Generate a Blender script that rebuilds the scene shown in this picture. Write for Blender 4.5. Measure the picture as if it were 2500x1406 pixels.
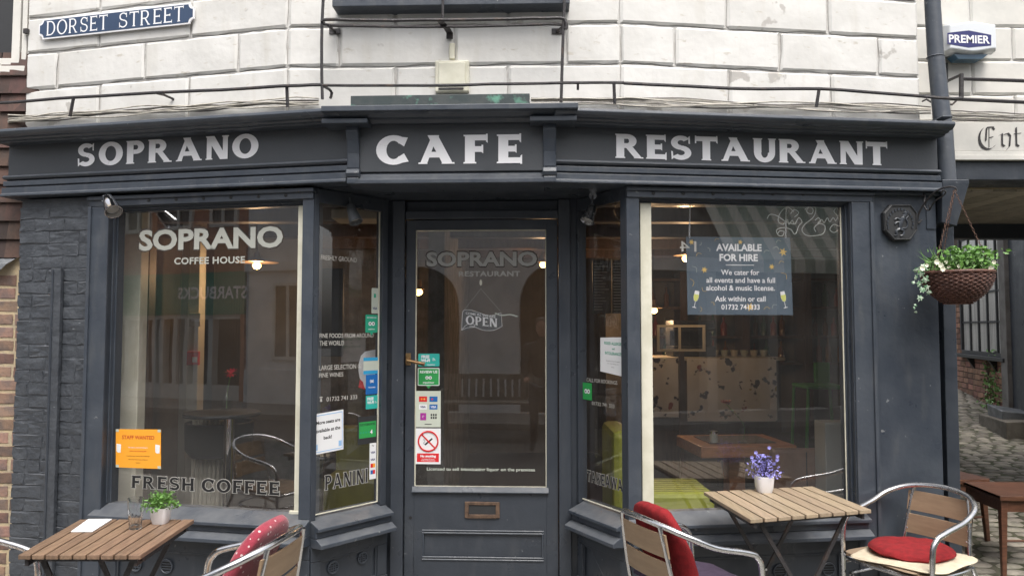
import bpy, bmesh, math, random
from mathutils import Vector, Matrix, noise
R = random.Random(7)
scene = bpy.context.scene
for o in list(bpy.data.objects): bpy.data.objects.remove(o)
col = scene.collection
# ---------------------------------------------------------------- camera
CAM_Z, PITCH, FPX = 1.57, math.radians(3.0), 1850.0
cam_d = bpy.data.cameras.new('camera'); cam = bpy.data.objects.new('camera', cam_d); col.objects.link(cam)
cam_d.sensor_width = 36; cam_d.lens = 36 * FPX / 2500; cam_d.clip_start = 0.05; cam_d.clip_end = 300
cam.location = (0, 0, CAM_Z); cam.rotation_euler = (math.radians(90) + PITCH, 0, 0)
scene.camera = cam
# ---------------------------------------------------------------- sky, sun, exposure
SUN_EL, SUN_AZ = math.radians(62), math.radians(165)     # azimuth measured from +Y clockwise
world = bpy.data.worlds.new('World'); scene.world = world; world.use_nodes = True
nt = world.node_tree; nt.nodes.clear()
sky = nt.nodes.new('ShaderNodeTexSky'); sky.sky_type = 'NISHITA'; sky.sun_disc = False
sky.sun_elevation = SUN_EL; sky.sun_rotation = SUN_AZ; sky.dust_density = 6.0; sky.air_density = 1.0; sky.ozone_density = 0.6
hs = nt.nodes.new('ShaderNodeHueSaturation'); hs.inputs['Saturation'].default_value = 0.32; hs.inputs['Value'].default_value = 1.0
bg = nt.nodes.new('ShaderNodeBackground'); bg.inputs[1].default_value = 0.15
wo = nt.nodes.new('ShaderNodeOutputWorld')
nt.links.new(sky.outputs[0], hs.inputs['Color']); nt.links.new(hs.outputs[0], bg.inputs[0]); nt.links.new(bg.outputs[0], wo.inputs[0])
sl = bpy.data.lights.new('sun', 'SUN'); sl.energy = .65; sl.angle = math.radians(24); sl.color = (1.0, 0.95, 0.88)
sun = bpy.data.objects.new('sun', sl); col.objects.link(sun)
sd = Vector((math.sin(SUN_AZ) * math.cos(SUN_EL), math.cos(SUN_AZ) * math.cos(SUN_EL), math.sin(SUN_EL)))
sun.rotation_euler = sd.to_track_quat('Z', 'Y').to_euler(); sun.location = (0, 0, 20)
scene.view_settings.view_transform = 'Standard'; scene.view_settings.look = 'None'
scene.view_settings.exposure = .92; scene.view_settings.gamma = 1.0; scene.view_settings.use_curve_mapping = False
scene.render.engine = 'CYCLES'; scene.cycles.use_denoising = True
scene.cycles.max_bounces = 7; scene.cycles.transparent_max_bounces = 16; scene.cycles.diffuse_bounces = 4; scene.cycles.glossy_bounces = 4
scene.cycles.caustics_reflective = False; scene.cycles.caustics_refractive = False; scene.cycles.sample_clamp_indirect = 6
# ---------------------------------------------------------------- geometry of the view: pixel of the photograph -> point of the place
def ray(px, py):
    u, v = px - 1250.0, 703.0 - py
    c, s = math.cos(PITCH), math.sin(PITCH)
    return Vector((u, FPX * c - v * s, FPX * s + v * c))
def at(px, py, Y):
    d = ray(px, py); return Vector((0, 0, CAM_Z)) + d * (Y / d.y)
def atz(px, py, z):
    d = ray(px, py); return Vector((0, 0, CAM_Z)) + d * ((z - CAM_Z) / d.z)
class Fr:
    """an upright facet: origin, u to the right, n out to the street"""
    def __init__(s, p0, p1=None, ang=None):
        s.O = Vector((p0[0], p0[1], 0))
        if p1 is not None: u = Vector((p1[0] - p0[0], p1[1] - p0[1], 0)).normalized()
        else: u = Vector((math.cos(ang), math.sin(ang), 0))
        s.u = u; s.n = Vector((u.y, -u.x, 0)); s.k = Vector((0, 0, 1))
    def P(s, a, o, z): return s.O + s.u * a + s.n * o + s.k * z
    def hit(s, px, py, off=0.0):
        d = ray(px, py); o = s.O + s.n * off; C = Vector((0, 0, CAM_Z))
        t = (o - C).dot(s.n) / d.dot(s.n); p = C + d * t
        return (p - s.O).dot(s.u), p.z
    def mirror(s, px, py, Y, off=0.0):
        """where the glass of this facet shows the plane y = Y behind the viewer"""
        a, z = s.hit(px, py, off); p = s.P(a, off, z); d = ray(px, py).normalized()
        r = d - s.n * (2 * d.dot(s.n)); return p + r * ((Y - p.y) / r.y)
class Wd:
    O = Vector((0, 0, 0)); u = Vector((1, 0, 0)); n = Vector((0, 1, 0)); k = Vector((0, 0, 1))
    def P(s, a, o, z): return Vector((a, o, z))
W = Wd()
def smooth(pts, k=4, closed=False):
    pts = [Vector(p) for p in pts]; out = []; n = len(pts)
    for i in range(n if closed else n - 1):
        if closed: p0, p1, p2, p3 = pts[(i - 1) % n], pts[i], pts[(i + 1) % n], pts[(i + 2) % n]
        else: p0, p1, p2, p3 = pts[max(i - 1, 0)], pts[i], pts[i + 1], pts[min(i + 2, n - 1)]
        for j in range(k):
            t = j / k
            out.append(0.5 * ((2 * p1) + (p2 - p0) * t + (2 * p0 - 5 * p1 + 4 * p2 - p3) * t * t + (3 * p1 - p0 - 3 * p2 + p3) * t ** 3))
    if not closed: out.append(pts[-1])
    return out
class MB:
    def __init__(s): s.v = []; s.f = []; s.m = []; s.flat = False
    def add(s, vs, fs, m=0, T=None):
        b = len(s.v)
        s.v += [T @ Vector(p) if T else Vector(p) for p in vs]
        for f in fs: s.f.append([b + i for i in f]); s.m.append(m)
        return s
    def box(s, a0, a1, o0, o1, z0, z1, fr=W, m=0, T=None):
        vs = [fr.P(a, o, z) for z in (z0, z1) for o in (o0, o1) for a in (a0, a1)]
        return s.add(vs, [(0, 1, 3, 2), (4, 6, 7, 5), (0, 4, 5, 1), (2, 3, 7, 6), (0, 2, 6, 4), (1, 5, 7, 3)], m, T)
    def prism(s, fr, poly, o0, o1, m=0, T=None):
        n = len(poly); vs = [fr.P(a, o, z) for o in (o0, o1) for a, z in poly]
        fs = [list(range(n)), list(range(2 * n - 1, n - 1, -1))] + [(i, (i + 1) % n, n + (i + 1) % n, n + i) for i in range(n)]
        return s.add(vs, fs, m, T)
    def sheet(s, fr, poly, o, m=0):
        s.flat = True; return s.add([fr.P(a, o, z) for a, z in poly], [list(range(len(poly)))], m)
    def quad(s, p, m=0): s.flat = True; return s.add(p, [list(range(len(p)))], m)
    def tube(s, pts, r, n=8, m=0, T=None, caps=True):
        pts = [Vector(p) for p in pts]; rr = r if isinstance(r, (list, tuple)) else [r] * len(pts)
        t0 = (pts[1] - pts[0]).normalized(); a = t0.orthogonal().normalized(); vs = []; fs = []
        for i, p in enumerate(pts):
            t = (pts[min(i + 1, len(pts) - 1)] - pts[max(i - 1, 0)])
            t = t.normalized() if t.length > 1e-9 else t0
            a = (a - t * a.dot(t)); a = a.normalized() if a.length > 1e-6 else t.orthogonal().normalized()
            b = t.cross(a)
            for j in range(n):
                w = 2 * math.pi * j / n; vs.append(p + (a * math.cos(w) + b * math.sin(w)) * rr[i])
        for i in range(len(pts) - 1):
            for j in range(n):
                k = (j + 1) % n; fs.append((i * n + j, i * n + k, (i + 1) * n + k, (i + 1) * n + j))
        if caps: fs.append(list(range(n - 1, -1, -1))); fs.append([(len(pts) - 1) * n + j for j in range(n)])
        return s.add(vs, fs, m, T)
    def lathe(s, c, prof, n=16, m=0, T=None, ax=None):
        """prof: (radius, height) pairs; closed at the ends by radius 0"""
        vs = []; fs = []; c = Vector(c); M = Matrix.Identity(3)
        if ax is not None: M = Vector(ax).normalized().to_track_quat('Z', 'Y').to_matrix()
        for r, h in prof:
            for j in range(n):
                w = 2 * math.pi * j / n; vs.append(c + M @ Vector((r * math.cos(w), r * math.sin(w), h)))
        for i in range(len(prof) - 1):
            for j in range(n):
                k = (j + 1) % n; fs.append((i * n + j, i * n + k, (i + 1) * n + k, (i + 1) * n + j))
        fs.append(list(range(n - 1, -1, -1))); fs.append([(len(prof) - 1) * n + j for j in range(n)])
        return s.add(vs, fs, m, T)
    def cushion(s, w, d, h, T=None, m=0, p=0.45, n=20, k=10):
        vs = []; fs = []
        f = lambda x, e: math.copysign(abs(x) ** e, x)
        for i in range(k + 1):
            la = -math.pi / 2 + math.pi * i / k
            for j in range(n):
                lo = 2 * math.pi * j / n
                vs.append((w / 2 * f(math.cos(la), .55) * f(math.cos(lo), p), d / 2 * f(math.cos(la), .55) * f(math.sin(lo), p), h / 2 * f(math.sin(la), .8)))
        for i in range(k):
            for j in range(n):
                q = (j + 1) % n; fs.append((i * n + j, i * n + q, (i + 1) * n + q, (i + 1) * n + j))
        return s.add(vs, fs, m, T)
def wloc(o):
    v = Vector((0, 0, 0))
    while o is not None: v += o.location; o = o.parent
    return v
def put(name, mb, mats, parent=None, bev=0.0, sm=False, **props):
    """link the collected shapes as one mesh object"""
    me = bpy.data.meshes.new(name)
    if mb.v:
        lo = Vector([min(p[i] for p in mb.v) for i in range(3)]); hi = Vector([max(p[i] for p in mb.v) for i in range(3)]); c = (lo + hi) / 2
        if parent is None: c.z = lo.z
    else: c = Vector((0, 0, 0))
    me.from_pydata([p - c for p in mb.v], [], mb.f)
    if not isinstance(mats, (list, tuple)): mats = [mats]
    for m_ in mats: me.materials.append(m_)
    me.polygons.foreach_set('material_index', mb.m)
    if not mb.flat:
        b = bmesh.new(); b.from_mesh(me); bmesh.ops.remove_doubles(b, verts=b.verts, dist=1e-6)
        bmesh.ops.recalc_face_normals(b, faces=b.faces); b.to_mesh(me); b.free()
    if sm: me.shade_smooth()
    me.update()
    o = bpy.data.objects.new(name, me); col.objects.link(o)
    if parent is not None: o.parent = parent; o.location = c - wloc(parent)
    else: o.location = c
    if bev:
        md = o.modifiers.new('bevel', 'BEVEL'); md.width = bev; md.segments = 2; md.limit_method = 'ANGLE'; md.angle_limit = math.radians(50)
    if sm:
        try:
            me.set_sharp_from_angle(angle=math.radians(42))
        except Exception: pass
    for k, v in props.items(): o[k] = v
    return o
def empty(name, loc=(0, 0, 0), parent=None, **props):
    o = bpy.data.objects.new(name, None); col.objects.link(o); o.empty_display_size = .1
    if parent is not None: o.parent = parent; o.location = Vector(loc) - wloc(parent)
    else: o.location = loc
    for k, v in props.items(): o[k] = v
    return o
def thing(name, loc, label, category, group=None, **k):
    o = empty(name, loc, label=label, category=category, **k)
    if group: o['group'] = group
    return o
def link(name, me, parent, loc, rot=(0, 0, 0), scale=(1, 1, 1)):
    """one more piece that shares its mesh; loc in world, parent unrotated"""
    o = bpy.data.objects.new(name, me); col.objects.link(o); o.parent = parent
    o.location = Vector(loc) - wloc(parent); o.rotation_euler = rot; o.scale = scale; return o
def copy_tree(o, parent=None, loc=None, rz=None, **props):
    c = o.copy(); col.objects.link(c); c.parent = parent
    for ch in o.children: copy_tree(ch, c)
    if loc is not None: c.location = loc
    if rz is not None: c.rotation_euler[2] = rz
    for k, v in props.items(): c[k] = v
    return c
# ---------------------------------------------------------------- materials
def lin(h):
    if isinstance(h, str):
        h = h.lstrip('#'); c = [int(h[i:i + 2], 16) / 255 for i in (0, 2, 4)]
        return tuple((x / 12.92 if x <= .04045 else ((x + .055) / 1.055) ** 2.4) for x in c)
    return tuple(h)
def mat(name, c, rough=.6, metal=0.0, c2=None, vs=4.0, va=(.4, .6), det=4, bump=0.0, bs=30.0, rnd=0.0, spec=.5, emit=None, est=0.0, stretch=None, coat=0.0, vdist=.6, b2=0.0, b2s=4.0, sheen=0.0, rv=0.0, rs=6.0):
    m = bpy.data.materials.new(name); m.use_nodes = True; n = m.node_tree.nodes; L = m.node_tree.links; p = n['Principled BSDF']
    c = lin(c); p.inputs['Base Color'].default_value = (*c, 1); p.inputs['Roughness'].default_value = rough; p.inputs['Metallic'].default_value = metal
    p.inputs['Specular IOR Level'].default_value = spec; p.inputs['Coat Weight'].default_value = coat; p.inputs['Sheen Weight'].default_value = sheen
    tc = n.new('ShaderNodeTexCoord'); out = tc.outputs['Object']
    if stretch:
        mp = n.new('ShaderNodeMapping'); mp.inputs['Scale'].default_value = stretch; L.new(out, mp.inputs[0]); out = mp.outputs[0]
    oi = n.new('ShaderNodeObjectInfo'); ad = n.new('ShaderNodeVectorMath'); ad.operation = 'ADD'
    sc = n.new('ShaderNodeMath'); sc.operation = 'MULTIPLY'; sc.inputs[1].default_value = 37.0
    L.new(oi.outputs['Random'], sc.inputs[0]); L.new(out, ad.inputs[0]); L.new(sc.outputs[0], ad.inputs[1]); out = ad.outputs[0]
    src = None
    if c2 is not None:
        nz = n.new('ShaderNodeTexNoise'); nz.inputs['Scale'].default_value = vs; nz.inputs['Detail'].default_value = det; nz.inputs['Roughness'].default_value = vdist
        L.new(out, nz.inputs['Vector'])
        mr = n.new('ShaderNodeMapRange'); mr.inputs[1].default_value = va[0]; mr.inputs[2].default_value = va[1]; L.new(nz.outputs[0], mr.inputs[0])
        mx = n.new('ShaderNodeMix'); mx.data_type = 'RGBA'; L.new(mr.outputs[0], mx.inputs[0]); mx.inputs[6].default_value = (*c, 1); mx.inputs[7].default_value = (*lin(c2), 1)
        src = mx.outputs[2]
    if rnd:
        hv = n.new('ShaderNodeHueSaturation'); mv = n.new('ShaderNodeMapRange'); mv.inputs[3].default_value = 1 - rnd; mv.inputs[4].default_value = 1 + rnd
        L.new(oi.outputs['Random'], mv.inputs[0]); L.new(mv.outputs[0], hv.inputs['Value'])
        m2 = n.new('ShaderNodeMath'); m2.operation = 'FRACT'; m3 = n.new('ShaderNodeMath'); m3.operation = 'MULTIPLY'; m3.inputs[1].default_value = 17.3
        L.new(oi.outputs['Random'], m3.inputs[0]); L.new(m3.outputs[0], m2.inputs[0])
        m4 = n.new('ShaderNodeMapRange'); m4.inputs[3].default_value = .5 - rnd * .04; m4.inputs[4].default_value = .5 + rnd * .04; L.new(m2.outputs[0], m4.inputs[0]); L.new(m4.outputs[0], hv.inputs['Hue'])
        if src: L.new(src, hv.inputs['Color'])
        else: hv.inputs['Color'].default_value = (*c, 1)
        src = hv.outputs[0]
    if src: L.new(src, p.inputs['Base Color'])
    if rv:
        rn = n.new('ShaderNodeTexNoise'); rn.inputs['Scale'].default_value = rs; rn.inputs['Detail'].default_value = 6; L.new(out, rn.inputs['Vector'])
        rm_ = n.new('ShaderNodeMapRange'); rm_.inputs[1].default_value = .3; rm_.inputs[2].default_value = .7; rm_.inputs[3].default_value = max(.03, rough - rv); rm_.inputs[4].default_value = rough + rv; L.new(rn.outputs[0], rm_.inputs[0]); L.new(rm_.outputs[0], p.inputs['Roughness'])
    if bump or b2:
        bn = n.new('ShaderNodeTexNoise'); bn.inputs['Scale'].default_value = bs; bn.inputs['Detail'].default_value = 5; L.new(out, bn.inputs['Vector'])
        bp = n.new('ShaderNodeBump'); bp.inputs['Strength'].default_value = bump; bp.inputs['Distance'].default_value = .004; L.new(bn.outputs[0], bp.inputs['Height'])
        last = bp
        if b2:
            n2 = n.new('ShaderNodeTexNoise'); n2.inputs['Scale'].default_value = b2s; n2.inputs['Detail'].default_value = 3; L.new(out, n2.inputs['Vector'])
            q = n.new('ShaderNodeBump'); q.inputs['Strength'].default_value = b2; q.inputs['Distance'].default_value = .02; L.new(n2.outputs[0], q.inputs['Height']); L.new(bp.outputs[0], q.inputs['Normal']); last = q
        L.new(last.outputs[0], p.inputs['Normal'])
    if emit is not None:
        p.inputs['Emission Color'].default_value = (*lin(emit), 1); p.inputs['Emission Strength'].default_value = est
    return m
def glassmat(name, ior=1.45, tint=(1, 1, 1), rough=0.0, wav=0.0, dust_haze=0.0):
    m = bpy.data.materials.new(name); m.use_nodes = True; n = m.node_tree.nodes; L = m.node_tree.links; n.remove(n['Principled BSDF'])
    o = n['Material Output']; t = n.new('ShaderNodeBsdfTransparent'); t.inputs[0].default_value = (*tint, 1)
    g = n.new('ShaderNodeBsdfGlossy'); g.inputs['Roughness'].default_value = rough; f = n.new('ShaderNodeFresnel'); f.inputs[0].default_value = ior
    mx = n.new('ShaderNodeMixShader'); ge = n.new('ShaderNodeNewGeometry'); ml = n.new('ShaderNodeMath'); ml.operation = 'MULTIPLY_ADD'; ml.inputs[1].default_value = -1.0
    L.new(ge.outputs['Backfacing'], ml.inputs[0]); L.new(f.outputs[0], ml.inputs[2]); mx2 = n.new('ShaderNodeMath'); mx2.operation = 'MAXIMUM'; mx2.inputs[1].default_value = 0.0; L.new(ml.outputs[0], mx2.inputs[0]); L.new(mx2.outputs[0], mx.inputs[0]); L.new(t.outputs[0], mx.inputs[1]); L.new(g.outputs[0], mx.inputs[2]); L.new(mx.outputs[0], o.inputs[0])
    if dust_haze:      # painted haze: a thin dusty film lifting the dark glass, thicker in smears
        df = n.new('ShaderNodeBsdfDiffuse'); df.inputs[0].default_value = (.7, .69, .66, 1); m3 = n.new('ShaderNodeMixShader'); tq = n.new('ShaderNodeTexCoord'); nq = n.new('ShaderNodeTexNoise'); nq.inputs['Scale'].default_value = 3.0; nq.inputs['Detail'].default_value = 6
        rq = n.new('ShaderNodeMapRange'); rq.inputs[1].default_value = .3; rq.inputs[2].default_value = .75; rq.inputs[3].default_value = dust_haze * .6; rq.inputs[4].default_value = dust_haze * 1.9
        bq = n.new('ShaderNodeMath'); bq.operation = 'MULTIPLY_ADD'; bq.inputs[1].default_value = -1.0; bm = n.new('ShaderNodeMath'); bm.operation = 'MAXIMUM'; bm.inputs[1].default_value = 0.0
        L.new(tq.outputs['Object'], nq.inputs['Vector']); L.new(nq.outputs[0], rq.inputs[0]); L.new(ge.outputs['Backfacing'], bq.inputs[0]); L.new(rq.outputs[0], bq.inputs[2]); L.new(bq.outputs[0], bm.inputs[0])
        L.new(bm.outputs[0], m3.inputs[0]); L.new(mx.outputs[0], m3.inputs[1]); L.new(df.outputs[0], m3.inputs[2]); L.new(m3.outputs[0], o.inputs[0])
    if wav:
        tc = n.new('ShaderNodeTexCoord'); nz = n.new('ShaderNodeTexNoise'); nz.inputs['Scale'].default_value = 2.2; nz.inputs['Detail'].default_value = 1
        bp = n.new('ShaderNodeBump'); bp.inputs['Strength'].default_value = wav; bp.inputs['Distance'].default_value = .01
        L.new(tc.outputs['Object'], nz.inputs['Vector']); L.new(nz.outputs[0], bp.inputs['Height']); L.new(bp.outputs[0], g.inputs['Normal'])
    return m
K = {}
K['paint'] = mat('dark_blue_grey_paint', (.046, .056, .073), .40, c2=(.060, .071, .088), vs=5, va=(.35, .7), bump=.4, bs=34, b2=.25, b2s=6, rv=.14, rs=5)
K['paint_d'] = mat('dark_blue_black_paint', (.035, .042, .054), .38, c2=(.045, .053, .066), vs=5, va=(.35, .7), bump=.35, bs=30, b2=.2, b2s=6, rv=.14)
K['paint_f'] = mat('charcoal_signboard_paint', (.054, .060, .068), .45, c2=(.066, .072, .081), vs=3, va=(.35, .7), bump=.2, bs=60, rv=.12)
K['pbrick'] = mat('painted_brick', (.048, .054, .064), .45, c2=(.075, .083, .095), vs=9, va=(.4, .75), bump=.7, bs=60, b2=.5, b2s=16, rv=.15, rs=12)
K['white'] = mat('peeling_white_masonry_paint', (.72, .71, .68), .62, c2=(.64, .63, .60), vs=2.5, bump=.4, bs=28, b2=.35, b2s=5)
K['joint'] = mat('grimy_joint', (.50, .48, .45), .8, c2=(.70, .69, .66), vs=9, va=(.4, .62), bump=.8, bs=60)
K['white2'] = mat('smooth_white_masonry_paint', (.70, .68, .63), .6, c2=(.60, .59, .55), vs=3, bump=.2, bs=30, b2=.15)
K['lett'] = mat('white_lettering', (.88, .88, .90), .5)
K['cream'] = mat('cream_gloss_paint', (.74, .72, .60), .4, c2=(.64, .62, .50), vs=8, bump=.2)
K['glass'] = glassmat('window_glass', 2.4, wav=.05, dust_haze=.017)
K['glassd'] = glassmat('clear_glassware', 1.45, (.95, .98, .97), .02)
K['iron'] = mat('black_painted_iron', (.035, .032, .034), .5, c2=(.09, .06, .045), vs=14, va=(.55, .75), bump=.9, bs=90)
K['alu'] = mat('polished_aluminium', (.72, .72, .73), .22, 1.0, c2=(.62, .62, .63), vs=12, bump=.04, bs=90, rv=.12, rs=25)
K['chrome'] = mat('chrome', (.8, .8, .82), .08, 1.0)
K['brass'] = mat('worn_brass', (.50, .33, .16), .35, 1.0, c2=(.20, .11, .07), vs=20)
K['copperp'] = mat('tarnished_plate', (.11, .075, .058), .5, .5, c2=(.20, .13, .09), vs=25)
K['tan'] = mat('tan_slat', (.31, .215, .135), .5, c2=(.27, .185, .115), vs=3, stretch=(2, 14, 14), bump=.15, rnd=.05)
K['tan2'] = mat('grey_brown_slat', (.39, .30, .205), .5, c2=(.31, .24, .165), vs=5, stretch=(18, 1.5, 14), bump=.3, bs=70, rnd=.10, rv=.12)
K['brown'] = mat('brown_slat', (.25, .16, .105), .5, c2=(.18, .115, .076), vs=5, stretch=(18, 1.5, 14), bump=.3, bs=70, rnd=.12, rv=.12)
K['wood'] = mat('mahogany_wood', (.125, .055, .032), .4, c2=(.08, .034, .02), vs=5, stretch=(2, 14, 14), bump=.1, rnd=.06)
K['oak'] = mat('varnished_table_wood', (.55, .25, .11), .35, c2=(.40, .17, .07), vs=3, stretch=(2, 16, 16), bump=.1)
K['mortar'] = mat('buff_mortar', (.52, .42, .27), .9, c2=(.42, .35, .25), vs=20, bump=.8, bs=80)
K['brick'] = mat('stock_brick', (.25, .155, .115), .85, c2=(.16, .115, .10), vs=12, bump=.8, bs=60, rnd=.4)
K['rbrick'] = mat('red_brown_alley_brick', (.29, .15, .10), .85, c2=(.20, .11, .08), vs=8, bump=.7, bs=50, rnd=.35)
K['rmortar'] = mat('dark_mortar', (.10, .075, .06), .9, c2=(.07, .05, .04), vs=9, bump=.6)
K['tile'] = mat('clay_tile', (.09, .050, .040), .8, c2=(.052, .036, .031), vs=5, bump=.5, bs=40, rnd=.4)
K['lead'] = mat('lead_flashing', (.14, .15, .16), .5, .3, c2=(.22, .23, .24), vs=9, bump=.4)
K['cobble'] = mat('worn_cobble', (.28, .255, .21), .8, c2=(.18, .165, .135), vs=12, bump=.7, bs=70, rnd=.35)
K['dirt'] = mat('dirt_between_cobbles', (.09, .082, .062), .95, c2=(.07, .075, .04), vs=8, bump=.8)
K['asph'] = mat('asphalt', (.055, .055, .055), .9, c2=(.07, .07, .068), vs=30, bump=.8, bs=200)
K['pave'] = mat('paving_slab', (.26, .25, .23), .85, c2=(.21, .20, .18), vs=9, bump=.4, rnd=.1)
K['red'] = mat('red_fabric', (.27, .010, .014), .92, c2=(.20, .007, .010), vs=30, bump=.6, bs=220)
K['purple'] = mat('purple_fabric', (.042, .028, .055), .9, c2=(.055, .038, .07), vs=25, bump=.5, bs=260)
K['canvas'] = mat('cream_canvas', (.66, .58, .44), .9, c2=(.58, .50, .37), vs=20, bump=.4, bs=260)
K['plum'] = mat('white_plastic', (.78, .77, .78), .35)
K['whitep'] = mat('white_paper', (.80, .81, .82), .6)
K['leaf'] = mat('green_leaf', (.075, .20, .035), .5, c2=(.16, .32, .06), vs=40, va=(.3, .7))
K['leaf2'] = mat('pale_green_leaf', (.22, .36, .12), .5, c2=(.10, .22, .06), vs=50, va=(.3, .7))
K['leafv'] = mat('variegated_ivy_leaf', (.10, .24, .12), .5, c2=(.55, .66, .52), vs=60, va=(.45, .55))
K['blue'] = mat('lavender_petal', (.22, .20, .62), .6, c2=(.42, .40, .85), vs=60, va=(.3, .7))
K['wpetal'] = mat('cream_petal', (.80, .80, .62), .6)
K['wick'] = mat('brown_wicker', (.085, .038, .028), .6, c2=(.15, .07, .05), vs=40, bump=.6, bs=90)
K['black'] = mat('black', (.012, .012, .013), .5)
K['char'] = mat('charcoal', (.03, .031, .033), .5, bump=.2)
K['green'] = mat('sticker_green', (.02, .33, .20), .5)
K['green2'] = mat('sticker_leaf_green', (.03, .33, .08), .5)
K['teal'] = mat('sticker_teal', (.03, .42, .36), .5)
K['bluep'] = mat('sticker_blue', (.01, .13, .42), .5)
K['skyb'] = mat('sticker_light_blue', (.03, .32, .58), .5)
K['orange'] = mat('orange_paper', (.90, .38, .03), .55)
K['redp'] = mat('print_red', (.68, .02, .025), .5)
K['redo'] = mat('print_brick_red', (.50, .06, .02), .5)
K['silv'] = mat('grey_print', (.50, .54, .47), .5)
K['pblack'] = mat('print_black', (.01, .01, .011), .5)
K['navy'] = mat('navy_enamel', (.028, .055, .115), .4, c2=(.035, .065, .13), vs=6)
K['pnavy'] = mat('purple_navy_print', (.025, .028, .14), .4)
K['alarm'] = mat('white_alarm_plastic', (.70, .73, .76), .3)
K['etch'] = mat('dull_vinyl', (.36, .36, .34), .6)
K['etch2'] = mat('pale_vinyl', (.40, .41, .37), .6)
K['etch3'] = mat('mid_grey_vinyl', (.42, .41, .38), .6)
K['gold'] = mat('print_gold', (.75, .50, .12), .5)
K['yell'] = mat('print_pale_yellow', (.72, .74, .20), .5)
K['hire'] = mat('slate_blue_board', (.072, .105, .145), .45, c2=(.09, .125, .165), vs=2)
# ---------------------------------------------------------------- lettering
_tc = {}
def glyphs(text, bold=0.0, space=1.0):
    key = (text, bold, space)
    if key not in _tc:
        cu = bpy.data.curves.new('t', 'FONT'); cu.body = text; cu.offset = bold; cu.space_character = space; cu.resolution_u = 3; cu.fill_mode = 'FRONT'
        ob = bpy.data.objects.new('t', cu); col.objects.link(ob); me = bpy.data.meshes.new_from_object(ob)
        vs = [(v.co.x, v.co.y) for v in me.vertices]; fs = [list(p.vertices) for p in me.polygons]
        bpy.data.objects.remove(ob); bpy.data.curves.remove(cu); bpy.data.meshes.remove(me)
        x0 = min(v[0] for v in vs); x1 = max(v[0] for v in vs); y0 = min(v[1] for v in vs); y1 = max(v[1] for v in vs)
        _tc[key] = ([((x - x0) / (x1 - x0), (y - y0) / (y1 - y0)) for x, y in vs], fs, (x1 - x0) / (y1 - y0))
    return _tc[key]
def text_mb(mb, fr, text, s0, s1, z0, z1, off, m=0, bold=0.0, space=1.0, tilt=0.0, mirror=False):
    vs, fs, asp = glyphs(text, bold, space); mb.flat = True
    if mirror: vs = [(1 - x, y) for x, y in vs]
    mb.add([fr.P(s0 + x * (s1 - s0), off, z0 + y * (z1 - z0) + tilt * x * (s1 - s0)) for x, y in vs], fs, m); return mb
def text_c(mb, fr, text, sc, zc, h, off, m=0, bold=0.0, wmax=None, left=False):
    """centred (or left aligned) line with cap height h"""
    vs, fs, asp = glyphs(text, bold); low = any(c in 'gjpqy,' for c in text); hh = h * (1.28 if low else 1.0); w = asp * hh
    if wmax and w > wmax: w = wmax
    a = sc if left else sc - w / 2
    return text_mb(mb, fr, text, a, a + w, zc - h / 2 - (hh - h), zc + h / 2, off, m, bold)
def _arc(cx, cy, rx, ry, a0, a1, wx, wy, k=14):
    out = []
    for i in range(k):
        q = []
        for (aa, io) in ((a0 + (a1 - a0) * i / k, 0), (a0 + (a1 - a0) * (i + 1) / k, 0), (a0 + (a1 - a0) * (i + 1) / k, 1), (a0 + (a1 - a0) * i / k, 1)):
            t = math.radians(aa); q.append((cx + (rx - wx * io) * math.cos(t), cy + (ry - wy * io) * math.sin(t)))
        out.append(q)
    return out
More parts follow.
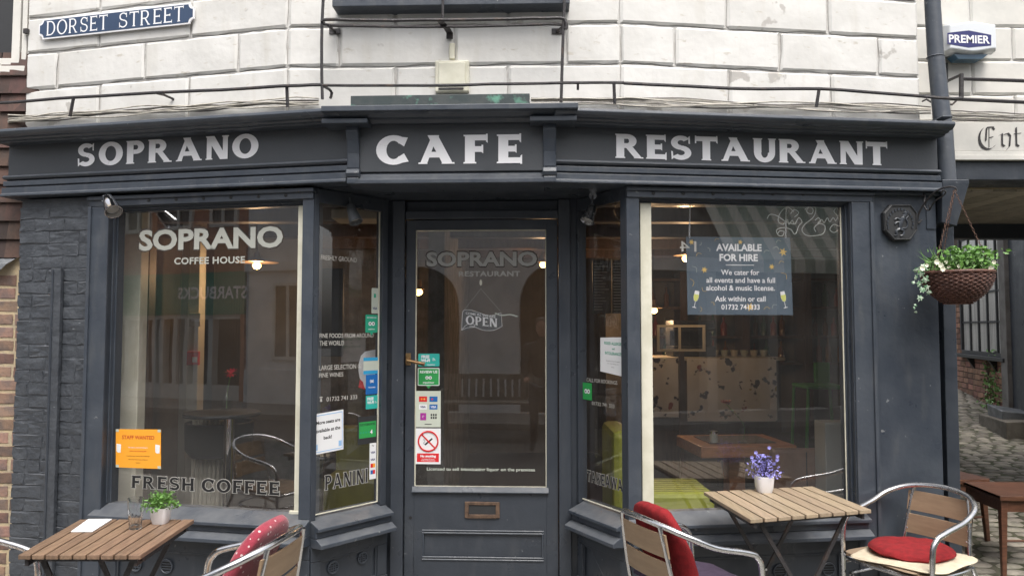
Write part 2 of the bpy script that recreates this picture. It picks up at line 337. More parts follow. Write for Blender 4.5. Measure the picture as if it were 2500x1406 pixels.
def serif_glyph(ch, t, h, e):
    """one capital of unit height: t stem, h hairline, e serif reach -> polygons, width"""
    P = []
    def rect(x0, y0, x1, y1): P.append([(x0, y0), (x1, y0), (x1, y1), (x0, y1)])
    q = .055
    def foot(x0, x1): P.append([(x0 - e, 0), (x1 + e, 0), (x1 + e * .8, q), (x0 - e * .8, q)])
    def head(x0, x1): P.append([(x0 - e, 1), (x1 + e, 1), (x1 + e * .8, 1 - q), (x0 - e * .8, 1 - q)])
    def tip(x, y, dy): P.append([(x - q, y), (x, y), (x, y + dy), (x - q, y + dy * .85)])
    def stem(x, a=True, b=True):
        rect(x, 0, x + t, 1)
        if b: foot(x, x + t)
        if a: head(x, x + t)
    def para(x0, y0, x1, y1, w): P.append([(x0, y0), (x0 + w, y0), (x1 + w, y1), (x1, y1)])
    E = e
    if ch == ' ': return P, .45
    if ch in 'OQ': P += _arc(.55, .5, .55, .52, 0, 360, t * 1.05, h, 28); return P, 1.10
    if ch == 'C':
        P += _arc(.55, .5, .55, .52, 42, 318, t * 1.05, h, 22)
        P.append([(.80, .955), (1.0, .93), (.88, .62), (.55 + (.55 - t * 1.05) * .55, .5 + (.52 - h) * .83)]); P.append([(.80, .045), (1.03, .09), (.88, .38), (.55 + (.55 - t * 1.05) * .55, .5 - (.52 - h) * .83)]); return P, 1.04
    if ch == 'S':
        r = .25 + h / 4; P += _arc(.42, 1.01 - r, .38, r, 32, 270, t * .85, h, 16); P += _arc(.42, -.01 + r, .40, r, 90, -148, t * .85, h, 16)
        P.append([(.70, .95), (.77, 1.0), (.77, .66), (.71, .68)]); P.append([(.06, -.0), (.13, .05), (.11, .34), (.04, .36)]); return P, .86
    if ch == 'I': stem(E); return P, t + 2 * E
    if ch in 'EF':
        stem(E); rect(E + t * .9, 1 - h, .74, 1); tip(.76, 1.03, -h - .12); rect(E + t * .9, .5 - h / 2, .60, .5 + h / 2); tip(.62, .5 + h / 2 + .05, -h - .10)
        if ch == 'E': rect(E + t * .9, 0, .76, h); tip(.79, -.03, h + .13)
        return P, .82 if ch == 'E' else .78
    if ch == 'T': x = .44 - t / 2; rect(x, 0, x + t, 1); foot(x, x + t); rect(.04, 1 - h, .84, 1); tip(.88, 1.03, -h - .12); P.append([(0, 1.03), (q, 1.03), (q, .91 - h), (0, .90 - h)]); return P, .88
    if ch in 'PR':
        stem(E); b = .27; rect(E + t, 1 - h, .45, 1); rect(E + t, .42, .45, .42 + h); P += _arc(.45, .71, .36, .29, -90, 90, t * .95, h, 12)
        if ch == 'R': para(.74, 0, .38, .46, t * .95); foot(.74, .74 + t * .95); return P, 1.06
        return P, .84
    if ch == 'D': stem(E); rect(E + t, 1 - h, .42, 1); rect(E + t, 0, .42, h); P += _arc(.42, .5, .54, .5, -90, 90, t * 1.05, h, 14); return P, .98
    if ch == 'A':
        para(.06, 0, .46, 1, t * .62); para(1.06 - t * .1, 0, .60 - t * .15, 1, t * 1.05); P[-1] = [(1.12 - t * 1.05, 0), (1.12, 0), (.64, 1), (.64 - t * 1.05, 1)]
        P[-2] = [(.08, 0), (.08 + t * .72, 0), (.46 + t * .55, 1), (.46, 1)]
        rect(.30, .22, .86, .22 + h); foot(.08, .08 + t * .62); foot(1.12 - t * 1.0, 1.12); head(.47, .63); return P, 1.18
    if ch == 'N':
        w = t * .72; rect(E, 0, E + w, 1); foot(E, E + w); P.append([(E - .04, 1), (E + t * 1.1, 1), (.94, 0), (.94 - t * 1.1, 0)]); rect(.94 - w, 0, .94, 1); head(.94 - w, .94); head(E, E + w * .7); return P, .94 + E
    if ch == 'H': stem(E); stem(.72); rect(E + t, .5 - h / 2, .72, .5 + h / 2); return P, .72 + t + E
    if ch == 'U':
        rect(E, .40, E + t, 1); head(E, E + t); rect(.88 - t * .8, .40, .88, 1); head(.88 - t * .8, .88); P += _arc((E + .88) / 2, .40, (.88 - E) / 2, .42, 180, 360, t * .95, h, 14); return P, .88 + E
    if ch == 'K': stem(E); para(E + t * .9, .34, .86 - t * .75, 1, t * .7); para(.96 - t, 0, .38, .62, t); head(.86 - t * .8, .86); foot(.96 - t, .96); return P, 1.0
    if ch == 'W':
        for a, b, w in ((.04, .34, 1.), (.62, .34, .7), (.62, .94, 1.), (1.22, .94, .7)): P.append([(a, 1), (a + t * w, 1), (b + t * w * .9, 0), (b, 0)])
        head(.04, .04 + t); head(1.22, 1.22 + t * .7); return P, 1.22 + t * .7 + E
    if ch == 'Y': rect(.40, 0, .40 + t, .5); foot(.40, .40 + t); P.append([(.02, 1), (.02 + t * 1.1, 1), (.40 + t, .45), (.40, .42)]); P.append([(.92 - t * .8, 1), (.92, 1), (.40 + t, .42), (.40 + t * .2, .45)]); head(.04, .04 + t); head(.92 - t * .7, .92); return P, .96
    return P, .5
def serif_mb(mb, fr, word, s0, s1, z0, z1, off, t=.26, h=.19, e=.05, gap=.16, m=0, grow=0.0, tilt=0.0, lift=.0001):
    out = []; x = 0
    for ch in word:
        P, w = serif_glyph(ch, t, h, e)
        for q in P: out.append([(a + x, b) for a, b in q])
        x += w + (0 if ch == ' ' else gap)
    tot = x - gap; mb.flat = True; k = (s1 - s0) / tot; kz = z1 - z0; i = 0
    for q in out:
        cx = sum(a for a, b in q) / len(q); cy = sum(b for a, b in q) / len(q); pts = []
        n = len(q); area = sum(q[j][0] * q[(j + 1) % n][1] - q[(j + 1) % n][0] * q[j][1] for j in range(n))
        for j, (a, b) in enumerate(q):
            if grow:
                p0, p2 = q[j - 1], q[(j + 1) % n]
                d1 = Vector(((a - p0[0]) * k, (b - p0[1]) * kz)); d2 = Vector(((p2[0] - a) * k, (p2[1] - b) * kz))
                if d1.length > 1e-9 and d2.length > 1e-9:
                    d1.normalize(); d2.normalize(); sg = 1 if area > 0 else -1
                    nn = Vector((d1.y + d2.y, -d1.x - d2.x)) * sg
                    if nn.length > .2: nn = nn / max(nn.length_squared / 2, .35)
                    pts.append((a * k + nn.x * grow, b * kz + nn.y * grow)); continue
            pts.append((a * k, b * kz))
        mb.add([fr.P(s0 + a, off + lift * (i % 9), z0 + b + tilt * a) for a, b in pts], [list(range(n))], m); i += 1
    return mb
def patch(m, c, scale=6.0, lo=.62, hi=.66, det=6, stretch=None, seedoff=5.0):
    """patches of another colour (flaked paint, verdigris, dirt) with a ragged edge"""
    n = m.node_tree.nodes; L = m.node_tree.links; p = n['Principled BSDF']; bc = p.inputs['Base Color']
    tc = n.new('ShaderNodeTexCoord'); mp = n.new('ShaderNodeMapping'); mp.inputs['Location'].default_value = (seedoff, seedoff * .7, seedoff * .3)
    if stretch: mp.inputs['Scale'].default_value = stretch
    oi = n.new('ShaderNodeObjectInfo'); sc = n.new('ShaderNodeMath'); sc.operation = 'MULTIPLY'; sc.inputs[1].default_value = 23.0
    ad = n.new('ShaderNodeVectorMath'); ad.operation = 'ADD'
    L.new(tc.outputs['Object'], mp.inputs[0]); L.new(oi.outputs['Random'], sc.inputs[0]); L.new(mp.outputs[0], ad.inputs[0]); L.new(sc.outputs[0], ad.inputs[1])
    nz = n.new('ShaderNodeTexNoise'); nz.inputs['Scale'].default_value = scale; nz.inputs['Detail'].default_value = det; L.new(ad.outputs[0], nz.inputs['Vector'])
    mr = n.new('ShaderNodeMapRange'); mr.inputs[1].default_value = lo; mr.inputs[2].default_value = hi; L.new(nz.outputs[0], mr.inputs[0])
    mx = n.new('ShaderNodeMix'); mx.data_type = 'RGBA'; L.new(mr.outputs[0], mx.inputs[0])
    if bc.links: L.new(bc.links[0].from_socket, mx.inputs[6])
    else: mx.inputs[6].default_value = bc.default_value
    mx.inputs[7].default_value = (*lin(c), 1); L.new(mx.outputs[2], bc)
patch(K['white'], (.46, .44, .41), 5.5, .675, .70)
patch(K['white'], (.60, .58, .53), 5, .55, .85, stretch=(2.5, 2.5, .35), seedoff=31)
patch(K['white'], (.56, .53, .47), 14, .64, .72, seedoff=9, stretch=(1, 1, 2.5))
patch(K['pbrick'], (.24, .26, .28), 22, .70, .74, stretch=(1, 1, 4))
patch(K['pbrick'], (.38, .20, .14), 17, .775, .785, seedoff=3)
patch(K['paint'], (.19, .20, .21), 24, .715, .735)
patch(K['paint'], (.095, .102, .11), 5, .55, .90, stretch=(3, 3, .6), seedoff=14)
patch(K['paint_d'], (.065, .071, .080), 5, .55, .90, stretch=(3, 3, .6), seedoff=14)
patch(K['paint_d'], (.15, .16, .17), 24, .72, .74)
def pale_tops(m, c, amt=.45):
    """mottled paler grey on everything that faces up"""
    n = m.node_tree.nodes; L = m.node_tree.links; bc = n['Principled BSDF'].inputs['Base Color']; g = n.new('ShaderNodeNewGeometry'); sx = n.new('ShaderNodeSeparateXYZ'); L.new(g.outputs['True Normal'], sx.inputs[0])
    mr = n.new('ShaderNodeMapRange'); mr.inputs[1].default_value = .35; mr.inputs[2].default_value = .9; L.new(sx.outputs[2], mr.inputs[0])
    nz = n.new('ShaderNodeTexNoise'); nz.inputs['Scale'].default_value = 14; nz.inputs['Detail'].default_value = 5; tc = n.new('ShaderNodeTexCoord'); L.new(tc.outputs['Object'], nz.inputs['Vector'])
    m2 = n.new('ShaderNodeMapRange'); m2.inputs[1].default_value = .3; m2.inputs[2].default_value = .7; m2.inputs[3].default_value = amt * .4; m2.inputs[4].default_value = amt * 1.3; L.new(nz.outputs[0], m2.inputs[0])
    mu = n.new('ShaderNodeMath'); mu.operation = 'MULTIPLY'; L.new(mr.outputs[0], mu.inputs[0]); L.new(m2.outputs[0], mu.inputs[1])
    mx = n.new('ShaderNodeMix'); mx.data_type = 'RGBA'; L.new(mu.outputs[0], mx.inputs[0]); L.new(bc.links[0].from_socket, mx.inputs[6]); mx.inputs[7].default_value = (*c, 1); L.new(mx.outputs[2], bc)
pale_tops(K['paint'], (.17, .175, .18)); pale_tops(K['paint_d'], (.14, .145, .15)); pale_tops(K['pbrick'], (.18, .185, .19), .5)  # woodwork and painted brick turn a paler grey on upward faces
# ---------------------------------------------------------------- facets of the bay front
FL = Fr((-1.064, 4.06), ang=math.radians(-12))
FR = Fr((.608, 4.02), ang=math.radians(7))
_a = FL.P(FL.hit(853, 400)[0], 0, 0); _b = FR.P(FR.hit(1345, 400)[0], 0, 0)
FC = Fr((_a.x, _a.y), (_b.x, _b.y))
WLp = [(-2.99, 4.576), (-1.255, 4.16), (.597, 4.10), (2.37, 4.33)]
WL, WC, WR = [Fr(WLp[i], WLp[i + 1]) for i in range(3)]
FD = Fr((-.754, 4.50), (.373, 4.45))
CL = Fr((-1.064, 4.06), (-.729, 4.44))
CR = Fr((.385, 4.42), (.608, 4.02))
def S(fr, px, py=850, off=0.0): return fr.hit(px, py, off)[0]
def Z(fr, px, py, off=0.0): return fr.hit(px, py, off)[1]
def sweep(mb, fr, s0, s1, prof, m=0, T=None):
    """profile of (out, z) points drawn along the facet"""
    n = len(prof); vs = [fr.P(a, o, z) for a in (s0, s1) for o, z in prof]
    fs = [list(range(n)), list(range(2 * n - 1, n - 1, -1))] + [(i, (i + 1) % n, n + (i + 1) % n, n + i) for i in range(n)]
    mb.add(vs, fs, m, T); return mb
cafe = thing('cafe_building', (0, 4.5, 0), 'angled bay cafe building with dark blue shopfront under whitewashed stone upper wall', 'building')
# ---- upper wall: backing of grey joints, every stone its own piece
zt = 5.6
zr = [2.70, Z(WC, 1100, 160), Z(WC, 1100, 62)]; zr += [zr[2] + .222 * i for i in range(1, 6)]
up = empty('upper_wall', (0, 4.3, 2.6), cafe)
b = MB()
for fr, ln in ((WL, (Vector(WLp[1]) - Vector(WLp[0])).length), (WC, (Vector(WLp[2]) - Vector(WLp[1])).length), (WR, (Vector(WLp[3]) - Vector(WLp[2])).length)):
    b.box(-.0, ln, -.34, -.014, 2.62, zt, fr)
put('wall_core', b, K['joint'], up)
def stone_mesh(a0, a1, z0, z1, fr, g=.006):
    b_ = MB(); n = 7; e = .012
    xs = [a0 + g + (a1 - a0 - 2 * g) * i / n for i in range(n + 1)]; zs = [z0 + g, z0 + g + e, (z0 + z1) / 2, z1 - g - e, z1 - g]
    vs = []; fs = []
    for j, z in enumerate(zs):
        for i, x in enumerate(xs):
            ed = (j in (0, 4)) or (i in (0, n)); jit = R.uniform(-.0055, .0055) if ed else 0
            o = -.009 if ed else R.uniform(-.0009, .0009)
            xx = xs[0] if i == 0 else xs[-1] if i == n else x
            if i == 1: xx = xs[0] + e
            if i == n - 1: xx = xs[-1] - e
            vs.append(fr.P(xx + (jit if i in (0, n) else 0), o, z + (jit if j in (0, 4) else 0)))
    w = n + 1
    for j in range(4):
        for i in range(n): fs.append((j * w + i, j * w + i + 1, (j + 1) * w + i + 1, (j + 1) * w + i))
    b_.add(vs, fs); b_.flat = True; return b_
lens = {'L': (WL, (Vector(WLp[1]) - Vector(WLp[0])).length), 'C': (WC, (Vector(WLp[2]) - Vector(WLp[1])).length), 'R': (WR, (Vector(WLp[3]) - Vector(WLp[2])).length)}
joints = {0: {'L': [243, 460], 'C': [965, 1240], 'R': [1780, 2030]}, 1: {'L': [140, 353, 580], 'C': [828, 1110, 1380], 'R': [1650, 1905, 2145]},
          2: {'L': [243, 465], 'C': [965, 1240], 'R': [1775, 2023]}}
ys = {0: 200, 1: 120, 2: 30}
for r_ in range(len(zr)):
    z0 = zr[r_]; z1 = zr[r_ + 1] if r_ + 1 < len(zr) else zt
    if z1 - z0 < .05: continue
    for f in 'LCR':
        fr, ln = lens[f]; rr = r_ if r_ in joints else 1 + (r_ % 2)
        cuts = [0] + [S(fr, p, ys[rr]) for p in joints[rr][f]] + [ln]
        for i in range(len(cuts) - 1):
            g0 = .001 if i == 0 else .006
            if f == 'C' and r_ >= 3 and False: continue
            put('stone', stone_mesh(cuts[i], cuts[i + 1], z0, z1, fr), K['white'], up)
# ---- cornice and signboards
def cornice(fr, s0, s1, zf, pre=''):
    """zf(y, off) gives heights from the photograph's rows at one end"""
    c = MB()
    sweep(c, fr, s0, s1, [(-.10, zf(262, .17)), (.17, zf(262, .17)), (.175, zf(270, .17)), (.165, zf(277, .165)), (.15, zf(284, .15)), (.125, zf(288, .13)), (.118, zf(293, .12)), (-.10, zf(293, .12))])
    sweep(c, fr, s0, s1, [(-.1, zf(293.5, .12)), (.095, zf(293.5, .095)), (.09, zf(301, .09)), (-.1, zf(301, .09))])
    put('cornice', c, K['paint'], cafe, bev=.004)
    c = MB(); c.box(s0 + .01, s1, -.12, .02, zf(393, .02), zf(301, .09) + .005, fr); put('signboard', c, K['paint_f'], cafe)
    c = MB()
    sweep(c, fr, s0, s1, [(-.1, zf(389, .05)), (.045, zf(389, .05)), (.055, zf(394, .05)), (.045, zf(399, .05)), (-.1, zf(399, .05))])
    sweep(c, fr, s0 + .01, s1, [(-.1, zf(399.5, .03)), (.03, zf(399.5, .03)), (.03, zf(404, .03)), (-.1, zf(404, .03))])
    sweep(c, fr, s0, s1, [(-.1, zf(404.5, .045)), (.045, zf(404.5, .045)), (.045, zf(418, .045)), (-.1, zf(418, .045))])
    sweep(c, fr, s0 + .01, s1, [(-.1, zf(418.5, .04)), (.035, zf(418.5, .04)), (.035, zf(422, .04)), (-.1, zf(422, .04))])
    sweep(c, fr, s0, s1, [(-.1, zf(422.5, .05)), (.055, zf(422.5, .05)), (.055, zf(438, .05)), (.07, zf(440, .06)), (.07, zf(446, .06)), (-.1, zf(446, .06))])
    put('fascia_moulding', c, K['paint'], cafe, bev=.003)
sL0 = S(FL, 25, 400); sL1 = S(FL, 857, 400); cornice(FL, sL0, sL1, lambda y, o: Z(FL, 820, y, o))
sR0 = S(FR, 1342, 400); sR1 = S(FR, 2283, 400); cornice(FR, sR0, sR1, lambda y, o: Z(FR, 1400, y + 1, o))
c = MB(); e0 = S(FR, 2300, 300, .1)    # right end return of the cornice
c.box(e0 - .03, e0 + .03, -.1, .15, Z(FR, 2280, 292, .1), Z(FR, 2280, 281, .15), FR); c.box(e0 - .05, e0 - .01, -.1, .11, Z(FR, 2280, 318, .1), Z(FR, 2280, 294, .1), FR)
put('cornice_end', c, K['paint'], cafe, bev=.01)
c = MB(); a0, a1 = S(FC, 868, 400, .05), S(FC, 1330, 400, .05)
c.box(a0, a1, -.2, .045, Z(FC, 1100, 419, .045), Z(FC, 1100, 275, .045), FC)
put('signboard', c, K['paint_f'], cafe, bev=.004)
c = MB()
sweep(c, FC, a0, a1, [(-.2, Z(FC, 1100, 419, .04)), (.03, Z(FC, 1100, 419, .04)), (.045, Z(FC, 1100, 430, .04)), (.07, Z(FC, 1100, 438, .07)), (.07, Z(FC, 1100, 447, .07)), (-.2, Z(FC, 1100, 447, .07))])
put('fascia_moulding', c, K['paint'], cafe, bev=.004)
c = MB(); a0, a1 = S(FC, 782, 262, .2), S(FC, 1412, 262, .2); zz = lambda y, o: Z(FC, 1100, y, o)
sweep(c, FC, a0, a1, [(-.1, zz(252, .2)), (.19, zz(253, .2)), (.19, zz(267, .2)), (-.1, zz(267, .2))])
sweep(c, FC, a0 + .01, a1 - .01, [(-.1, zz(267.5, .18)), (.175, zz(267.5, .18)), (.15, zz(275, .16)), (.13, zz(284, .14)), (-.1, zz(284, .14))])
sweep(c, FC, a0 + .09, a1 - .09, [(-.1, zz(284.5, .1)), (.10, zz(284.5, .1)), (.07, zz(300, .07)), (-.1, zz(300, .07))])
put('cornice', c, K['paint'], cafe, bev=.004)
for x0, x1 in ((785, 897), (1293, 1408)):
    c = MB(); c.box(S(FC, x0, 290, .15), S(FC, x1, 290, .15), .0, .15, zz(298, .15), zz(286, .15), FC); put('cornice_block', c, K['paint'], cafe, bev=.004)
for x0, x1 in ((846, 876), (1326, 1358)):      # scrolled corbels either side of the middle board
    c = MB(); s0, s1 = S(FC, x0, 400, .07), S(FC, x1, 400, .07)
    sweep(c, FC, s0, s1, [(-.1, zz(300, .1)), (.095, zz(300, .1)), (.10, zz(318, .1)), (.08, zz(338, .1)), (.062, zz(370, .08)), (.06, zz(400, .08)), (.06, zz(408, .08)), (-.1, zz(408, .08))])
    sweep(c, FC, s0 - .004, s1 + .004, [(-.1, zz(408.5, .08)), (.07, zz(408.5, .08)), (.08, zz(420, .08)), (.07, zz(430, .08)), (-.1, zz(430, .08))])
    sweep(c, FC, s0, s1, [(-.1, zz(430.5, .08)), (.07, zz(430.5, .08)), (.07, zz(446, .08)), (-.1, zz(446, .08))])
    put('corbel', c, K['paint'], cafe, bev=.006)
# lettering of the three boards
c = MB(); serif_mb(c, FL, 'SOPRANO', S(FL, 188, 380, .023), S(FL, 631, 360, .023), Z(FL, 190, 407, .023), Z(FL, 190, 352, .023), .0225, t=.29, h=.19, e=.045, gap=.14); put('lettering', c, K['lett'], cafe, label='white SOPRANO lettering')
c = MB(); serif_mb(c, FC, 'CAFE', S(FC, 918, 370, .05), S(FC, 1277, 370, .05), Z(FC, 1100, 400, .05), Z(FC, 1100, 330, .05), .048, t=.31, h=.20, e=.05, gap=.26); put('lettering', c, K['lett'], cafe, label='white CAFE lettering')
c = MB(); serif_mb(c, FR, 'RESTAURANT', S(FR, 1502, 360, .023), S(FR, 2166, 360, .023), Z(FR, 1510, 386, .023), Z(FR, 1510, 327, .023), .0225, t=.30, h=.20, e=.04, gap=.10); put('lettering', c, K['lett'], cafe, label='white RESTAURANT lettering')
# ---- soffit of the entrance and the mass behind the boards
zs = Z(FC, 1100, 447, .07)
zs2 = zs + .004
c = MB(); c.add([(-2.95, 4.52, zs2), (-1.064, 4.12, zs2), (-.87, 4.06, zs2), (.2, 4.03, zs2), (.608, 4.10, zs2), (2.30, 4.30, zs2), (2.30, 4.75, zs2), (-2.95, 4.75, zs2),
             (-2.95, 4.52, 2.66), (-1.064, 4.12, 2.66), (-.87, 4.06, 2.66), (.2, 4.03, 2.66), (.608, 4.10, 2.66), (2.30, 4.30, 2.66), (2.30, 4.75, 2.66), (-2.95, 4.75, 2.66)],
            [tuple(range(7, -1, -1)), tuple(range(8, 16))] + [(i, (i + 1) % 8, 8 + (i + 1) % 8, 8 + i) for i in range(8)])
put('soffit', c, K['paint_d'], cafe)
# ---- the two shop windows
def framed(fr, sg0, sg1, zg0, zg1, sf0, sf1, zf1, name='window', mt=None, off=-.05, steps=2):
    """glass from sg0..sg1, zg0..zg1; posts to sf0/sf1; head to zf1"""
    w = empty(name, fr.P((sg0 + sg1) / 2, 0, zg0), cafe); mt = mt or K['paint']
    f = MB()
    f.box(sf0, sg0 - .018, -.10, .012, zg0 - .02, zf1, fr); f.box(sg1 + .018, sf1, -.10, .012, zg0 - .02, zf1, fr); f.box(sg0 - .018, sg1 + .018, -.10, .010, zg1 + .02, zf1, fr)
    for k, o in ((0, -.02), (1, -.042)):
        d0, d1 = .018 - .009 * k, .009 - .009 * k
        f.box(sg0 - d0, sg0 - d1, -.10, o, zg0, zg1 + d0, fr); f.box(sg1 + d1, sg1 + d0, -.10, o, zg0, zg1 + d0, fr); f.box(sg0 - d1, sg1 + d1, -.10, o - .001, zg1 + d1, zg1 + d0 + .002, fr)
    put('frame', f, mt, w, bev=.003)
    p = MB(); p.box(sg0, sg1, off - .006, off, zg0, zg1, fr); pane = put('pane', p, K['glass'], w)
    return w
# left window
zTL = Z(FL, 500, 511, -.05); zBL = Z(FL, 500, 1238, -.05); gL0, gL1 = S(FL, 283, 850, -.05), S(FL, 740, 850, -.05)
fL0, fL1 = S(FL, 262), 0.0
winL = framed(FL, gL0, gL1, zBL, zTL, fL0, fL1, Z(FL, 500, 497)); winL['label'] = 'large shop window left of the door'
pc = MB(); pc.box(S(FL, 726, 850, -.05), gL1 - .001, off0 := -.049, -.036, zBL + .001, zTL - .001, FL); pc.box(gL1 - .06, gL1 - .001, -.049, -.03, zBL - .006, zBL + .012, FL)
put('putty_bead', pc, K['cream'], winL, bev=.003)
# right window
zTR = Z(FR, 1800, 501, -.05); zBR = Z(FR, 1650, 1247, -.05); gR0, gR1 = S(FR, 1563, 850, -.05), S(FR, 2060, 850, -.05)
fR0, fR1 = 0.0, S(FR, 2082)
winR = framed(FR, gR0, gR1, zBR, zTR, fR0, fR1, Z(FR, 1800, 489)); winR['label'] = 'large shop window right of the door'
pc = MB(); pc.box(gR0 + .001, S(FR, 1591, 850, -.05), -.049, -.034, zBR + .001, zTR - .001, FR); pc.box(gR1 - .008, gR1 - .001, -.049, -.043, zBR, zTR - .001, FR)
put('putty_bead', pc, K['cream'], winR, bev=.003)
# outer architraves, head boards with bolt holes, bead under the fascia
for fr, x0, x1, gx0, gx1, zh, nb, b0, b1, yb in ((FL, 215, 765, 215, 262, Z(FL, 500, 497), 6, 363, 698, 480), (FR, 1530, 2133, 2082, 2133, Z(FR, 1800, 489), 7, 1595, 2033, 474)):
    c = MB(); s0, s1 = S(fr, x0), S(fr, x1)
    ztop = zs - .004
    if fr is FL: s1 = 0.0
    else: s0 = 0.0
    c.box(s0, s1, -.1, .022, zh + .001, ztop, fr)
    c.box(s0 - .005, s1 + .008, -.1, .036, ztop - .022, ztop, fr)
    put('head_board', c, K['paint'], cafe, bev=.004)
    a0, a1 = S(fr, gx0), S(fr, gx1); c = MB()
    c.box(a0, a1, -.12, .022, 0, zh, fr); c.box(a0, a0 + .02, -.1, .034, 0, zh, fr) if fr is FL else c.box(a1 - .02, a1, -.1, .034, 0, zh, fr)
    put('architrave', c, K['paint'], cafe, bev=.004)
    for i in range(nb):
        px = b0 + (b1 - b0) * i / (nb - 1); yy = yb + ((490 - 478) * (1 - i / (nb - 1)) if fr is FL else 2 * i / (nb - 1)) - (3 if fr is FL else 2)
        s_, z_ = fr.hit(px, yy, .022); c = MB(); c.lathe(fr.P(s_, .018, z_), [(.009, 0), (.010, .006), (.006, .0085), (.0001, .0086)], 10, ax=fr.n); put('bolt', c, K['black'], cafe)
# canted windows
def canted(fr, px0, px1, zt_, zb_, out_left, label):
    L_ = fr.hit(px0, 850, -.03)[0]; R_ = fr.hit(px1, 850, -.03)[0]
    w = empty('window', fr.P((L_ + R_) / 2, 0, zb_), cafe); w['label'] = label
    ln = .5066 if fr is CL else .458
    f = MB(); f.box(0 if True else 0, L_, -.06, .0, zb_ - .02, zs, fr); f.box(R_, ln, -.06, .0, zb_ - .02, zs, fr); f.box(L_, R_, -.06, -.001, zt_, zs, fr)
    put('frame', f, K['paint_d'], w, bev=.003)
    p = MB(); p.box(L_, R_, -.036, -.030, zb_, zt_, fr); put('pane', p, K['glass'], w)
    q = MB(); e = R_ if out_left else L_
    q.box(e - (.006 if out_left else 0), e + (0 if out_left else .006), -.030, -.024, zb_, zt_, fr); q.box(L_, R_, -.030, -.024, zb_, zb_ + .005, fr); put('putty_bead', q, K['cream'], w)
    return L_, R_
cl0, cl1 = canted(CL, 768, 924, zTL + .01, zBL - .01, True, 'narrow angled window left of the door')
cr0, cr1 = canted(CR, 1418, 1527, zTR + .01, zBR - .01, False, 'narrow angled window right of the door')
# sills and stall risers
def riser(fr, s0, s1, zg, panels, nm, ex0=0.0, ex1=0.0):
    zb = Z(FL, 700, 1271, .06) if False else zg
    c = MB(); sweep(c, fr, s0, s1, [(-.10, zg), (-.045, zg), (.075, zg - .045), (.075, zg - .062), (.05, zg - .066), (.05, zg - .10), (-.10, zg - .10)]); put('sill', c, K['paint'], cafe, bev=.003)
    c = MB(); sweep(c, fr, s0 - ex0, s1 + ex1, [(-.10, zg - .101), (.055, zg - .101), (.10, zg - .125), (.10, zg - .145), (.03, zg - .152), (-.10, zg - .152)]); put('sill_moulding', c, K['paint'], cafe, bev=.003)
    c = MB(); c.box(s0, s1, -.12, -.005, .0, zg - .153, fr)
    c.box(s0, s1, -.005, .02, .0, .16, fr); c.box(s0, s1, -.005, .012, zg - .23, zg - .153, fr)
    last = s0
    for p0, p1 in panels + [(s1, s1)]:
        if p0 > last: c.box(last, p0, -.005, .012, .161, zg - .231, fr)
        last = p1
    put('stall_riser', c, K['paint_d'], cafe, bev=.004)
    for p0, p1 in panels:
        c = MB(); q = .012
        for (x0, x1, y0, y1) in ((p0, p0 + q, .161, zg - .231), (p1 - q, p1, .161, zg - .231), (p0 + q, p1 - q, .161, .161 + q), (p0 + q, p1 - q, zg - .231 - q, zg - .231)): c.box(x0, x1, -.005, .006, y0, y1, fr)
        put('panel_moulding', c, K['paint_d'], cafe, bev=.003)
riser(FL, S(FL, 248), .0, zBL, [(S(FL, 300), S(FL, 640))], 'l')
riser(FR, 0, S(FR, 2100), zBR, [(S(FR, 1620), S(FR, 2040))], 'r')
riser(CL, 0.0, .5066, zBL - .015, [(.06, .44)], 'cl')
riser(CR, 0.0, .458, zBR - .015, [(.05, .40)], 'cr')
def vent(fr, px, py, r, grid=True, lab=''):
    s_, z_ = fr.hit(px, py, -.003); o = thing('air_vent', fr.P(s_, 0, z_), lab, 'vent')
    c = MB(); ring = [fr.P(s_ + r * math.cos(t * math.pi / 12), .004, z_ + r * math.sin(t * math.pi / 12)) for t in range(25)]; c.tube(ring, .004, 6, caps=False)
    put('rim', c, K['paint'], o, sm=True)
    c = MB(); c.lathe(fr.P(s_, -.004, z_), [(r, 0), (r, .003), (.0001, .0031)], 20, ax=fr.n); put('back_plate', c, K['black'], o)
    for k in (-2, -1, 0, 1, 2):
        h = math.sqrt(max(r * r - (k * r / 2.6) ** 2, 0)) * .95; c = MB(); c.box(s_ - h, s_ + h, .0, .004, z_ + k * r / 2.6 - .002, z_ + k * r / 2.6 + .002, fr); put('slat', c, K['paint'], o)
    if grid:
        c = MB()
        for k in (-1, 0, 1):
            h = math.sqrt(max(r * r - (k * r / 2) ** 2, 0)) * .95; c.box(s_ + k * r / 2 - .002, s_ + k * r / 2 + .002, .0, .0045, z_ - h, z_ + h, fr)
        put('cross_bar', c, K['paint'], o)
vent(FL, 333, 1377, .034, True, 'round air vent in the riser below the pot plant table, nearer the painted bricks')
vent(FL, 408, 1381, .036, False, 'round slatted air vent in the riser between the brown table and the left chair')
vent(CL, 812, 1384, .032, True, 'round gridded air vent low in the angled riser left of the door')
vent(CL, 884, 1360, .030, True, 'painted over air vent in the angled riser nearest the left door post')
vent(FR, 2022, 1388, .034, False, 'round slatted vent in the riser under the right window beyond the slatted table')
vent(FR, 1903, 1393, .034, False, 'round slatted vent in the riser behind the crossed legs of the right table')
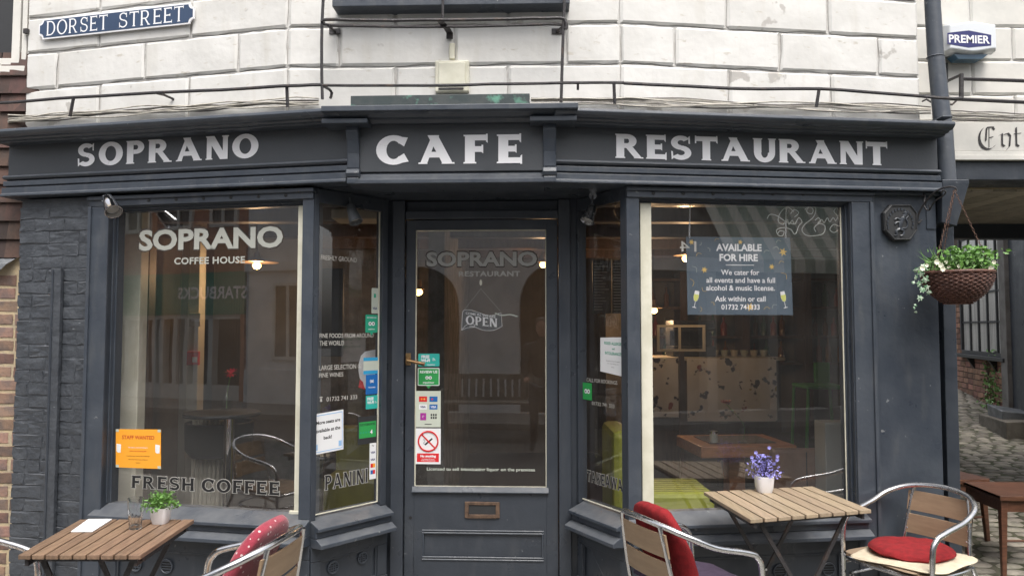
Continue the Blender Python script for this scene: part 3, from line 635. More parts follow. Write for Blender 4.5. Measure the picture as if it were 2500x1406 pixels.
# ---- painted brick pier at the left, smooth pier at the right
pier = empty('pier', FL.P(S(FL, 130), 0, 0), cafe, label='dark painted brick pier')
pL, pR = S(FL, 42, 850, 0), S(FL, 216)
zpt = zs + .0
c = MB(); c.box(pL, pR - .002, -.25, -.0022, 0, zpt, FL); put('pier_core', c, K['pbrick'], pier)
_bv = {}
def brick_mesh(L, H, D, var, mt, jit=.0028, key='b'):
    k = (round(L, 3), round(H, 3), var, key)
    if k not in _bv:
        me = bpy.data.meshes.new('brick'); e = min(L, H) * .06; rr = random.Random(var * 31 + int(L * 1000)); vs = []; fs = []
        j = lambda q=jit: rr.uniform(-q, q)
        for ring, (o, d) in enumerate(((0, 0.0), (D, 0.0), (D + .0012, e))):
            for (x, z) in ((-1, -1), (0, -1), (1, -1), (1, 0), (1, 1), (0, 1), (-1, 1), (-1, 0)):
                vs.append((x * (L / 2 - d) + j(), -o + (j(jit * .5) if ring else 0), z * (H / 2 - d) + j()))
        for a in range(2):
            for i in range(8): n_ = (i + 1) % 8; fs.append((a * 8 + i, a * 8 + n_, (a + 1) * 8 + n_, (a + 1) * 8 + i))
        vs.append((j(), -(D + .0015) + j(jit * .5), j()))
        for i in range(8): fs.append((16 + i, 16 + (i + 1) % 8, 24))
        me.from_pydata(vs, [], fs); me.materials.append(mt); me.update(); _bv[k] = me
    return _bv[k]
def courses(parent, fr, s0, s1, z0, z1, H, L, mt, gap, D, off, key, skip=None, name='brick', stag=.5, half_prob=0.0, jit=.0028, nvar=5, tilt=.006, mx=10 ** 6):
    rz = math.atan2(fr.u.y, fr.u.x); z = z0; r_ = 0; cnt = 0
    while z + H * .5 < z1:
        x = s0 - (L * stag if r_ % 2 else 0)
        while x < s1:
            LL = L if not (half_prob and R.random() < half_prob) else L * .48
            a0, a1 = max(x, s0), min(x + LL, s1)
            if a1 - a0 > .03 and not (skip and skip((a0 + a1) / 2, z + H / 2)) and cnt < mx:
                l = round((a1 - a0 - gap) / .02) * .02 or .02
                me = brick_mesh(min(l, a1 - a0 - gap * .4), H - gap, D, R.randrange(nvar), mt, jit, key)
                link(name, me, parent, fr.P((a0 + a1) / 2, off + R.uniform(-.0015, .0015), z + H / 2), (0, R.uniform(-tilt, tilt), rz)); cnt += 1
            x += LL
        z += H; r_ += 1
    return cnt
cond = S(FL, 143)
courses(pier, FL, pL - .01, pR - .004, .0, zpt - .01, .0735, .205, K['pbrick'], .009, .003, -.0035, 'p', jit=.0050, tilt=.018, half_prob=.25)
# conduit cover down the pier
cd = thing('conduit', FL.P(cond, .02, 0), 'dark painted vertical cable trunking running down the painted brick pier', 'conduit')
c = MB(); zc = Z(FL, 143, 655, .02); c.box(S(FL, 128), S(FL, 153), .004, .03, 0, zc, FL); put('trunking', c, K['pbrick'], cd, bev=.004)
c = MB(); c.box(S(FL, 132), S(FL, 136), .03, .034, 0, zc - .01, FL); put('seam', c, K['paint_d'], cd)
# right pier
c = MB(); q0, q1 = S(FR, 2133) + .001, S(FR, 2294)
c.box(q0, q1, -.3, .0, 0, zs, FR); c.box(q0, q0 + .02, .0, .010, 0, zs - .02, FR); c.box(q1 - .06, q1 - .002, .0, .006, Z(FR, 2270, 560, 0), zs, FR)
c.box(q0 - .01, q1 + .012, -.1, .03, zs - .018, zs - .001, FR)
put('right_pier', c, K['paint'], cafe, bev=.005)
c = MB(); pA = FR.P(q1, 0, 0)
c.add([(pA.x - .05, pA.y + .29, 0), (pA.x - .001, pA.y + .29, 0), (4.55, 8.4, 0), (4.40, 8.4, 0), (pA.x - .05, pA.y + .29, 2.62), (pA.x - .001, pA.y + .29, 2.62), (4.55, 8.4, 2.62), (4.40, 8.4, 2.62)], [(3, 2, 1, 0), (4, 5, 6, 7), (0, 1, 5, 4), (1, 2, 6, 5), (2, 3, 7, 6), (3, 0, 4, 7)])
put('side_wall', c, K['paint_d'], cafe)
# ---- door between its posts
zfl = .10
dr = empty('door', FD.P(.5, 0, zfl), cafe)
dx = lambda p, y=850, o=0.0: FD.hit(p, y, o)[0]
zdt = Z(FD, 1170, 537); zg1 = Z(FD, 1170, 561); zg0 = Z(FD, 1170, 1190)
d0, d1, g0, g1 = dx(990), dx(1362), dx(1013), dx(1334)
c = MB()
c.box(d0, g0, -.045, 0, zfl, zdt, FD); c.box(g1, d1, -.045, 0, zfl, zdt, FD); c.box(g0, g1, -.045, 0, zg1, zdt, FD)
zp1, zp0 = Z(FD, 1170, 1297), Z(FD, 1170, 1362)
c.box(g0, g1, -.045, 0, zp1, zg0, FD); c.box(g0, g1, -.045, 0, zfl, zp0, FD)
u0, u1 = dx(1033, 1330), dx(1325, 1330)
c.box(g0, u0, -.045, 0, zp0, zp1, FD); c.box(u1, g1, -.045, 0, zp0, zp1, FD); c.box(u0, u1, -.045, -.010, zp0, zp1, FD)
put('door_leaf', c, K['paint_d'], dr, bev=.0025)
c = MB()
for zc_ in (zp0, zp1):
    for k in (-.010, .004): c.tube([FD.P(u0 - .005, .001, zc_ + k), FD.P(u1 + .005, .001, zc_ + k)], .0055, 6)
for s_ in (u0, u1): c.tube([FD.P(s_, .0, zp0), FD.P(s_, .0, zp1)], .005, 6)
put('panel_moulding', c, K['paint'], dr, sm=True)
c = MB(); sweep(c, FD, g0 - .012, g1 + .012, [(-.02, zg0 + .004), (.004, zg0 + .004), (.018, zg0 - .022), (.018, zg0 - .028), (-.02, zg0 - .028)]); put('weather_bar', c, K['paint'], dr, bev=.002)
c = MB(); c.box(g0, g1, -.026, -.020, zg0, zg1, FD); put('pane', c, K['glass'], dr)
c = MB()
for (a, b_, y0, y1) in ((g0, g0 + .006, zg0, zg1), (g1 - .006, g1, zg0, zg1), (g0, g1, zg0, zg0 + .006), (g0, g1, zg1 - .006, zg1)): c.box(a, b_, -.0195, -.012, y0, y1, FD)
put('putty_bead', c, K['cream'], dr)
lb = MB(); l0, l1 = dx(1135, 1243), dx(1220, 1243); h0, h1 = Z(FD, 1170, 1263), Z(FD, 1170, 1224)
for (a, b_, y0, y1) in ((l0, l0 + .022, h0, h1), (l1 - .022, l1, h0, h1), (l0 + .022, l1 - .022, h0, h0 + .020), (l0 + .022, l1 - .022, h1 - .018, h1)): lb.box(a, b_, .0, .009, y0, y1, FD)
put('letter_box', lb, K['copperp'], dr, bev=.002)
lb = MB(); lb.box(l0 + .022, l1 - .022, .0, .003, h0 + .020, h1 - .018, FD); put('letter_flap', lb, K['char'], dr)
hd = MB(); hs_, hz = FD.hit(996, 879, .02); hd.lathe(FD.P(hs_, 0, hz), [(.010, 0), (.010, .045), (.0001, .046)], 10, ax=FD.n); h2 = FD.hit(1037, 889, .05)
hd.tube([FD.P(hs_, .045, hz), FD.P(hs_ + .03, .05, hz - .006), FD.P(h2[0], .05, h2[1])], [.007, .009, .012], 10); hd.box(hs_ - .016, hs_ + .014, .0, .006, hz - .03, hz + .04, FD)
put('handle', hd, K['brass'], dr, sm=True)
kh = MB(); ks, kz = FD.hit(1002, 1263, 0); kh.lathe(FD.P(ks, .0, kz), [(.009, 0), (.009, .002), (.0001, .0021)], 10, ax=FD.n); put('keyhole', kh, K['black'], dr)
c = MB(); zdh = Z(FD, 1170, 515)
c.box(d0 - .004 - .075, d0 - .004, -.12, .03, 0, zs, FD); c.box(d1 + .004, d1 + .075, -.12, .03, 0, zs, FD); c.box(d0 - .004, d1 + .004, -.12, .02, zdt + .004, zdh, FD); c.box(d0 - .004, d1 + .004, -.12, -.01, zdh, zs, FD)
c.box(-.03, d0 - .07, -.11, -.003, 0, zs + .02, FD); c.box(d1 + .07, 1.16, -.11, -.003, 0, zs + .02, FD)
put('door_frame', c, K['paint_d'], cafe, bev=.005)
c = MB(); c.add([(-1.05, 4.12, 0), (.6, 4.09, 0), (.42, 4.45, 0), (-.75, 4.5, 0), (-1.05, 4.12, zfl), (.6, 4.09, zfl), (.42, 4.45, zfl), (-.75, 4.5, zfl)], [(0, 1, 5, 4), (4, 5, 6, 7), (0, 3, 2, 1), (1, 2, 6, 5), (2, 3, 7, 6), (3, 0, 4, 7)])
put('doorstep', c, K['pave'], cafe, bev=.01)
# ---- upper window: only its sill and lower frame reach into the picture
wu = empty('window', WC.P(.9, 0, 3.36), cafe, label='upper window above the iron frame')
c = MB(); s0, s1 = S(WC, 812, 5, .1), S(WC, 1391, 5, .1); z0 = Z(WC, 1100, 13, .11); c.box(s0, s1, -.02, .11, z0, z0 + .05, WC); c.box(s0 + .03, s1 - .03, -.02, .075, z0 + .05, z0 + .08, WC); put('sill', c, K['paint'], wu, bev=.004)
c = MB(); zz0 = z0 + .081
c.box(s0 + .05, s0 + .12, -.012, .03, zz0, zz0 + 1.4, WC); c.box(s1 - .12, s1 - .05, -.012, .03, zz0, zz0 + 1.4, WC); c.box(s0 + .12, s1 - .12, -.012, .03, zz0, zz0 + .07, WC); c.box(s0 + .12, s1 - .12, -.012, .03, zz0 + 1.33, zz0 + 1.4, WC); c.box((s0 + s1) / 2 - .02, (s0 + s1) / 2 + .02, -.012, .02, zz0 + .07, zz0 + 1.33, WC)
put('frame', c, K['paint'], wu, bev=.004)
c = MB(); c.box(s0 + .12, s1 - .12, -.009, .004, zz0 + .07, zz0 + 1.33, WC); put('pane', c, K['glassk'] if 'glassk' in K else K['char'], wu)
# ---- flat roof slab over the room keeps the inside dark
c = MB(); c.add([(-2.9, 4.75, 2.64), (2.3, 4.75, 2.64), (4.5, 8.4, 2.64), (4.5, 9.2, 2.64), (-2.9, 9.2, 2.64), (-2.9, 4.75, 2.8), (2.3, 4.75, 2.8), (4.5, 8.4, 2.8), (4.5, 9.2, 2.8), (-2.9, 9.2, 2.8)], [(4, 3, 2, 1, 0), (5, 6, 7, 8, 9)] + [(i, (i + 1) % 5, 5 + (i + 1) % 5, 5 + i) for i in range(5)]); put('upper_floor', c, K['paint_d'], cafe)
# ================================================================ ground, neighbours, alley, the other side of the street
def gz(y): return max(0.0, .09 * (y - 4.8))
c = MB(); c.quad([(-60, -40, -.12), (60, -40, -.12), (60, 60, -.12), (-60, 60, -.12)]); put('ground', c, K['asph'], kind='structure')
c = MB(); c.box(-30, 30, -3.6, 1.6, -.119, -.10); put('road', c, K['asph'], kind='structure')
c = MB(); c.box(-30, 2.38, 1.6, 4.9, -.118, .0); c.box(-30, 30, -5.0, -3.6, -.118, .0); put('pavement', c, K['pave'], kind='structure')
c = MB(); c.box(-30, 30, 1.48, 1.598, -.117, .004); c.box(-30, 30, -3.598, -3.48, -.117, .004); put('kerb', c, K['pave'], kind='structure', bev=.01)
alley = empty('alley_pavement', (3, 5, 0), kind='structure')
c = MB()
ysl = [1.602, 4.0, 4.8] + [4.8 + .8 * i for i in range(1, 14)]
for i in range(len(ysl) - 1):
    y0, y1 = ysl[i], ysl[i + 1]; c.add([(2.383, y0, gz(y0) - .004), (11, y0, gz(y0) - .004), (11, y1, gz(y1) - .004), (2.383, y1, gz(y1) - .004)], [(0, 1, 2, 3)])
c.flat = True; put('bedding', c, K['dirt'], alley)
def cob(L, D, v):
    me = bpy.data.meshes.new('cobble'); rr = random.Random(v); vs = []; fs = []
    for ring, (k, z) in enumerate(((1.0, -.03), (.98, -.004), (.76, .003))):
        for i in range(8):
            t = (i + .5) * math.pi / 4; x = max(-1, min(1, 1.25 * math.cos(t))); y = max(-1, min(1, 1.25 * math.sin(t)))
            vs.append((x * L / 2 * k + rr.uniform(-.005, .005), y * D / 2 * k + rr.uniform(-.005, .005), z + rr.uniform(-.003, .003)))
    for a in range(2):
        for i in range(8): n_ = (i + 1) % 8; fs.append((a * 8 + i, a * 8 + n_, (a + 1) * 8 + n_, (a + 1) * 8 + i))
    vs.append((0, 0, .005)); fs += [(16 + i, 16 + (i + 1) % 8, 24) for i in range(8)]
    me.from_pydata(vs, [], fs); me.materials.append(K['cobble']); me.shade_smooth(); return me
CM = [cob(L, D, i) for i, (L, D) in enumerate(((.165, .085), (.145, .088), (.18, .082), (.13, .09), (.155, .08)))]
spots = []; y = 4.25; row = 0
while y < 12.6:
    x = max(2.42, .560 * y) + R.uniform(-.1, 0); xe = .70 * y + .25
    while x < xe: spots.append((x, y + R.uniform(-.01, .01) + .03 * math.sin(x * 3))); x += R.choice((.155, .175, .165)) + .01
    y += .099; row += 1
rest = MB()
vis = [p for p in spots if .567 < p[0] / p[1] < .682 and p[1] > 4.7]
near = set(sorted(vis, key=lambda p: p[1])[:300])
for p in spots:
    if p in near:
        o = link('cobble', CM[R.randrange(5)], alley, (p[0], p[1], gz(p[1])), (math.atan(.09) if p[1] > 4.8 else 0, R.uniform(-.03, .03), R.uniform(-.06, .06)))
    else:
        me = CM[R.randrange(5)]; rest.add([v.co + Vector((p[0], p[1], gz(p[1] + v.co.y))) for v in me.vertices], [tuple(q.vertices) for q in me.polygons])
put('cobbles', rest, K['cobble'], alley, sm=True, kind='stuff')
# ---- brick and tile-hung building on the left
nb = thing('brick_building', (-4.0, 4.8, 0), 'yellow brick building with clay tile hanging beside the painted pier', 'building')
NL = Fr((-6.0, 4.60), (-2.9, 4.60)); zb_ = at(20, 640, 4.6).z; zt_ = at(20, 180, 4.6).z
nx = lambda p: NL.hit(p, 900)[0]; xe = nx(58)
c = MB(); c.box(0, xe, -.3, -.0005, 0, 5.6, NL); put('wall_core', c, K['mortar'], nb)
courses(nb, NL, nx(-640), nx(46), .0, zb_ - .04, .079, .225, K['brick'], .018, .004, -.002, 'n', jit=.0022, half_prob=.45, mx=300)
c = MB(); c.add([NL.P(0, .0, zb_ + .055), NL.P(xe - .03, .0, zb_ + .055), NL.P(xe - .09, .055, zb_ - .015), NL.P(0, .055, zb_ - .015), NL.P(0, .06, zb_ - .05), NL.P(xe - .12, .06, zb_ - .05),
    NL.P(0, .004, zb_ + .045), NL.P(xe - .03, .004, zb_ + .045), NL.P(xe - .095, .048, zb_ - .02), NL.P(0, .048, zb_ - .02)], [(0, 1, 2, 3), (3, 2, 5, 4), (6, 7, 8, 9), (0, 3, 9, 6), (1, 7, 8, 2)]); c.flat = True
put('lead_flashing', c, K['lead'], nb)
tiles = empty('tile_hanging', (-4, 4.58, zb_), nb); TH = .112; z = zb_ + .03; r_ = 0
tm = []
for v in range(3):
    b_ = MB(); b_.add([(-.082, -.030, -.075), (.082, -.030 + R.uniform(-.003, .003), -.075), (.082, -.004, .075), (-.082, -.004, .075), (-.082, -.018, -.075), (.082, -.018, -.075), (.082, .006, .075), (-.082, .006, .075)], [(0, 1, 2, 3), (4, 7, 6, 5), (0, 4, 5, 1), (1, 5, 6, 2), (2, 6, 7, 3), (3, 7, 4, 0)])
    me = bpy.data.meshes.new('tile'); me.from_pydata(b_.v, [], b_.f); me.materials.append(K['tile']); tm.append(me)
while z < zt_ + .02:
    x = nx(-640) - (.085 if r_ % 2 else 0)
    while x < xe - .1: link('tile', tm[R.randrange(3)], tiles, NL.P(x + .085, .004, z + .07), (0, R.uniform(-.015, .015), 0)); x += .171
    link('tile', tm[0], tiles, NL.P(xe - .05 - R.uniform(0, .03), .006, z + .07), (0, 0, 0), (.6, 1, 1)); z += TH; r_ += 1
wn = empty('window', NL.P(nx(0), 0, zt_), nb); xr = nx(42)
c = MB(); za = at(20, 165, 4.6).z; c.box(0.5, xr - .0, -.0, .03, zt_ - .02, za, NL); put('sill', c, K['white2'], wn, bev=.004)
c = MB(); c.box(nx(8), nx(26), -.0, .022, za, za + 1.4, NL); c.box(xr - .03, xr, -.0, .018, za, za + 1.4, NL); c.box(.6, nx(8), -.0, .022, za, za + .05, NL); put('frame', c, K['white2'], wn, bev=.003)
c = MB(); c.box(nx(26) + .001, xr - .031, -.004, .004, za, za + 1.4, NL); c.box(.6, nx(8) - .001, -.004, .004, za + .051, za + 1.4, NL); put('pane', c, K['char'], wn)
# ---- white building over the passage on the right
rb = thing('white_building', (3.6, 5.6, 0), 'white stone fronted building bridging the cobbled passage entrance', 'building')
NR = Fr((2.30, 4.76), (6.3, 4.76)); ry = lambda y_, x=2400: at(x, y_, 4.76).z; rx = lambda p: NR.hit(p, 300)[0]
c = MB(); c.box(0.02, 4.0, -.3, -.012, ry(300), 5.6, NR); c.box(2.45, 4.0, -2.2, -.012, 0, ry(300) - .001, NR); put('wall_core', c, K['joint'], rb)
rows = [ry(298), ry(232), ry(149), ry(66), ry(-18), ry(-100), ry(-190)]
for i in range(len(rows) - 1):
    cuts = [.02] + [rx(p) for p in ((2378, 2600) if i % 2 else (2318, 2480))] + [2.6, 3.3, 4.0]
    for j in range(len(cuts) - 1): put('stone', stone_mesh(cuts[j], cuts[j + 1], rows[i], rows[i + 1], NR, g=.004), K['white2'], rb)
sb = thing('entrance_sign', NR.P(1.0, .02, ry(372)), 'cream signboard with black blackletter word over the passage mouth', 'sign')
c = MB(); c.box(.03, 2.4, -.011, .03, ry(372), ry(301), NR); put('board', c, K['white2'], sb, bev=.003)
c = MB(); c.box(.03, 2.4, -.2, .05, ry(395), ry(383), NR); c.box(.03, 2.4, -.2, .035, ry(382.6), ry(372.5), NR); put('beam_trim', c, K['white2'], rb, bev=.003)
c = MB(); c.box(.03, 2.4, -.25, .02, ry(441), ry(395.5), NR); put('passage_beam', c, K['paint_d'], rb, bev=.004)
# blackletter strokes with a broad nib
def nib(mb, pts, w=.0, ang=38, fr=NR, off=.0325):
    d = Vector((math.cos(math.radians(ang)), math.sin(math.radians(ang)))) * w / 2
    for i in range(len(pts) - 1):
        p, q = Vector(pts[i]), Vector(pts[i + 1]); quad = [p - d, p + d, q + d, q - d]
        mb.add([fr.P(a.x, off + .0002 * (len(mb.f) % 7), a.y) for a in quad], [(0, 1, 2, 3)])
    mb.flat = True
def gl(px, py): s_, z_ = NR.hit(px, py, .03); return (s_, z_)
def arcp(cx, cy, rx_, ry_, a0, a1, k=12): return [gl(cx + rx_ * math.cos(math.radians(a0 + (a1 - a0) * i / k)), cy - ry_ * math.sin(math.radians(a0 + (a1 - a0) * i / k))) for i in range(k + 1)]
c = MB(); W1 = .019
nib(c, arcp(2412, 337, 22, 28, 125, 318), W1); nib(c, [gl(2406, 345), gl(2408, 312), gl(2423, 311), gl(2427, 318)], .014); nib(c, [gl(2414, 312), gl(2414, 361)], .006); nib(c, [gl(2414, 337), gl(2424, 335)], .013)
nib(c, [gl(2438, 332), gl(2446, 327), gl(2446, 354), gl(2452, 358)], .015); nib(c, [gl(2449, 330), gl(2460, 326), gl(2466, 333), gl(2464, 358), gl(2456, 367)], .015)
nib(c, [gl(2480, 312), gl(2481, 354), gl(2487, 358), gl(2493, 353)], .015); nib(c, [gl(2474, 328), gl(2492, 326)], .009)
nib(c, [gl(2497, 332), gl(2504, 327), gl(2504, 358)], .015); nib(c, [gl(2507, 330), gl(2516, 327)], .013)
nib(c, arcp(2533, 343, 9, 15, 70, 330), .014); nib(c, [gl(2546, 332), gl(2553, 327), gl(2553, 358)], .015); nib(c, [gl(2556, 330), gl(2566, 330), gl(2566, 358)], .014)
nib(c, arcp(2588, 343, 10, 15, 60, 320), .014); nib(c, arcp(2612, 343, 10, 15, 60, 320), .014)
put('lettering', c, K['iron'], sb)
# passage ceiling boards, far lintel
c = MB(); c.add([(2.6, 5.02, ry(441) - .005), (4.75, 5.02, ry(441) - .005), (4.75, 6.6, ry(441) - .005), (3.5, 6.6, ry(441) - .005), (2.6, 5.02, ry(441) + .08), (4.75, 5.02, ry(441) + .08), (4.75, 6.6, ry(441) + .08), (3.5, 6.6, ry(441) + .08)], [(3, 2, 1, 0), (4, 5, 6, 7), (0, 1, 5, 4), (1, 2, 6, 5), (2, 3, 7, 6), (3, 0, 4, 7)]); put('passage_ceiling_core', c, K['mortar'], rb)
K['ceil'] = mat('stained_ceiling_board', (.58, .52, .43), .8, c2=(.40, .36, .30), vs=6, bump=.3, rnd=.12, stretch=(1, 6, 1))
bd = [None]; b_ = MB(); b_.box(-.072, .072, -.79, .79, -.008, .008); me = bpy.data.meshes.new('board'); me.from_pydata(b_.v, [], b_.f); me.materials.append(K['ceil'])
x = 2.7
while x < 4.7:
    ya = 5.03; yb2 = min(6.6, 5.02 + max(.1, (x - 2.62) / .9 * 1.58)); link('board', me, rb, (x, (ya + yb2) / 2, ry(441) - .014), (0, 0, 0), (1, (yb2 - ya) / 1.58, 1)); x += .15
LT = 6.62; c = MB(); c.box(3.62, 4.75, LT, LT + .14, at(2400, 582, LT).z, at(2400, 545, LT).z + .15); put('passage_lintel', c, K['paint_d'], rb, bev=.005)
c = MB(); c.box(3.78, 4.9, LT + .02, LT + .25, at(2400, 545, LT).z + .15, 5.0); put('rear_wall', c, K['white2'], rb)
# ---- alley brick building with leaded window
ab = thing('alley_building', (6.6, 10.7, .5), 'red brown brick building in the alley behind the passage', 'building')
AW = Fr((7.30, 13.16), (5.80, 7.84)); aS = lambda p, y_=800: AW.hit(p, y_)[0]; aE = (Vector((5.80, 7.84)) - Vector((7.30, 13.16))).length
c = MB(); c.box(-.5, aE, -.4, -.010, -.1, 5.5, AW); put('wall_core', c, K['rmortar'], ab)
w0, w1, wz0, wz1 = aS(2352), aS(2462), AW.hit(2400, 858)[1], AW.hit(2400, 540)[1] + .25
sk = lambda s_, z_: (w0 - .08 < s_ < w1 + .08 and wz0 - .03 < z_ < wz1)
nbk = courses(ab, AW, aS(2318), aS(2470), .25, AW.hit(2400, 600)[1], .082, .225, K['rbrick'], .014, .008, -.006, 'r', skip=sk, jit=.003, half_prob=.2, mx=300)
aw = empty('window', AW.P((w0 + w1) / 2, 0, wz0), ab)
c = MB(); c.box(w0 - .06, w0, -.05, .03, wz0, wz1, AW); c.box(w1, w1 + .06, -.05, .03, wz0, wz1, AW); c.box(w0, w1, -.05, .03, wz0 - .05, wz0, AW); c.box(w0 - .12, w1 + .14, -.05, .12, wz0 - .10, wz0 - .051, AW); put('frame', c, K['char'], aw, bev=.004)
for t_ in (.25, .75):
    s_ = w0 + (w1 - w0) * t_; c = MB(); c.prism(AW, [(s_ - .03, wz0 - .10)], 0, .01) if False else sweep(c, AW, s_ - .03, s_ + .03, [(0, wz0 - .101), (.10, wz0 - .101), (.03, wz0 - .22), (0, wz0 - .26)]); put('bracket', c, K['char'], aw)
for i in range(1, 5):
    s_ = w0 + (w1 - w0) * i / 5; c = MB(); c.box(s_ - .018, s_ + .018, -.02, .02, wz0, wz1, AW); put('glazing_bar', c, K['char'], aw)
for i in range(1, 5):
    z_ = wz0 + (wz1 - wz0) * i / 5; c = MB(); c.box(w0, w1, -.02, .012, z_ - .014, z_ + .014, AW); put('glazing_bar', c, K['char'], aw)
K['netc'] = mat('net_curtain', (.85, .83, .78), .9, c2=(.62, .60, .56), vs=3, stretch=(6, 6, .3))
c = MB()
for i in range(40):
    s_ = w0 + (w1 - w0) * i / 40; s2_ = w0 + (w1 - w0) * (i + 1) / 40; c.add([AW.P(s_, -.008 + .006 * (i % 2), wz0), AW.P(s2_, -.008 + .006 * ((i + 1) % 2), wz0), AW.P(s2_, -.008 + .006 * ((i + 1) % 2), wz1), AW.P(s_, -.008 + .006 * (i % 2), wz1)], [(0, 1, 2, 3)])
c.flat = True; put('net_curtain', c, K['netc'], aw)
c = MB(); c.box(w0, w1, .002, .005, wz0, wz1, AW); put('pane', c, K['glass'], aw)
s0, s1 = aS(2462, 900) + .06, aS(2482, 900); c = MB(); c.box(s0, s1, -.02, .10, .2, 4.2, AW); put('door_post', c, mat('weathered_grey_post', (.17, .16, .15), .7, c2=(.12, .11, .10), vs=5, bump=.4), ab, bev=.005)
c = MB(); c.box(s1 + .001, aE - .05, -.02, .05, .2, 4.2, AW); put('door', c, K['paint_d'], ab, bev=.005)
# low step and plinth beside the wall
c = MB(); P_ = [at(2390, 1032, 9.3), at(2458, 1067, 8.5)]; zq = gz(8.9)
c.add([(P_[0].x, 9.3, .2), (P_[1].x, 8.5, .2), (P_[1].x + 1.2, 8.62, .2), (P_[0].x + 1.0, 9.95, .2), (P_[0].x, 9.3, at(2390, 1010, 9.3).z), (P_[1].x, 8.5, at(2458, 1030, 8.5).z), (P_[1].x + 1.2, 8.62, .52), (P_[0].x + 1.0, 9.95, .56)], [(3, 2, 1, 0), (4, 5, 6, 7), (0, 1, 5, 4), (1, 2, 6, 5), (2, 3, 7, 6), (3, 0, 4, 7)])
put('stone_step', c, mat('mossy_stone', (.13, .115, .095), .9, c2=(.19, .17, .14), vs=8, bump=.6), bev=.01, label='low mossy stone step beside the alley wall behind the stools', category='step')
c = MB(); c.add([(5.62, 8.75, .4), (6.3, 8.75, .4), (6.3, 9.2, .4), (5.75, 9.2, .4), (5.62, 8.75, .62), (6.3, 8.75, .54), (6.3, 9.2, .56), (5.72, 9.2, .66)], [(3, 2, 1, 0), (4, 5, 6, 7), (0, 1, 5, 4), (1, 2, 6, 5), (2, 3, 7, 6), (3, 0, 4, 7)]); put('plinth', c, K['lead'], bev=.01, label='grey sloping plinth by the dark alley door at the picture edge', category='plinth')
def leafcloud(mb, pts, size, flat=.0, m=0, rr=R):
    for p in pts:
        a = Vector((rr.gauss(0, 1), rr.gauss(0, 1), rr.gauss(0, .8))).normalized(); b_ = a.cross(Vector((rr.gauss(0, 1), rr.gauss(0, 1), rr.gauss(0, 1)))).normalized()
        s_ = size * rr.uniform(.6, 1.25); p = Vector(p); q = a.cross(b_) * s_ * .15
        mb.add([p - a * s_, p - b_ * s_ * .5 + q, p + a * s_, p + b_ * s_ * .5 + q], [(0, 1, 2), (0, 2, 3)], m)
    mb.flat = True
pl = thing('creeper', AW.P(aS(2420, 950), .05, gz(9.8)), 'straggly green creeper climbing the alley brick wall beneath the window', 'plant')
c = MB(); pts = []
for i in range(230):
    h = R.random() ** 1.8; px = 2418 + R.gauss(0, 9 + 6 * (1 - h)) + 8 * math.sin(h * 6); py = 1003 - 150 * h; s_, z_ = AW.hit(px, py, .06); pts.append(AW.P(s_, R.uniform(.01, .14) * (1.2 - h), z_))
leafcloud(c, pts, .035); put('foliage', c, K['leaf2'], pl)
c = MB()
for k in range(4): c.tube(smooth([AW.P(aS(2415 + 4 * k, 1000), .03, gz(9.8)), AW.P(aS(2412 + 6 * k, 950), .03, .75), AW.P(aS(2420 - 3 * k, 900), .02, 1.0), AW.P(aS(2420, 860), .02, 1.25)]), .005, 5)
put('stem', c, K['rmortar'], pl)
# ================================================================ the other side of the street, seen only in the glass
OY = -5.0
OF = Fr((20, OY), (-25, OY))                       # faces the cafe; u runs towards -x
K['grey_r'] = mat('pale_grey_render', (.80, .80, .79), .8, c2=(.72, .72, .71), vs=2, bump=.2)
K['obrick'] = mat('orange_red_brick_front', (.48, .22, .14), .85, c2=(.36, .17, .11), vs=7, bump=.5, bs=30)
K['sgreen'] = mat('shop_green', (.01, .22, .13), .5)
K['dkglass'] = mat('dark_window_glass', (.02, .022, .025), .08, spec=.6)
cs = thing('coffee_shop', (-13, OY - .3, 0), 'brick coffee shop with green fascia across the street, mirrored in the left window', 'building')
ox = lambda v: 20 - v     # world x -> s on OF
def mz(px, py): return FL.mirror(px, py, OY)
gt, gb_ = mz(500, 665).z, mz(500, 768).z
c = MB(); c.box(ox(-10.15), ox(-19), -.4, -.0, gt, 6.3, OF); c.box(ox(-10.15), ox(-10.3), -.4, .0, 0, gt - .001, OF); c.box(ox(-15.5), ox(-19), -.4, 0, 0, gt - .001, OF); put('wall', c, K['obrick'], cs)
c = MB(); c.box(ox(-10.16), ox(-15.49), -.3, .06, gb_, gt - .002, OF); put('fascia', c, K['sgreen'], cs)
c = MB(); p0, p1 = mz(602, 728), mz(432, 728); text_mb(c, OF, 'STARBUCKS', ox(p0.x), ox(p1.x), mz(500, 730).z, mz(500, 700).z, .064, bold=.02); put('lettering', c, K['lett'], cs)
c = MB(); c.box(ox(-10.31), ox(-15.48), -.3, -.2, 0, gb_ - .001, OF); put('shop_pane', c, K['dkglass'], cs)
z0_ = max(.05, mz(420, 965).z)
c = MB(); c.box(ox(-10.31), ox(-15.47), -.19, -.02, .0, z0_ + .25, OF)
for px in (300, 335, 368, 385, 418, 445, 470, 505): x_ = mz(px, 850).x; c.box(ox(x_) - .06, ox(x_) + .06, -.19, -.01, z0_ + .251, gb_ - .1, OF)
c.box(ox(-10.31), ox(-15.47), -.19, 0.0, gb_ - .099, gb_ - .002, OF); put('shop_frame', c, K['white2'], cs)
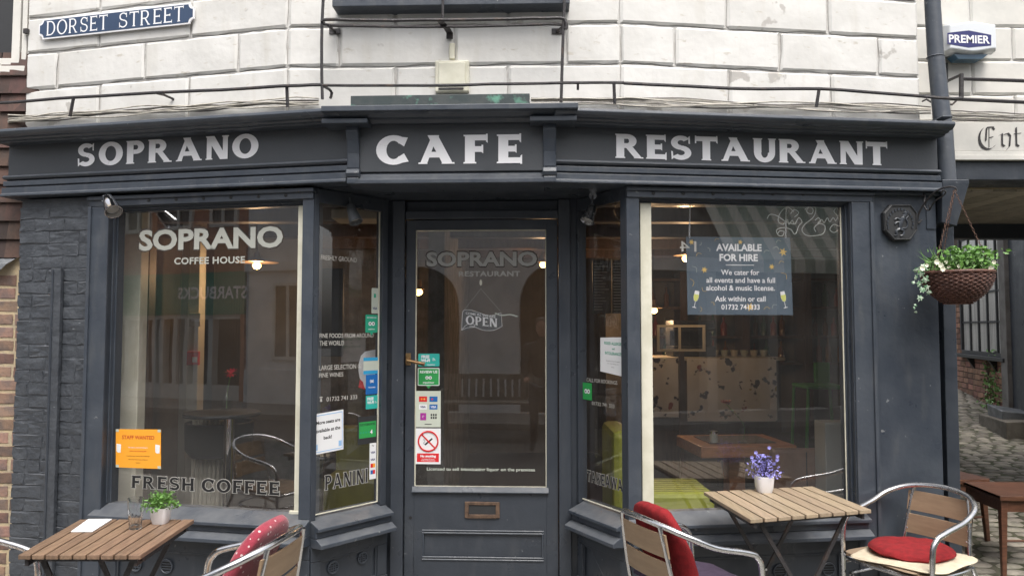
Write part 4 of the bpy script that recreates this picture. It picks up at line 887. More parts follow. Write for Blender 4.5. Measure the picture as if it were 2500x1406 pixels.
for i in range(6):
    w_ = empty('window', OF.P(ox(-10.7 - i * 1.3), 0, 3.9), cs); c = MB(); a = ox(-10.4 - i * 1.3)
    for q in ((a, a + .08, 3.75, 5.3), (a + .72, a + .8, 3.75, 5.3), (a + .08, a + .72, 3.75, 3.83), (a + .08, a + .72, 5.22, 5.3), (a + .37, a + .43, 3.83, 5.22)): c.box(q[0], q[1], .001, .06, q[2], q[3], OF)
    put('frame', c, K['white2'], w_); c = MB(); c.box(a + .08, a + .72, .001, .02, 3.83, 5.22, OF); put('pane', c, K['dkglass'], w_)
# pale rendered building with two arched openings
gb = thing('arched_building', (0, OY - .3, 0), 'pale rendered building with dark arched windows across the street, mirrored in the door', 'building')
dm = lambda px, py: FD.mirror(px, py, OY)
def arch_poly(x0, x1, zs_, zt2, k=14):
    cx, rx_, = (x0 + x1) / 2, (x1 - x0) / 2; return [(cx - rx_ * math.cos(math.pi * i / k), zs_ + (zt2 - zs_) * math.sin(math.pi * i / k)) for i in range(k + 1)]
ax = [(dm(1120, 800).x, dm(925, 800).x), (dm(1420, 800).x, dm(1268, 800).x)]; zsp, ztop_ = dm(1100, 745).z, dm(1100, 650).z
ax = [tuple(sorted((ox(a), ox(b_)))) for a, b_ in ax]; ax.sort()
ends = [ox(4.6)] + [v for a in ax for v in a] + [ox(-10.14)]
c = MB()
for i in range(0, 6, 2): c.box(ends[i], ends[i + 1], -.4, 0, 0, zsp, OF)
c.box(ends[0], ends[-1], -.4, 0, ztop_ + .0, 6.2, OF)
for i in range(0, 6, 2): c.box(ends[i], ends[i + 1], -.4, 0, zsp, ztop_, OF)
for a in ax:
    ap = arch_poly(a[0], a[1], zsp, ztop_)
    for i in range(len(ap) - 1): c.add([OF.P(*(ap[i][0], o, ap[i][1])) for o in (0, -.4)] + [OF.P(*(ap[i + 1][0], o, ap[i + 1][1])) for o in (0, -.4)] + [OF.P(ap[i][0], 0, ztop_), OF.P(ap[i + 1][0], 0, ztop_)], [(0, 1, 3, 2), (0, 2, 5, 4)])
c.flat = True; put('wall', c, K['grey_r'], gb)
for a in ax:
    w_ = empty('window', OF.P((a[0] + a[1]) / 2, -.3, .4), gb); c = MB(); c.box(a[0], a[1], -.34, -.3, 0, ztop_, OF); put('pane', c, K['dkglass'], w_)
    c = MB()
    for k in range(1, 6): s_ = a[0] + (a[1] - a[0]) * k / 6; c.box(s_ - .02, s_ + .02, -.3, -.26, 0, zsp + (ztop_ - zsp) * .8, OF)
    for z_ in (.5, 1.1, 1.7): c.box(a[0], a[1], -.3, -.255, z_ - .02, z_ + .02, OF)
    put('glazing_bars', c, K['char'], w_, kind='stuff')
for i, x_ in enumerate((-7.2, -9.0)):
    w_ = empty('window', OF.P(ox(x_), 0, .9), gb); a = ox(x_) - .4; c = MB()
    for q in ((a, a + .07, .9, 2.5), (a + .73, a + .8, .9, 2.5), (a + .07, a + .73, .9, .97), (a + .07, a + .73, 2.43, 2.5), (a + .37, a + .43, .97, 2.43)): c.box(q[0], q[1], .001, .05, q[2], q[3], OF)
    put('frame', c, K['white2'], w_); c = MB(); c.box(a + .07, a + .73, .001, .02, .97, 2.43, OF); put('pane', c, K['dkglass'], w_)
c = MB(); c.box(ox(-6.55), ox(-10.13), .001, .10, 2.75, 2.95, OF); c.box(ox(-6.55), ox(-10.13), .001, .05, .0, .7, OF); c.box(ox(-8.0), ox(-8.25), .001, .06, .7005, 2.7495, OF); put('string_course', c, K['grey_r'], gb)
# building with a striped awning, mirrored in the right window
wb = thing('awning_shop', (8.5, OY - .3, 0), 'stone shop with striped canvas awning across the street, mirrored in the right window', 'building')
rm = lambda px, py: FR.mirror(px, py, OY)
c = MB(); c.box(ox(20), ox(4.7), -.4, -.02, 2.9, 6.4, OF)
for k in range(10): c.box(ox(4.9 + k * 1.3), ox(4.7 + k * 1.3), -.4, -.02, 0, 2.899, OF)
put('wall', c, mat('grey_stone_front', (.42, .40, .37), .8, c2=(.32, .31, .29), vs=3, bump=.3), wb)
c = MB(); c.box(ox(20), ox(4.7), -.45, -.35, 0, 2.9, OF); put('shop_pane', c, K['dkglass'], wb)
c = MB(); c.box(ox(14), ox(4.75), -.019, .12, 2.62, 2.88, OF); put('fascia', c, K['grey_r'], wb)
K['st1'] = mat('awning_sage_stripe', (.30, .36, .30), .85); K['st2'] = mat('awning_cream_stripe', (.62, .62, .54), .85)
awn = thing('awning', (8.0, OY + .6, 2.6), 'sage and cream striped awning across the street, mirrored in the right window', 'awning')
xa = [rm(1700, 640).x, rm(2120, 640).x]; x0_, x1_ = min(xa), max(xa); n_ = 18
for k in range(n_):
    a, b_ = x0_ + (x1_ - x0_) * k / n_, x0_ + (x1_ - x0_) * (k + 1) / n_; c = MB(); c.add([(a, OY + 1.3, 2.75), (b_, OY + 1.3, 2.75), (b_ + .0, OY + .02, 4.3), (a + .0, OY + .02, 4.3), (a, OY + 1.3, 2.52), (b_, OY + 1.3, 2.52)], [(0, 1, 2, 3), (0, 4, 5, 1)]); c.flat = True
    put('stripe', c, K['st1'] if k % 2 else K['st2'], awn)
# bench in front of the arches, mirrored in the door
bn = thing('park_bench', (-.3, -2.4, 0), 'slatted wooden park bench across the street, mirrored in the door glass', 'bench')
BW = mat('grey_weathered_timber', (.22, .20, .17), .8, c2=(.16, .145, .125), vs=4, bump=.3)
bx0, bx1 = sorted((FD.mirror(1075, 950, -2.4).x, FD.mirror(1312, 950, -2.4).x))
for x_ in (bx0, bx1 - .06):
    c = MB(); c.box(x_, x_ + .06, -2.72, -2.66, -.1, .86); put('leg', c, BW, bn); c = MB(); c.box(x_, x_ + .06, -2.26, -2.2, -.1, .62); put('leg', c, BW, bn)
    c = MB(); c.box(x_, x_ + .06, -2.659, -2.20, .621, .65); put('armrest', c, BW, bn)
c = MB(); c.box(bx0 + .06, bx1 - .06, -2.71, -2.67, .79, .87); put('top_rail', c, BW, bn); c = MB(); c.box(bx0 + .06, bx1 - .06, -2.71, -2.67, .46, .51); put('lower_rail', c, BW, bn)
c = MB(); c.box(-.04, .04, -.01, .01, 0, .278); me = bpy.data.meshes.new('slat'); me.from_pydata(c.v, [], c.f); me.materials.append(BW)
for k in range(12): link('slat', me, bn, (bx0 + .12 + (bx1 - bx0 - .24) * k / 11, -2.69, .511))
c = MB(); c.box(-(bx1 - bx0) / 2 + .06, (bx1 - bx0) / 2 - .06, -.035, .035, 0, .025); me = bpy.data.meshes.new('seat_slat'); me.from_pydata(c.v, [], c.f); me.materials.append(BW)
for k in range(5): link('seat_slat', me, bn, ((bx0 + bx1) / 2, -2.62 + k * .095, .44))
# ================================================================ things fixed to the front
def solid(name, mb, m, label, cat, bev=0, sm=False, **k): return put(name, mb, m, None, bev, sm, label=label, category=cat, **k)
# street name plate
sg = thing('street_sign', WL.P(*[S(WL, 285, 50, .03), .02, Z(WL, 285, 72, .03)]), 'blue DORSET STREET name plate with white letters and notched corners', 'sign')
s0, s1 = S(WL, 94, 75, .025), S(WL, 473, 30, .025); z0, z1 = Z(WL, 97, 97, .025), Z(WL, 97, 49, .025); nq = .028
def plate(a0, a1, b0, b1, q): 
    out = []
    for cx, cy, st in ((a1, b0, 180), (a1, b1, 270), (a0, b1, 0), (a0, b0, 90)):
        arc = [(cx + q * math.cos(math.radians(st - i * 15)), cy + q * math.sin(math.radians(st - i * 15))) for i in range(7)]; out.append(arc)
    o_ = []
    for arc, (cx, cy, a_, b_) in zip(out, ((a1, b0, 180, 90), (a1, b1, 270, 180), (a0, b1, 360, 270), (a0, b0, 90, 0))):
        o_ += [(cx + q * math.cos(math.radians(a_ + (b_ - a_) * i / 6)), cy + q * math.sin(math.radians(a_ + (b_ - a_) * i / 6))) for i in range(7)]
    return o_
c = MB(); c.prism(WL, plate(s0, s1, z0, z1, nq), .012, .022); put('border', c, K['lett'], sg)
c = MB(); c.prism(WL, plate(s0 + .008, s1 - .008, z0 + .008, z1 - .008, nq + .001), .0221, .0235); put('plate', c, K['navy'], sg)
c = MB(); sa, sb_ = S(WL, 113, 75, .025), S(WL, 262, 60, .025); zA, zB = Z(WL, 113, 88, .025), Z(WL, 113, 53, .025)
serif_mb(c, WL, 'DORSET', sa, sb_, zA, zB, .024, t=.15, h=.08, e=.06, gap=.17); sa, sb_ = S(WL, 290, 50, .025), S(WL, 448, 35, .025); serif_mb(c, WL, 'STREET', sa, sb_, zA, zB, .024, t=.15, h=.08, e=.06, gap=.17); put('lettering', c, K['lett'], sg)
c = MB(); s_, z_ = WL.hit(64, 77, .01); c.box(s_ - .015, s_ + .015, .0, .02, z_ - .015, z_ + .015, WL); solid('wall_bracket', c, K['iron'], 'tiny rusty iron stub left of the street name plate', 'bracket', bev=.002)
# alarm box
al = thing('alarm_box', NR.P(rx(2370), .1, ry(145)), 'white alarm box with navy PREMIER panel above the passage sign', 'alarm box')
x0, x1 = NR.hit(2299, 100, .08)[0], NR.hit(2428, 100, .08)[0]; z0, z1 = NR.hit(2360, 136, .08)[1], NR.hit(2360, 58, .08)[1]; xm = (x0 + x1) / 2; zm = (z0 + z1) / 2; w_ = (x1 - x0) / 2; h_ = (z1 - z0) / 2
n_ = 16; vs = []; fs = []
prof = [(.0, .92), (.05, 1.0), (.10, .96), (.13, .86)]
out = []
for i in range(n_ + 1):
    t = -1 + 2 * i / n_; out.append((t, 1 + .10 * math.cos(t * math.pi) * 1.0))
loop = [(t, hh) for t, hh in out] + [(t, -hh) for t, hh in reversed(out)]
for o_, k_ in prof:
    for t, hh in loop: vs.append(NR.P(xm + t * w_ * k_, o_, zm + hh * h_ * .95 * (k_ if o_ > 0 else .9)))
L_ = len(loop)
for a in range(3):
    for i in range(L_): fs.append((a * L_ + i, a * L_ + (i + 1) % L_, (a + 1) * L_ + (i + 1) % L_, (a + 1) * L_ + i))
fs.append([3 * L_ + i for i in range(L_)]); c = MB(); c.add(vs, fs); put('cover', c, K['alarm'], al, bev=.006)
c = MB(); c.prism(NR, [(xm - w_ * .62, zm - h_ * 1.0), (xm + w_ * .66, zm - h_ * 1.0), (xm + w_ * .45, zm - h_ * 1.28), (xm - w_ * .45, zm - h_ * 1.28)], .02, .10); put('lens', c, mat('blue_grey_strobe_lens', (.06, .12, .18), .2), al)
pxs = [(2312, 82), (2358, 74), (2421, 86), (2421, 112), (2358, 118), (2312, 107)]
hp = [NR.hit(a, b_, .131) for a, b_ in [(2313, 81), (2365, 75), (2420, 86), (2420, 112), (2365, 117), (2313, 108)]]
c = MB(); c.prism(NR, hp, .1302, .1312); put('panel', c, K['pnavy'], al)
c = MB(); a_ = NR.hit(2317, 106, .132); b_ = NR.hit(2416, 84, .132); text_mb(c, NR, 'PREMIER', a_[0], b_[0], NR.hit(2317, 106, .132)[1] + .004, NR.hit(2317, 85, .132)[1] - .0, .1316, bold=.025, tilt=-.03); put('lettering', c, K['lett'], al)
# junction box and copper strip over the door
jb = thing('wall_box', WC.P(S(WC, 1103, 190), .02, Z(WC, 1103, 225)), 'square cream painted box on the wall above the CAFE cornice', 'box')
a0, a1, b0, b1 = S(WC, 1062, 190, .03), S(WC, 1145, 190, .03), Z(WC, 1100, 224, .03), Z(WC, 1100, 148, .03)
c = MB(); c.box(a0, a1, -.012, .03, b0, b1, WC); put('case', c, K['cream'], jb, bev=.006); c = MB(); c.box(a0 + .02, a1 - .02, .0305, .042, b0 + .035, b1 - .012, WC); put('lid', c, K['cream'], jb, bev=.006)
c = MB(); c.box(a0 + .02, a1 - .03, .0305, .036, b0 + .012, b0 + .020, WC); put('slot', c, K['iron'], jb)
c = MB(); c.box(S(WC, 1097, 140, .01), S(WC, 1110, 140, .01), -.01, .014, Z(WC, 1100, 146), Z(WC, 1100, 108), WC); put('conduit_stub', c, K['cream'], jb, bev=.003)
c = MB(); c.box(S(FC, 856, 240, .06), S(FC, 1293, 240, .06), .02, .06, Z(FC, 1100, 262, .06), Z(FC, 1100, 231, .06), FC); m_ = mat('verdigris_strip', (.035, .050, .052), .6, c2=(.06, .07, .07), vs=8, bump=.4); patch(m_, (.12, .30, .22), 9, .60, .68)
solid('metal_strip', c, m_, 'dark verdigris stained metal strip standing on the middle cornice', 'strip', bev=.003)
# iron rail frame over the cornice
rail = thing('iron_railing', (0, 3.95, 2.75), 'thin black iron rail frame running above the whole cornice', 'railing')
def wp(px, py, off): 
    fr = WL if px < 692 else WC if px < 1520 else WR
    s_, z_ = fr.hit(px, py, off); return fr.P(s_, off, z_)
def rod(pts, off, r=.0075, nm='rail', k=2, n=7):
    offs = off if isinstance(off, (list, tuple)) else [off] * len(pts); P = smooth([wp(a, b_, o_) for (a, b_), o_ in zip(pts, offs)], k) if k > 1 else [wp(a, b_, o_) for (a, b_), o_ in zip(pts, offs)]
    P = [p + Vector((0, R.uniform(-.0015, .0015), R.uniform(-.0015, .0015))) for p in P]; c_ = MB(); c_.tube(P, r, n); return put(nm, c_, K['iron'], rail, sm=True)
rod([(-40, 253), (35, 250), (180, 239), (375, 227), (540, 220), (690, 211), (785, 208)], .16, .009, k=3)
rod([(785, 208), (1035, 210), (1200, 206), (1380, 203), (1500, 203), (1523, 203)], .16, .008, k=3); rod([(1523, 203), (1780, 216), (2000, 218), (2150, 228), (2260, 236)], .16, .009, k=3)
rod([(2258, 236), (2330, 242), (2345, 240)], [.16, .22, .22], .009)
for a, b_ in (((180, 238), (171, 285)), ((700, 212), (702, 262)), ((1499, 203), (1501, 254)), ((2000, 217), (1993, 262))): rod([a, b_], [.16, .15], .009, 'post', 1)
rod([(375, 227), (400, 232), (424, 242)], [.16, .06, .0], .007, 'stay'); rod([(1411, 202), (1411, 220)], [.16, .15], .007, 'post', 1)
rod([(790, 0), (789, -100)], .16, .008, 'post', 1); rod([(789, 0), (786, 60), (785, 150), (786, 210), (787, 243)], .16, .0085, 'post')
rod([(1378, -100), (1378, 0), (1376, 60), (1373, 150), (1370, 250)], .16, .0085, 'post')
rod([(787, 54), (797, 49), (900, 50), (1100, 49), (1250, 47), (1365, 45), (1380, 50), (1383, 66), (1380, 72)], .17, .009, 'rail', 3); rod([(794, 56), (810, 62), (1000, 67), (1200, 64), (1340, 60), (1378, 62)], .12, .0075, 'rail', 3)
rod([(1082, -60), (1081, 20), (1081, 46)], .17, .007, 'post')
c = MB(); pp = [wp(1074, 52, .17), wp(1092, 72, .08), wp(1098, 82, .012), wp(1098, 96, .008)]
for i in range(3): c.add([pp[i] + Vector((-.018, 0, 0)), pp[i] + Vector((.018, 0, 0)), pp[i + 1] + Vector((.018, 0, 0)), pp[i + 1] + Vector((-.018, 0, 0)), pp[i] + Vector((-.018, -.006, 0)), pp[i] + Vector((.018, -.006, 0)), pp[i + 1] + Vector((.018, -.006, 0)), pp[i + 1] + Vector((-.018, -.006, 0))], [(0, 1, 2, 3), (4, 7, 6, 5), (0, 4, 5, 1), (1, 5, 6, 2), (2, 6, 7, 3), (3, 7, 4, 0)])
put('strap', c, K['iron'], rail)
for px, o0 in ((817, 800), (1360, 1378)):
    c = MB(); s_, z_ = WC.hit(px, 77, .005); c.box(s_ - .03, s_ + .03, -.005, .008, z_ - .015, z_ + .015, WC); c.tube([wp(px, 77, .01), wp((px + o0) / 2, 70, .08), wp(o0, 62, .15)], .008, 6); put('wall_bracket', c, K['iron'], rail)
rod([(790, 211), (803, 218), (810, 228), (806, 240)], [.16, .08, .05, .05], .008, 'stay')
r2 = thing('iron_railing', NR.P(.6, .15, ry(250)), 'black iron bracket and rails on the white wall below the alarm box', 'railing')
def np_(px, py, off): s_, z_ = NR.hit(px, py, off); return NR.P(s_, off, z_)
def bar2(pts, off, r, nm, parent=r2):
    offs = off if isinstance(off, (list, tuple)) else [off] * len(pts); c_ = MB(); c_.tube([np_(a, b_, o_) for (a, b_), o_ in zip(pts, offs)], r, 6); put(nm, c_, K['iron'], parent)
bar2([(2309, 155), (2309, 203)], .01, .014, 'wall_plate'); bar2([(2309, 200), (2345, 184)], [.01, .2], .009, 'arm'); bar2([(2347, 181), (2347, 243)], .2, .014, 'post'); bar2([(2347, 193), (2560, 200)], .2, .011, 'rail'); bar2([(2290, 240), (2345, 243), (2560, 253)], .2, .011, 'rail'); bar2([(2252, 248), (2262, 243), (2280, 254), (2325, 256), (2335, 246)], [.08, .12, .2, .2, .2], .006, 'hook')
# cables along the top of the boards
cb = thing('cable_bundle', (0, 4.1, 2.72), 'loose bundle of thin cream and grey cables lying along the cornice', 'cable')
K['wire'] = mat('dusty_cream_cable', (.52, .49, .42), .6, c2=(.30, .28, .25), vs=14); K['wired'] = mat('dark_cable', (.11, .10, .09), .6)
top = lambda px: (262 + (692 - px) * .062 if px < 692 else 262 if px < 1520 else 262 + (px - 1520) * .028)
for i in range(9):
    pts = []; base = R.uniform(2, 21); side = (20, 778) 
    for k in range(15):
        px = side[0] + (side[1] - side[0]) * k / 14; pts.append(wp(px, top(px) - 4 - base * .8 + 4.5 * math.sin(k * .9 + i * 1.7) + R.uniform(-1.5, 1.5), .02 + .008 * (i % 3)))
    c = MB(); c.tube(smooth(pts, 3), .0042, 5); put('cable', c, K['wired'] if i % 3 == 0 else K['wire'], cb, sm=True)
for i in range(10):
    pts = []; base = R.uniform(1, 26)
    for k in range(17):
        px = 1296 + (2272 - 1296) * k / 16; pts.append(wp(px, top(px) - 4 - base * .8 + 5 * math.sin(k * .8 + i * 2.1) * (px > 1520) + R.uniform(-1.5, 1.5), .02 + .008 * (i % 3)))
    c = MB(); c.tube(smooth(pts, 3), .0043, 5); put('cable', c, K['wired'] if i % 4 == 0 else K['wire'], cb, sm=True)
for i in range(6):
    y_ = 272 + i * 5; c = MB(); c.tube(smooth([np_(2320 + 30 * k, y_ + 1.0 * k + R.uniform(-1.5, 1.5), .015) for k in range(9)], 2), .004, 5); put('cable', c, K['wire'] if i % 2 else K['wired'], cb, sm=True)
# downpipe, black box, flat pipe below
dp = thing('drainpipe', (2.42, 4.25, 0), 'dark grey round drainpipe at the right corner of the cafe', 'drainpipe')
c = MB(); c.tube([at(2270, -140, 4.36), at(2276, 0, 4.35), at(2284, 130, 4.33), at(2297, 262, 4.31), at(2303, 320, 4.29), at(2311, 445, 4.27)], [.043, .043, .044, .047, .05, .05], 20); put('pipe', c, K['paint'], dp, sm=True)
c = MB(); c.lathe(at(2284, 142, 4.33), [(.0, 0), (.047, 0), (.050, .004), (.047, .008), (0, .008)], 20); put('joint_collar', c, K['paint'], dp)
c = MB(); p = at(2311, 446, 4.27); q = at(2304, 556, 4.27)
c.add([(p.x - .075, 4.18, p.z), (p.x + .075, 4.18, p.z), (p.x + .075, 4.36, p.z), (p.x - .075, 4.36, p.z), (p.x - .075, 4.2, q.z + .02), (p.x + .01, 4.2, q.z), (p.x + .01, 4.36, q.z), (p.x - .075, 4.36, q.z + .02), (p.x - .075, 4.18, p.z - .02), (p.x + .075, 4.18, p.z - .02), (p.x + .075, 4.36, p.z - .02), (p.x - .075, 4.36, p.z - .02)],
      [(3, 2, 1, 0)][:1] + [(0, 1, 9, 8), (1, 2, 10, 9), (2, 3, 11, 10), (3, 0, 8, 11), (8, 9, 5, 4), (9, 10, 6, 5), (10, 11, 7, 6), (11, 8, 4, 7), (4, 5, 6, 7)]); put('hopper', c, K['paint_d'], dp, bev=.004)
c = MB(); a_ = at(2306, 552, 4.33); b_ = at(2319, 1122, 4.33); w_ = .036
c.add([(a_.x - w_, 4.30, a_.z), (a_.x + w_, 4.30, a_.z), (a_.x + w_, 4.38, a_.z), (a_.x - w_, 4.38, a_.z), (b_.x - w_, 4.30, .0), (b_.x + w_, 4.30, .0), (b_.x + w_, 4.38, .0), (b_.x - w_, 4.38, .0)], [(0, 1, 2, 3), (7, 6, 5, 4), (0, 4, 5, 1), (1, 5, 6, 2), (2, 6, 7, 3), (3, 7, 4, 0)]); put('pipe_casing', c, K['paint_d'], dp, bev=.004)
# fire mark plaque
pq = thing('wall_plaque', FR.P(S(FR, 2197, 545), .01, Z(FR, 2197, 590)), 'dark octagonal cast plaque with a rampant lion on the right pier', 'plaque')
octo = lambda k: [FR.hit(2197 + (a - 2197) * k, 542 + (b_ - 542) * k, .02) for a, b_ in ((2172, 500), (2222, 500), (2238, 520), (2238, 563), (2220, 588), (2180, 588), (2157, 563), (2155, 520))]
c = MB(); c.prism(FR, octo(1.0), .0, .028); put('plate', c, K['char'], pq, bev=.004)
oc = octo(.93); c = MB(); c.tube([FR.P(a, .030, z_) for a, z_ in oc + oc[:1]], .004, 6); put('rim', c, K['char'], pq)
c = MB(); U = lambda x_, y_: FR.P(*(lambda h_: (h_[0], .030, h_[1]))(FR.hit(2198 + x_, 545 + y_, .03)))
for pts, r_ in (([(-2, 16), (0, 4), (4, -8), (8, -16)], [.008, .011, .012, .008]), ([(8, -16), (12, -22), (10, -28)], [.010, .011, .006]), ([(2, -6), (-8, -12), (-14, -8)], [.006, .005, .004]), ([(4, -2), (-8, -2), (-13, 3)], [.006, .005, .004]), ([(-2, 14), (-10, 20), (-8, 28), (-14, 30)], [.009, .007, .005, .004]), ([(0, 15), (8, 20), (6, 29), (0, 31)], [.009, .007, .005, .004]), ([(2, 12), (14, 12), (18, 0), (14, -10), (20, -16)], [.005, .004, .004, .004, .006])):
    c.tube(smooth([U(*p_) for p_ in pts], 3), [r_[min(int(i / 3), len(r_) - 1)] for i in range(3 * (len(pts) - 1) + 1)], 7)
put('lion_relief', c, K['paint_d'], pq, sm=True)
for k in range(16):
    t = math.radians(200 - 14.5 * k); p_ = U(31 * math.cos(t), -34 * math.sin(t)); c = MB(); c.box(-.004, .004, -.003, .003, -.006, .006, T=Matrix.Translation(p_)); put('raised_letter', c, K['paint_d'], pq)
# scrolled bracket with hanging basket
bk = thing('iron_bracket', FR.P(S(FR, 2262, 540), .02, Z(FR, 2262, 560)), 'scrolled wrought iron bracket carrying the flower basket', 'bracket')
BX, BY = at(2337, 690, 4.0).x, 4.0
b0_ = FR.P(S(FR, 2243, 540), .012, Z(FR, 2243, 543)); tipp = Vector((BX, BY, at(2333, 455, 4.0).z))
def bt(px, py, t_): y_ = b0_.y + (tipp.y - b0_.y) * t_; return at(px, py, y_ if y_ else 4)
c = MB(); c.tube(smooth([bt(2250, 537, .0), bt(2242, 545, .0), bt(2240, 535, .02), bt(2246, 515, .1), bt(2262, 490, .3), bt(2285, 467, .6), bt(2312, 457, .85), bt(2330, 458, 1.), bt(2335, 466, 1.), bt(2330, 472, 1.)], 4), .0055, 7); put('arm', c, K['iron'], bk, sm=True)
c = MB(); c.tube(smooth([bt(2238, 468, .0), bt(2244, 462, .02), bt(2252, 466, .05), bt(2250, 476, .05), bt(2241, 478, .0), bt(2237, 470, .0)], 4), .004, 6); c.tube(smooth([bt(2252, 466, .05), bt(2258, 480, .1), bt(2256, 500, .15), bt(2262, 512, .2), bt(2270, 512, .3), bt(2268, 500, .3)], 4), .004, 6); c.tube(smooth([bt(2270, 512, .3), bt(2282, 492, .5), bt(2300, 480, .7), bt(2309, 470, .8), bt(2302, 464, .8), bt(2298, 472, .75)], 4), .004, 6); put('scroll', c, K['iron'], bk, sm=True)
hb = thing('hanging_basket', (BX, BY, at(2337, 740, BY).z), 'brown wicker hanging basket of white flowers, grasses and trailing ivy', 'basket')
zr0, zb0 = at(2337, 668, BY).z, at(2337, 742, BY).z; RB_ = 77 / FPX * BY
bowl = lambda t_: RB_ * (1 - (1 - t_) ** 2.3 * .62)
c = MB(); c.lathe((BX, BY, zb0 + .006), [(.0, 0)] + [(bowl(t_) - .008, (zr0 - zb0) * t_) for t_ in [i / 8 for i in range(9)]] + [(RB_ * .2, (zr0 - zb0) * .97)], 32); put('liner', c, K['char'], hb, sm=True)
c = MB(); nst = 44
for i in range(17):
    t_ = i / 16; z_ = zb0 + .004 + (zr0 - zb0) * t_; r_ = bowl(t_); c.tube([(BX + (r_ + .0045 * (1 if (j + i) % 2 else -1)) * math.cos(2 * math.pi * j / nst), BY + (r_ + .0045 * (1 if (j + i) % 2 else -1)) * math.sin(2 * math.pi * j / nst), z_) for j in range(nst + 1)], .0052, 5, caps=False)
c.lathe((BX, BY, zb0 - .002), [(0, 0), (bowl(0), .002), (bowl(0) * .9, .01), (0, .01)], 24); put('wicker_bowl', c, K['wick'], hb, sm=True)
c = MB(); c.tube([(BX + (RB_ + .003) * math.cos(2 * math.pi * j / 40), BY + (RB_ + .003) * math.sin(2 * math.pi * j / 40), zr0 + .004) for j in range(41)], .009, 6, caps=False); put('rim', c, K['wick'], hb, sm=True)
K['rust'] = mat('rusty_chain', (.17, .10, .075), .7, .4)
def chain(mb, p0, p1, n, r=.0016, L=None):
    p0, p1 = Vector(p0), Vector(p1); d = (p1 - p0) / n; ax_ = d.normalized(); a = ax_.orthogonal().normalized(); b_ = ax_.cross(a)
    for i in range(n):
        m0 = p0 + d * (i + .5); s_ = a if i % 2 else b_; hl, hw = d.length * .62, d.length * .30
        mb.tube([m0 + ax_ * hl * math.cos(t_) + s_ * hw * math.sin(t_) for t_ in [2 * math.pi * k / 10 for k in range(11)]], r, 5, caps=False)
for a_ in (200, 340, 90):
    c = MB(); chain(c, tipp + Vector((0, 0, -.02)), (BX + RB_ * math.cos(math.radians(a_)), BY + RB_ * math.sin(math.radians(a_)), zr0), 30, .0012); put('chain', c, K['rust'], hb)
# planting
c = MB(); pts = [(BX + RB_ * 1.05 * math.sqrt(R.random()) * math.cos(t_), BY + RB_ * math.sqrt(R.random()) * math.sin(t_), zr0 + R.uniform(-.01, .085)) for t_ in [R.uniform(0, 6.283) for _ in range(700)]]; leafcloud(c, pts, .014); put('foliage', c, K['leaf2'], hb)
c = MB(); pts = [(BX + R.gauss(.02, .07), BY - R.uniform(0, .15), zr0 + R.uniform(.0, .13)) for _ in range(420)]; leafcloud(c, pts, .017); put('foliage', c, K['leaf'], hb)
for g_ in range(46):
    t_ = R.uniform(0, 6.283); r_ = RB_ * R.uniform(.1, .8); b_ = Vector((BX + r_ * math.cos(t_), BY + r_ * math.sin(t_), zr0)); ln = R.uniform(.09, .19); d_ = Vector((R.gauss(0, .35) + math.cos(t_) * .35, R.gauss(0, .3), 1)).normalized(); sd_ = Vector((1, .3, 0)) * .005
    m1 = b_ + d_ * ln * .5; e_ = b_ + d_ * ln + Vector((d_.x * .03, 0, -.01)); c = MB(); c.flat = True; c.add([b_ - sd_, b_ + sd_, m1 + sd_ * .8, m1 - sd_ * .8, e_], [(0, 1, 2, 3), (3, 2, 4)]); put('grass_blade', c, K['leaf2'] if g_ % 3 else K['leaf'], hb)
for px, py in ((2296, 648), (2309, 640), (2301, 657), (2315, 652), (2311, 661), (2286, 640), (2375, 640), (2385, 655), (2392, 644), (2380, 662), (2399, 660), (2418, 655), (2413, 668), (2262, 648), (2251, 655), (2340, 650), (2426, 640)):
    p_ = at(px, py, BY - RB_ * R.uniform(.4, .85)); c = MB(); rr_ = R.uniform(.011, .017)
    for k in range(7):
        t_ = 2 * math.pi * k / 7; d_ = Vector((math.cos(t_), -.35 + R.uniform(-.1, .1), math.sin(t_))); q_ = Vector((-math.sin(t_), 0, math.cos(t_))) * rr_ * .4; c.add([p_, p_ + d_ * rr_ * .6 + q_, p_ + d_ * rr_, p_ + d_ * rr_ * .6 - q_], [(0, 1, 2, 3)])
    c.flat = True; put('flower', c, K['wpetal'], hb)
lf5 = [(0, -.5), (.22, -.28), (.5, -.3), (.3, 0), (.38, .28), (.12, .24), (0, .62), (-.12, .24), (-.38, .28), (-.3, 0), (-.5, -.3), (-.22, -.28)]
for i, (px, py) in enumerate(((2250, 668), (2236, 678), (2258, 684), (2244, 694), (2262, 702), (2252, 708), (2268, 714), (2238, 660), (2256, 652), (2246, 728), (2235, 745), (2232, 752), (2236, 762), (2264, 676), (2230, 690))):
    p_ = at(px, py, BY - .05 - .02 * R.random()); s_ = (.040 if i < 10 else .02) * R.uniform(.8, 1.15); M_ = Matrix.Translation(p_) @ Matrix.Rotation(R.uniform(-.5, .5), 4, 'X') @ Matrix.Rotation(R.uniform(2.2, 4.1), 4, 'Y') @ Matrix.Rotation(R.uniform(-.6, .6), 4, 'Z')
    c = MB(); c.flat = True; c.add([(0, -.1 * s_, 0)] + [(a * s_, 0, b_ * s_) for a, b_ in lf5], [(0, k, k % 12 + 1) for k in range(1, 13)], 0, M_); put('ivy_leaf', c, K['leafv'], hb)
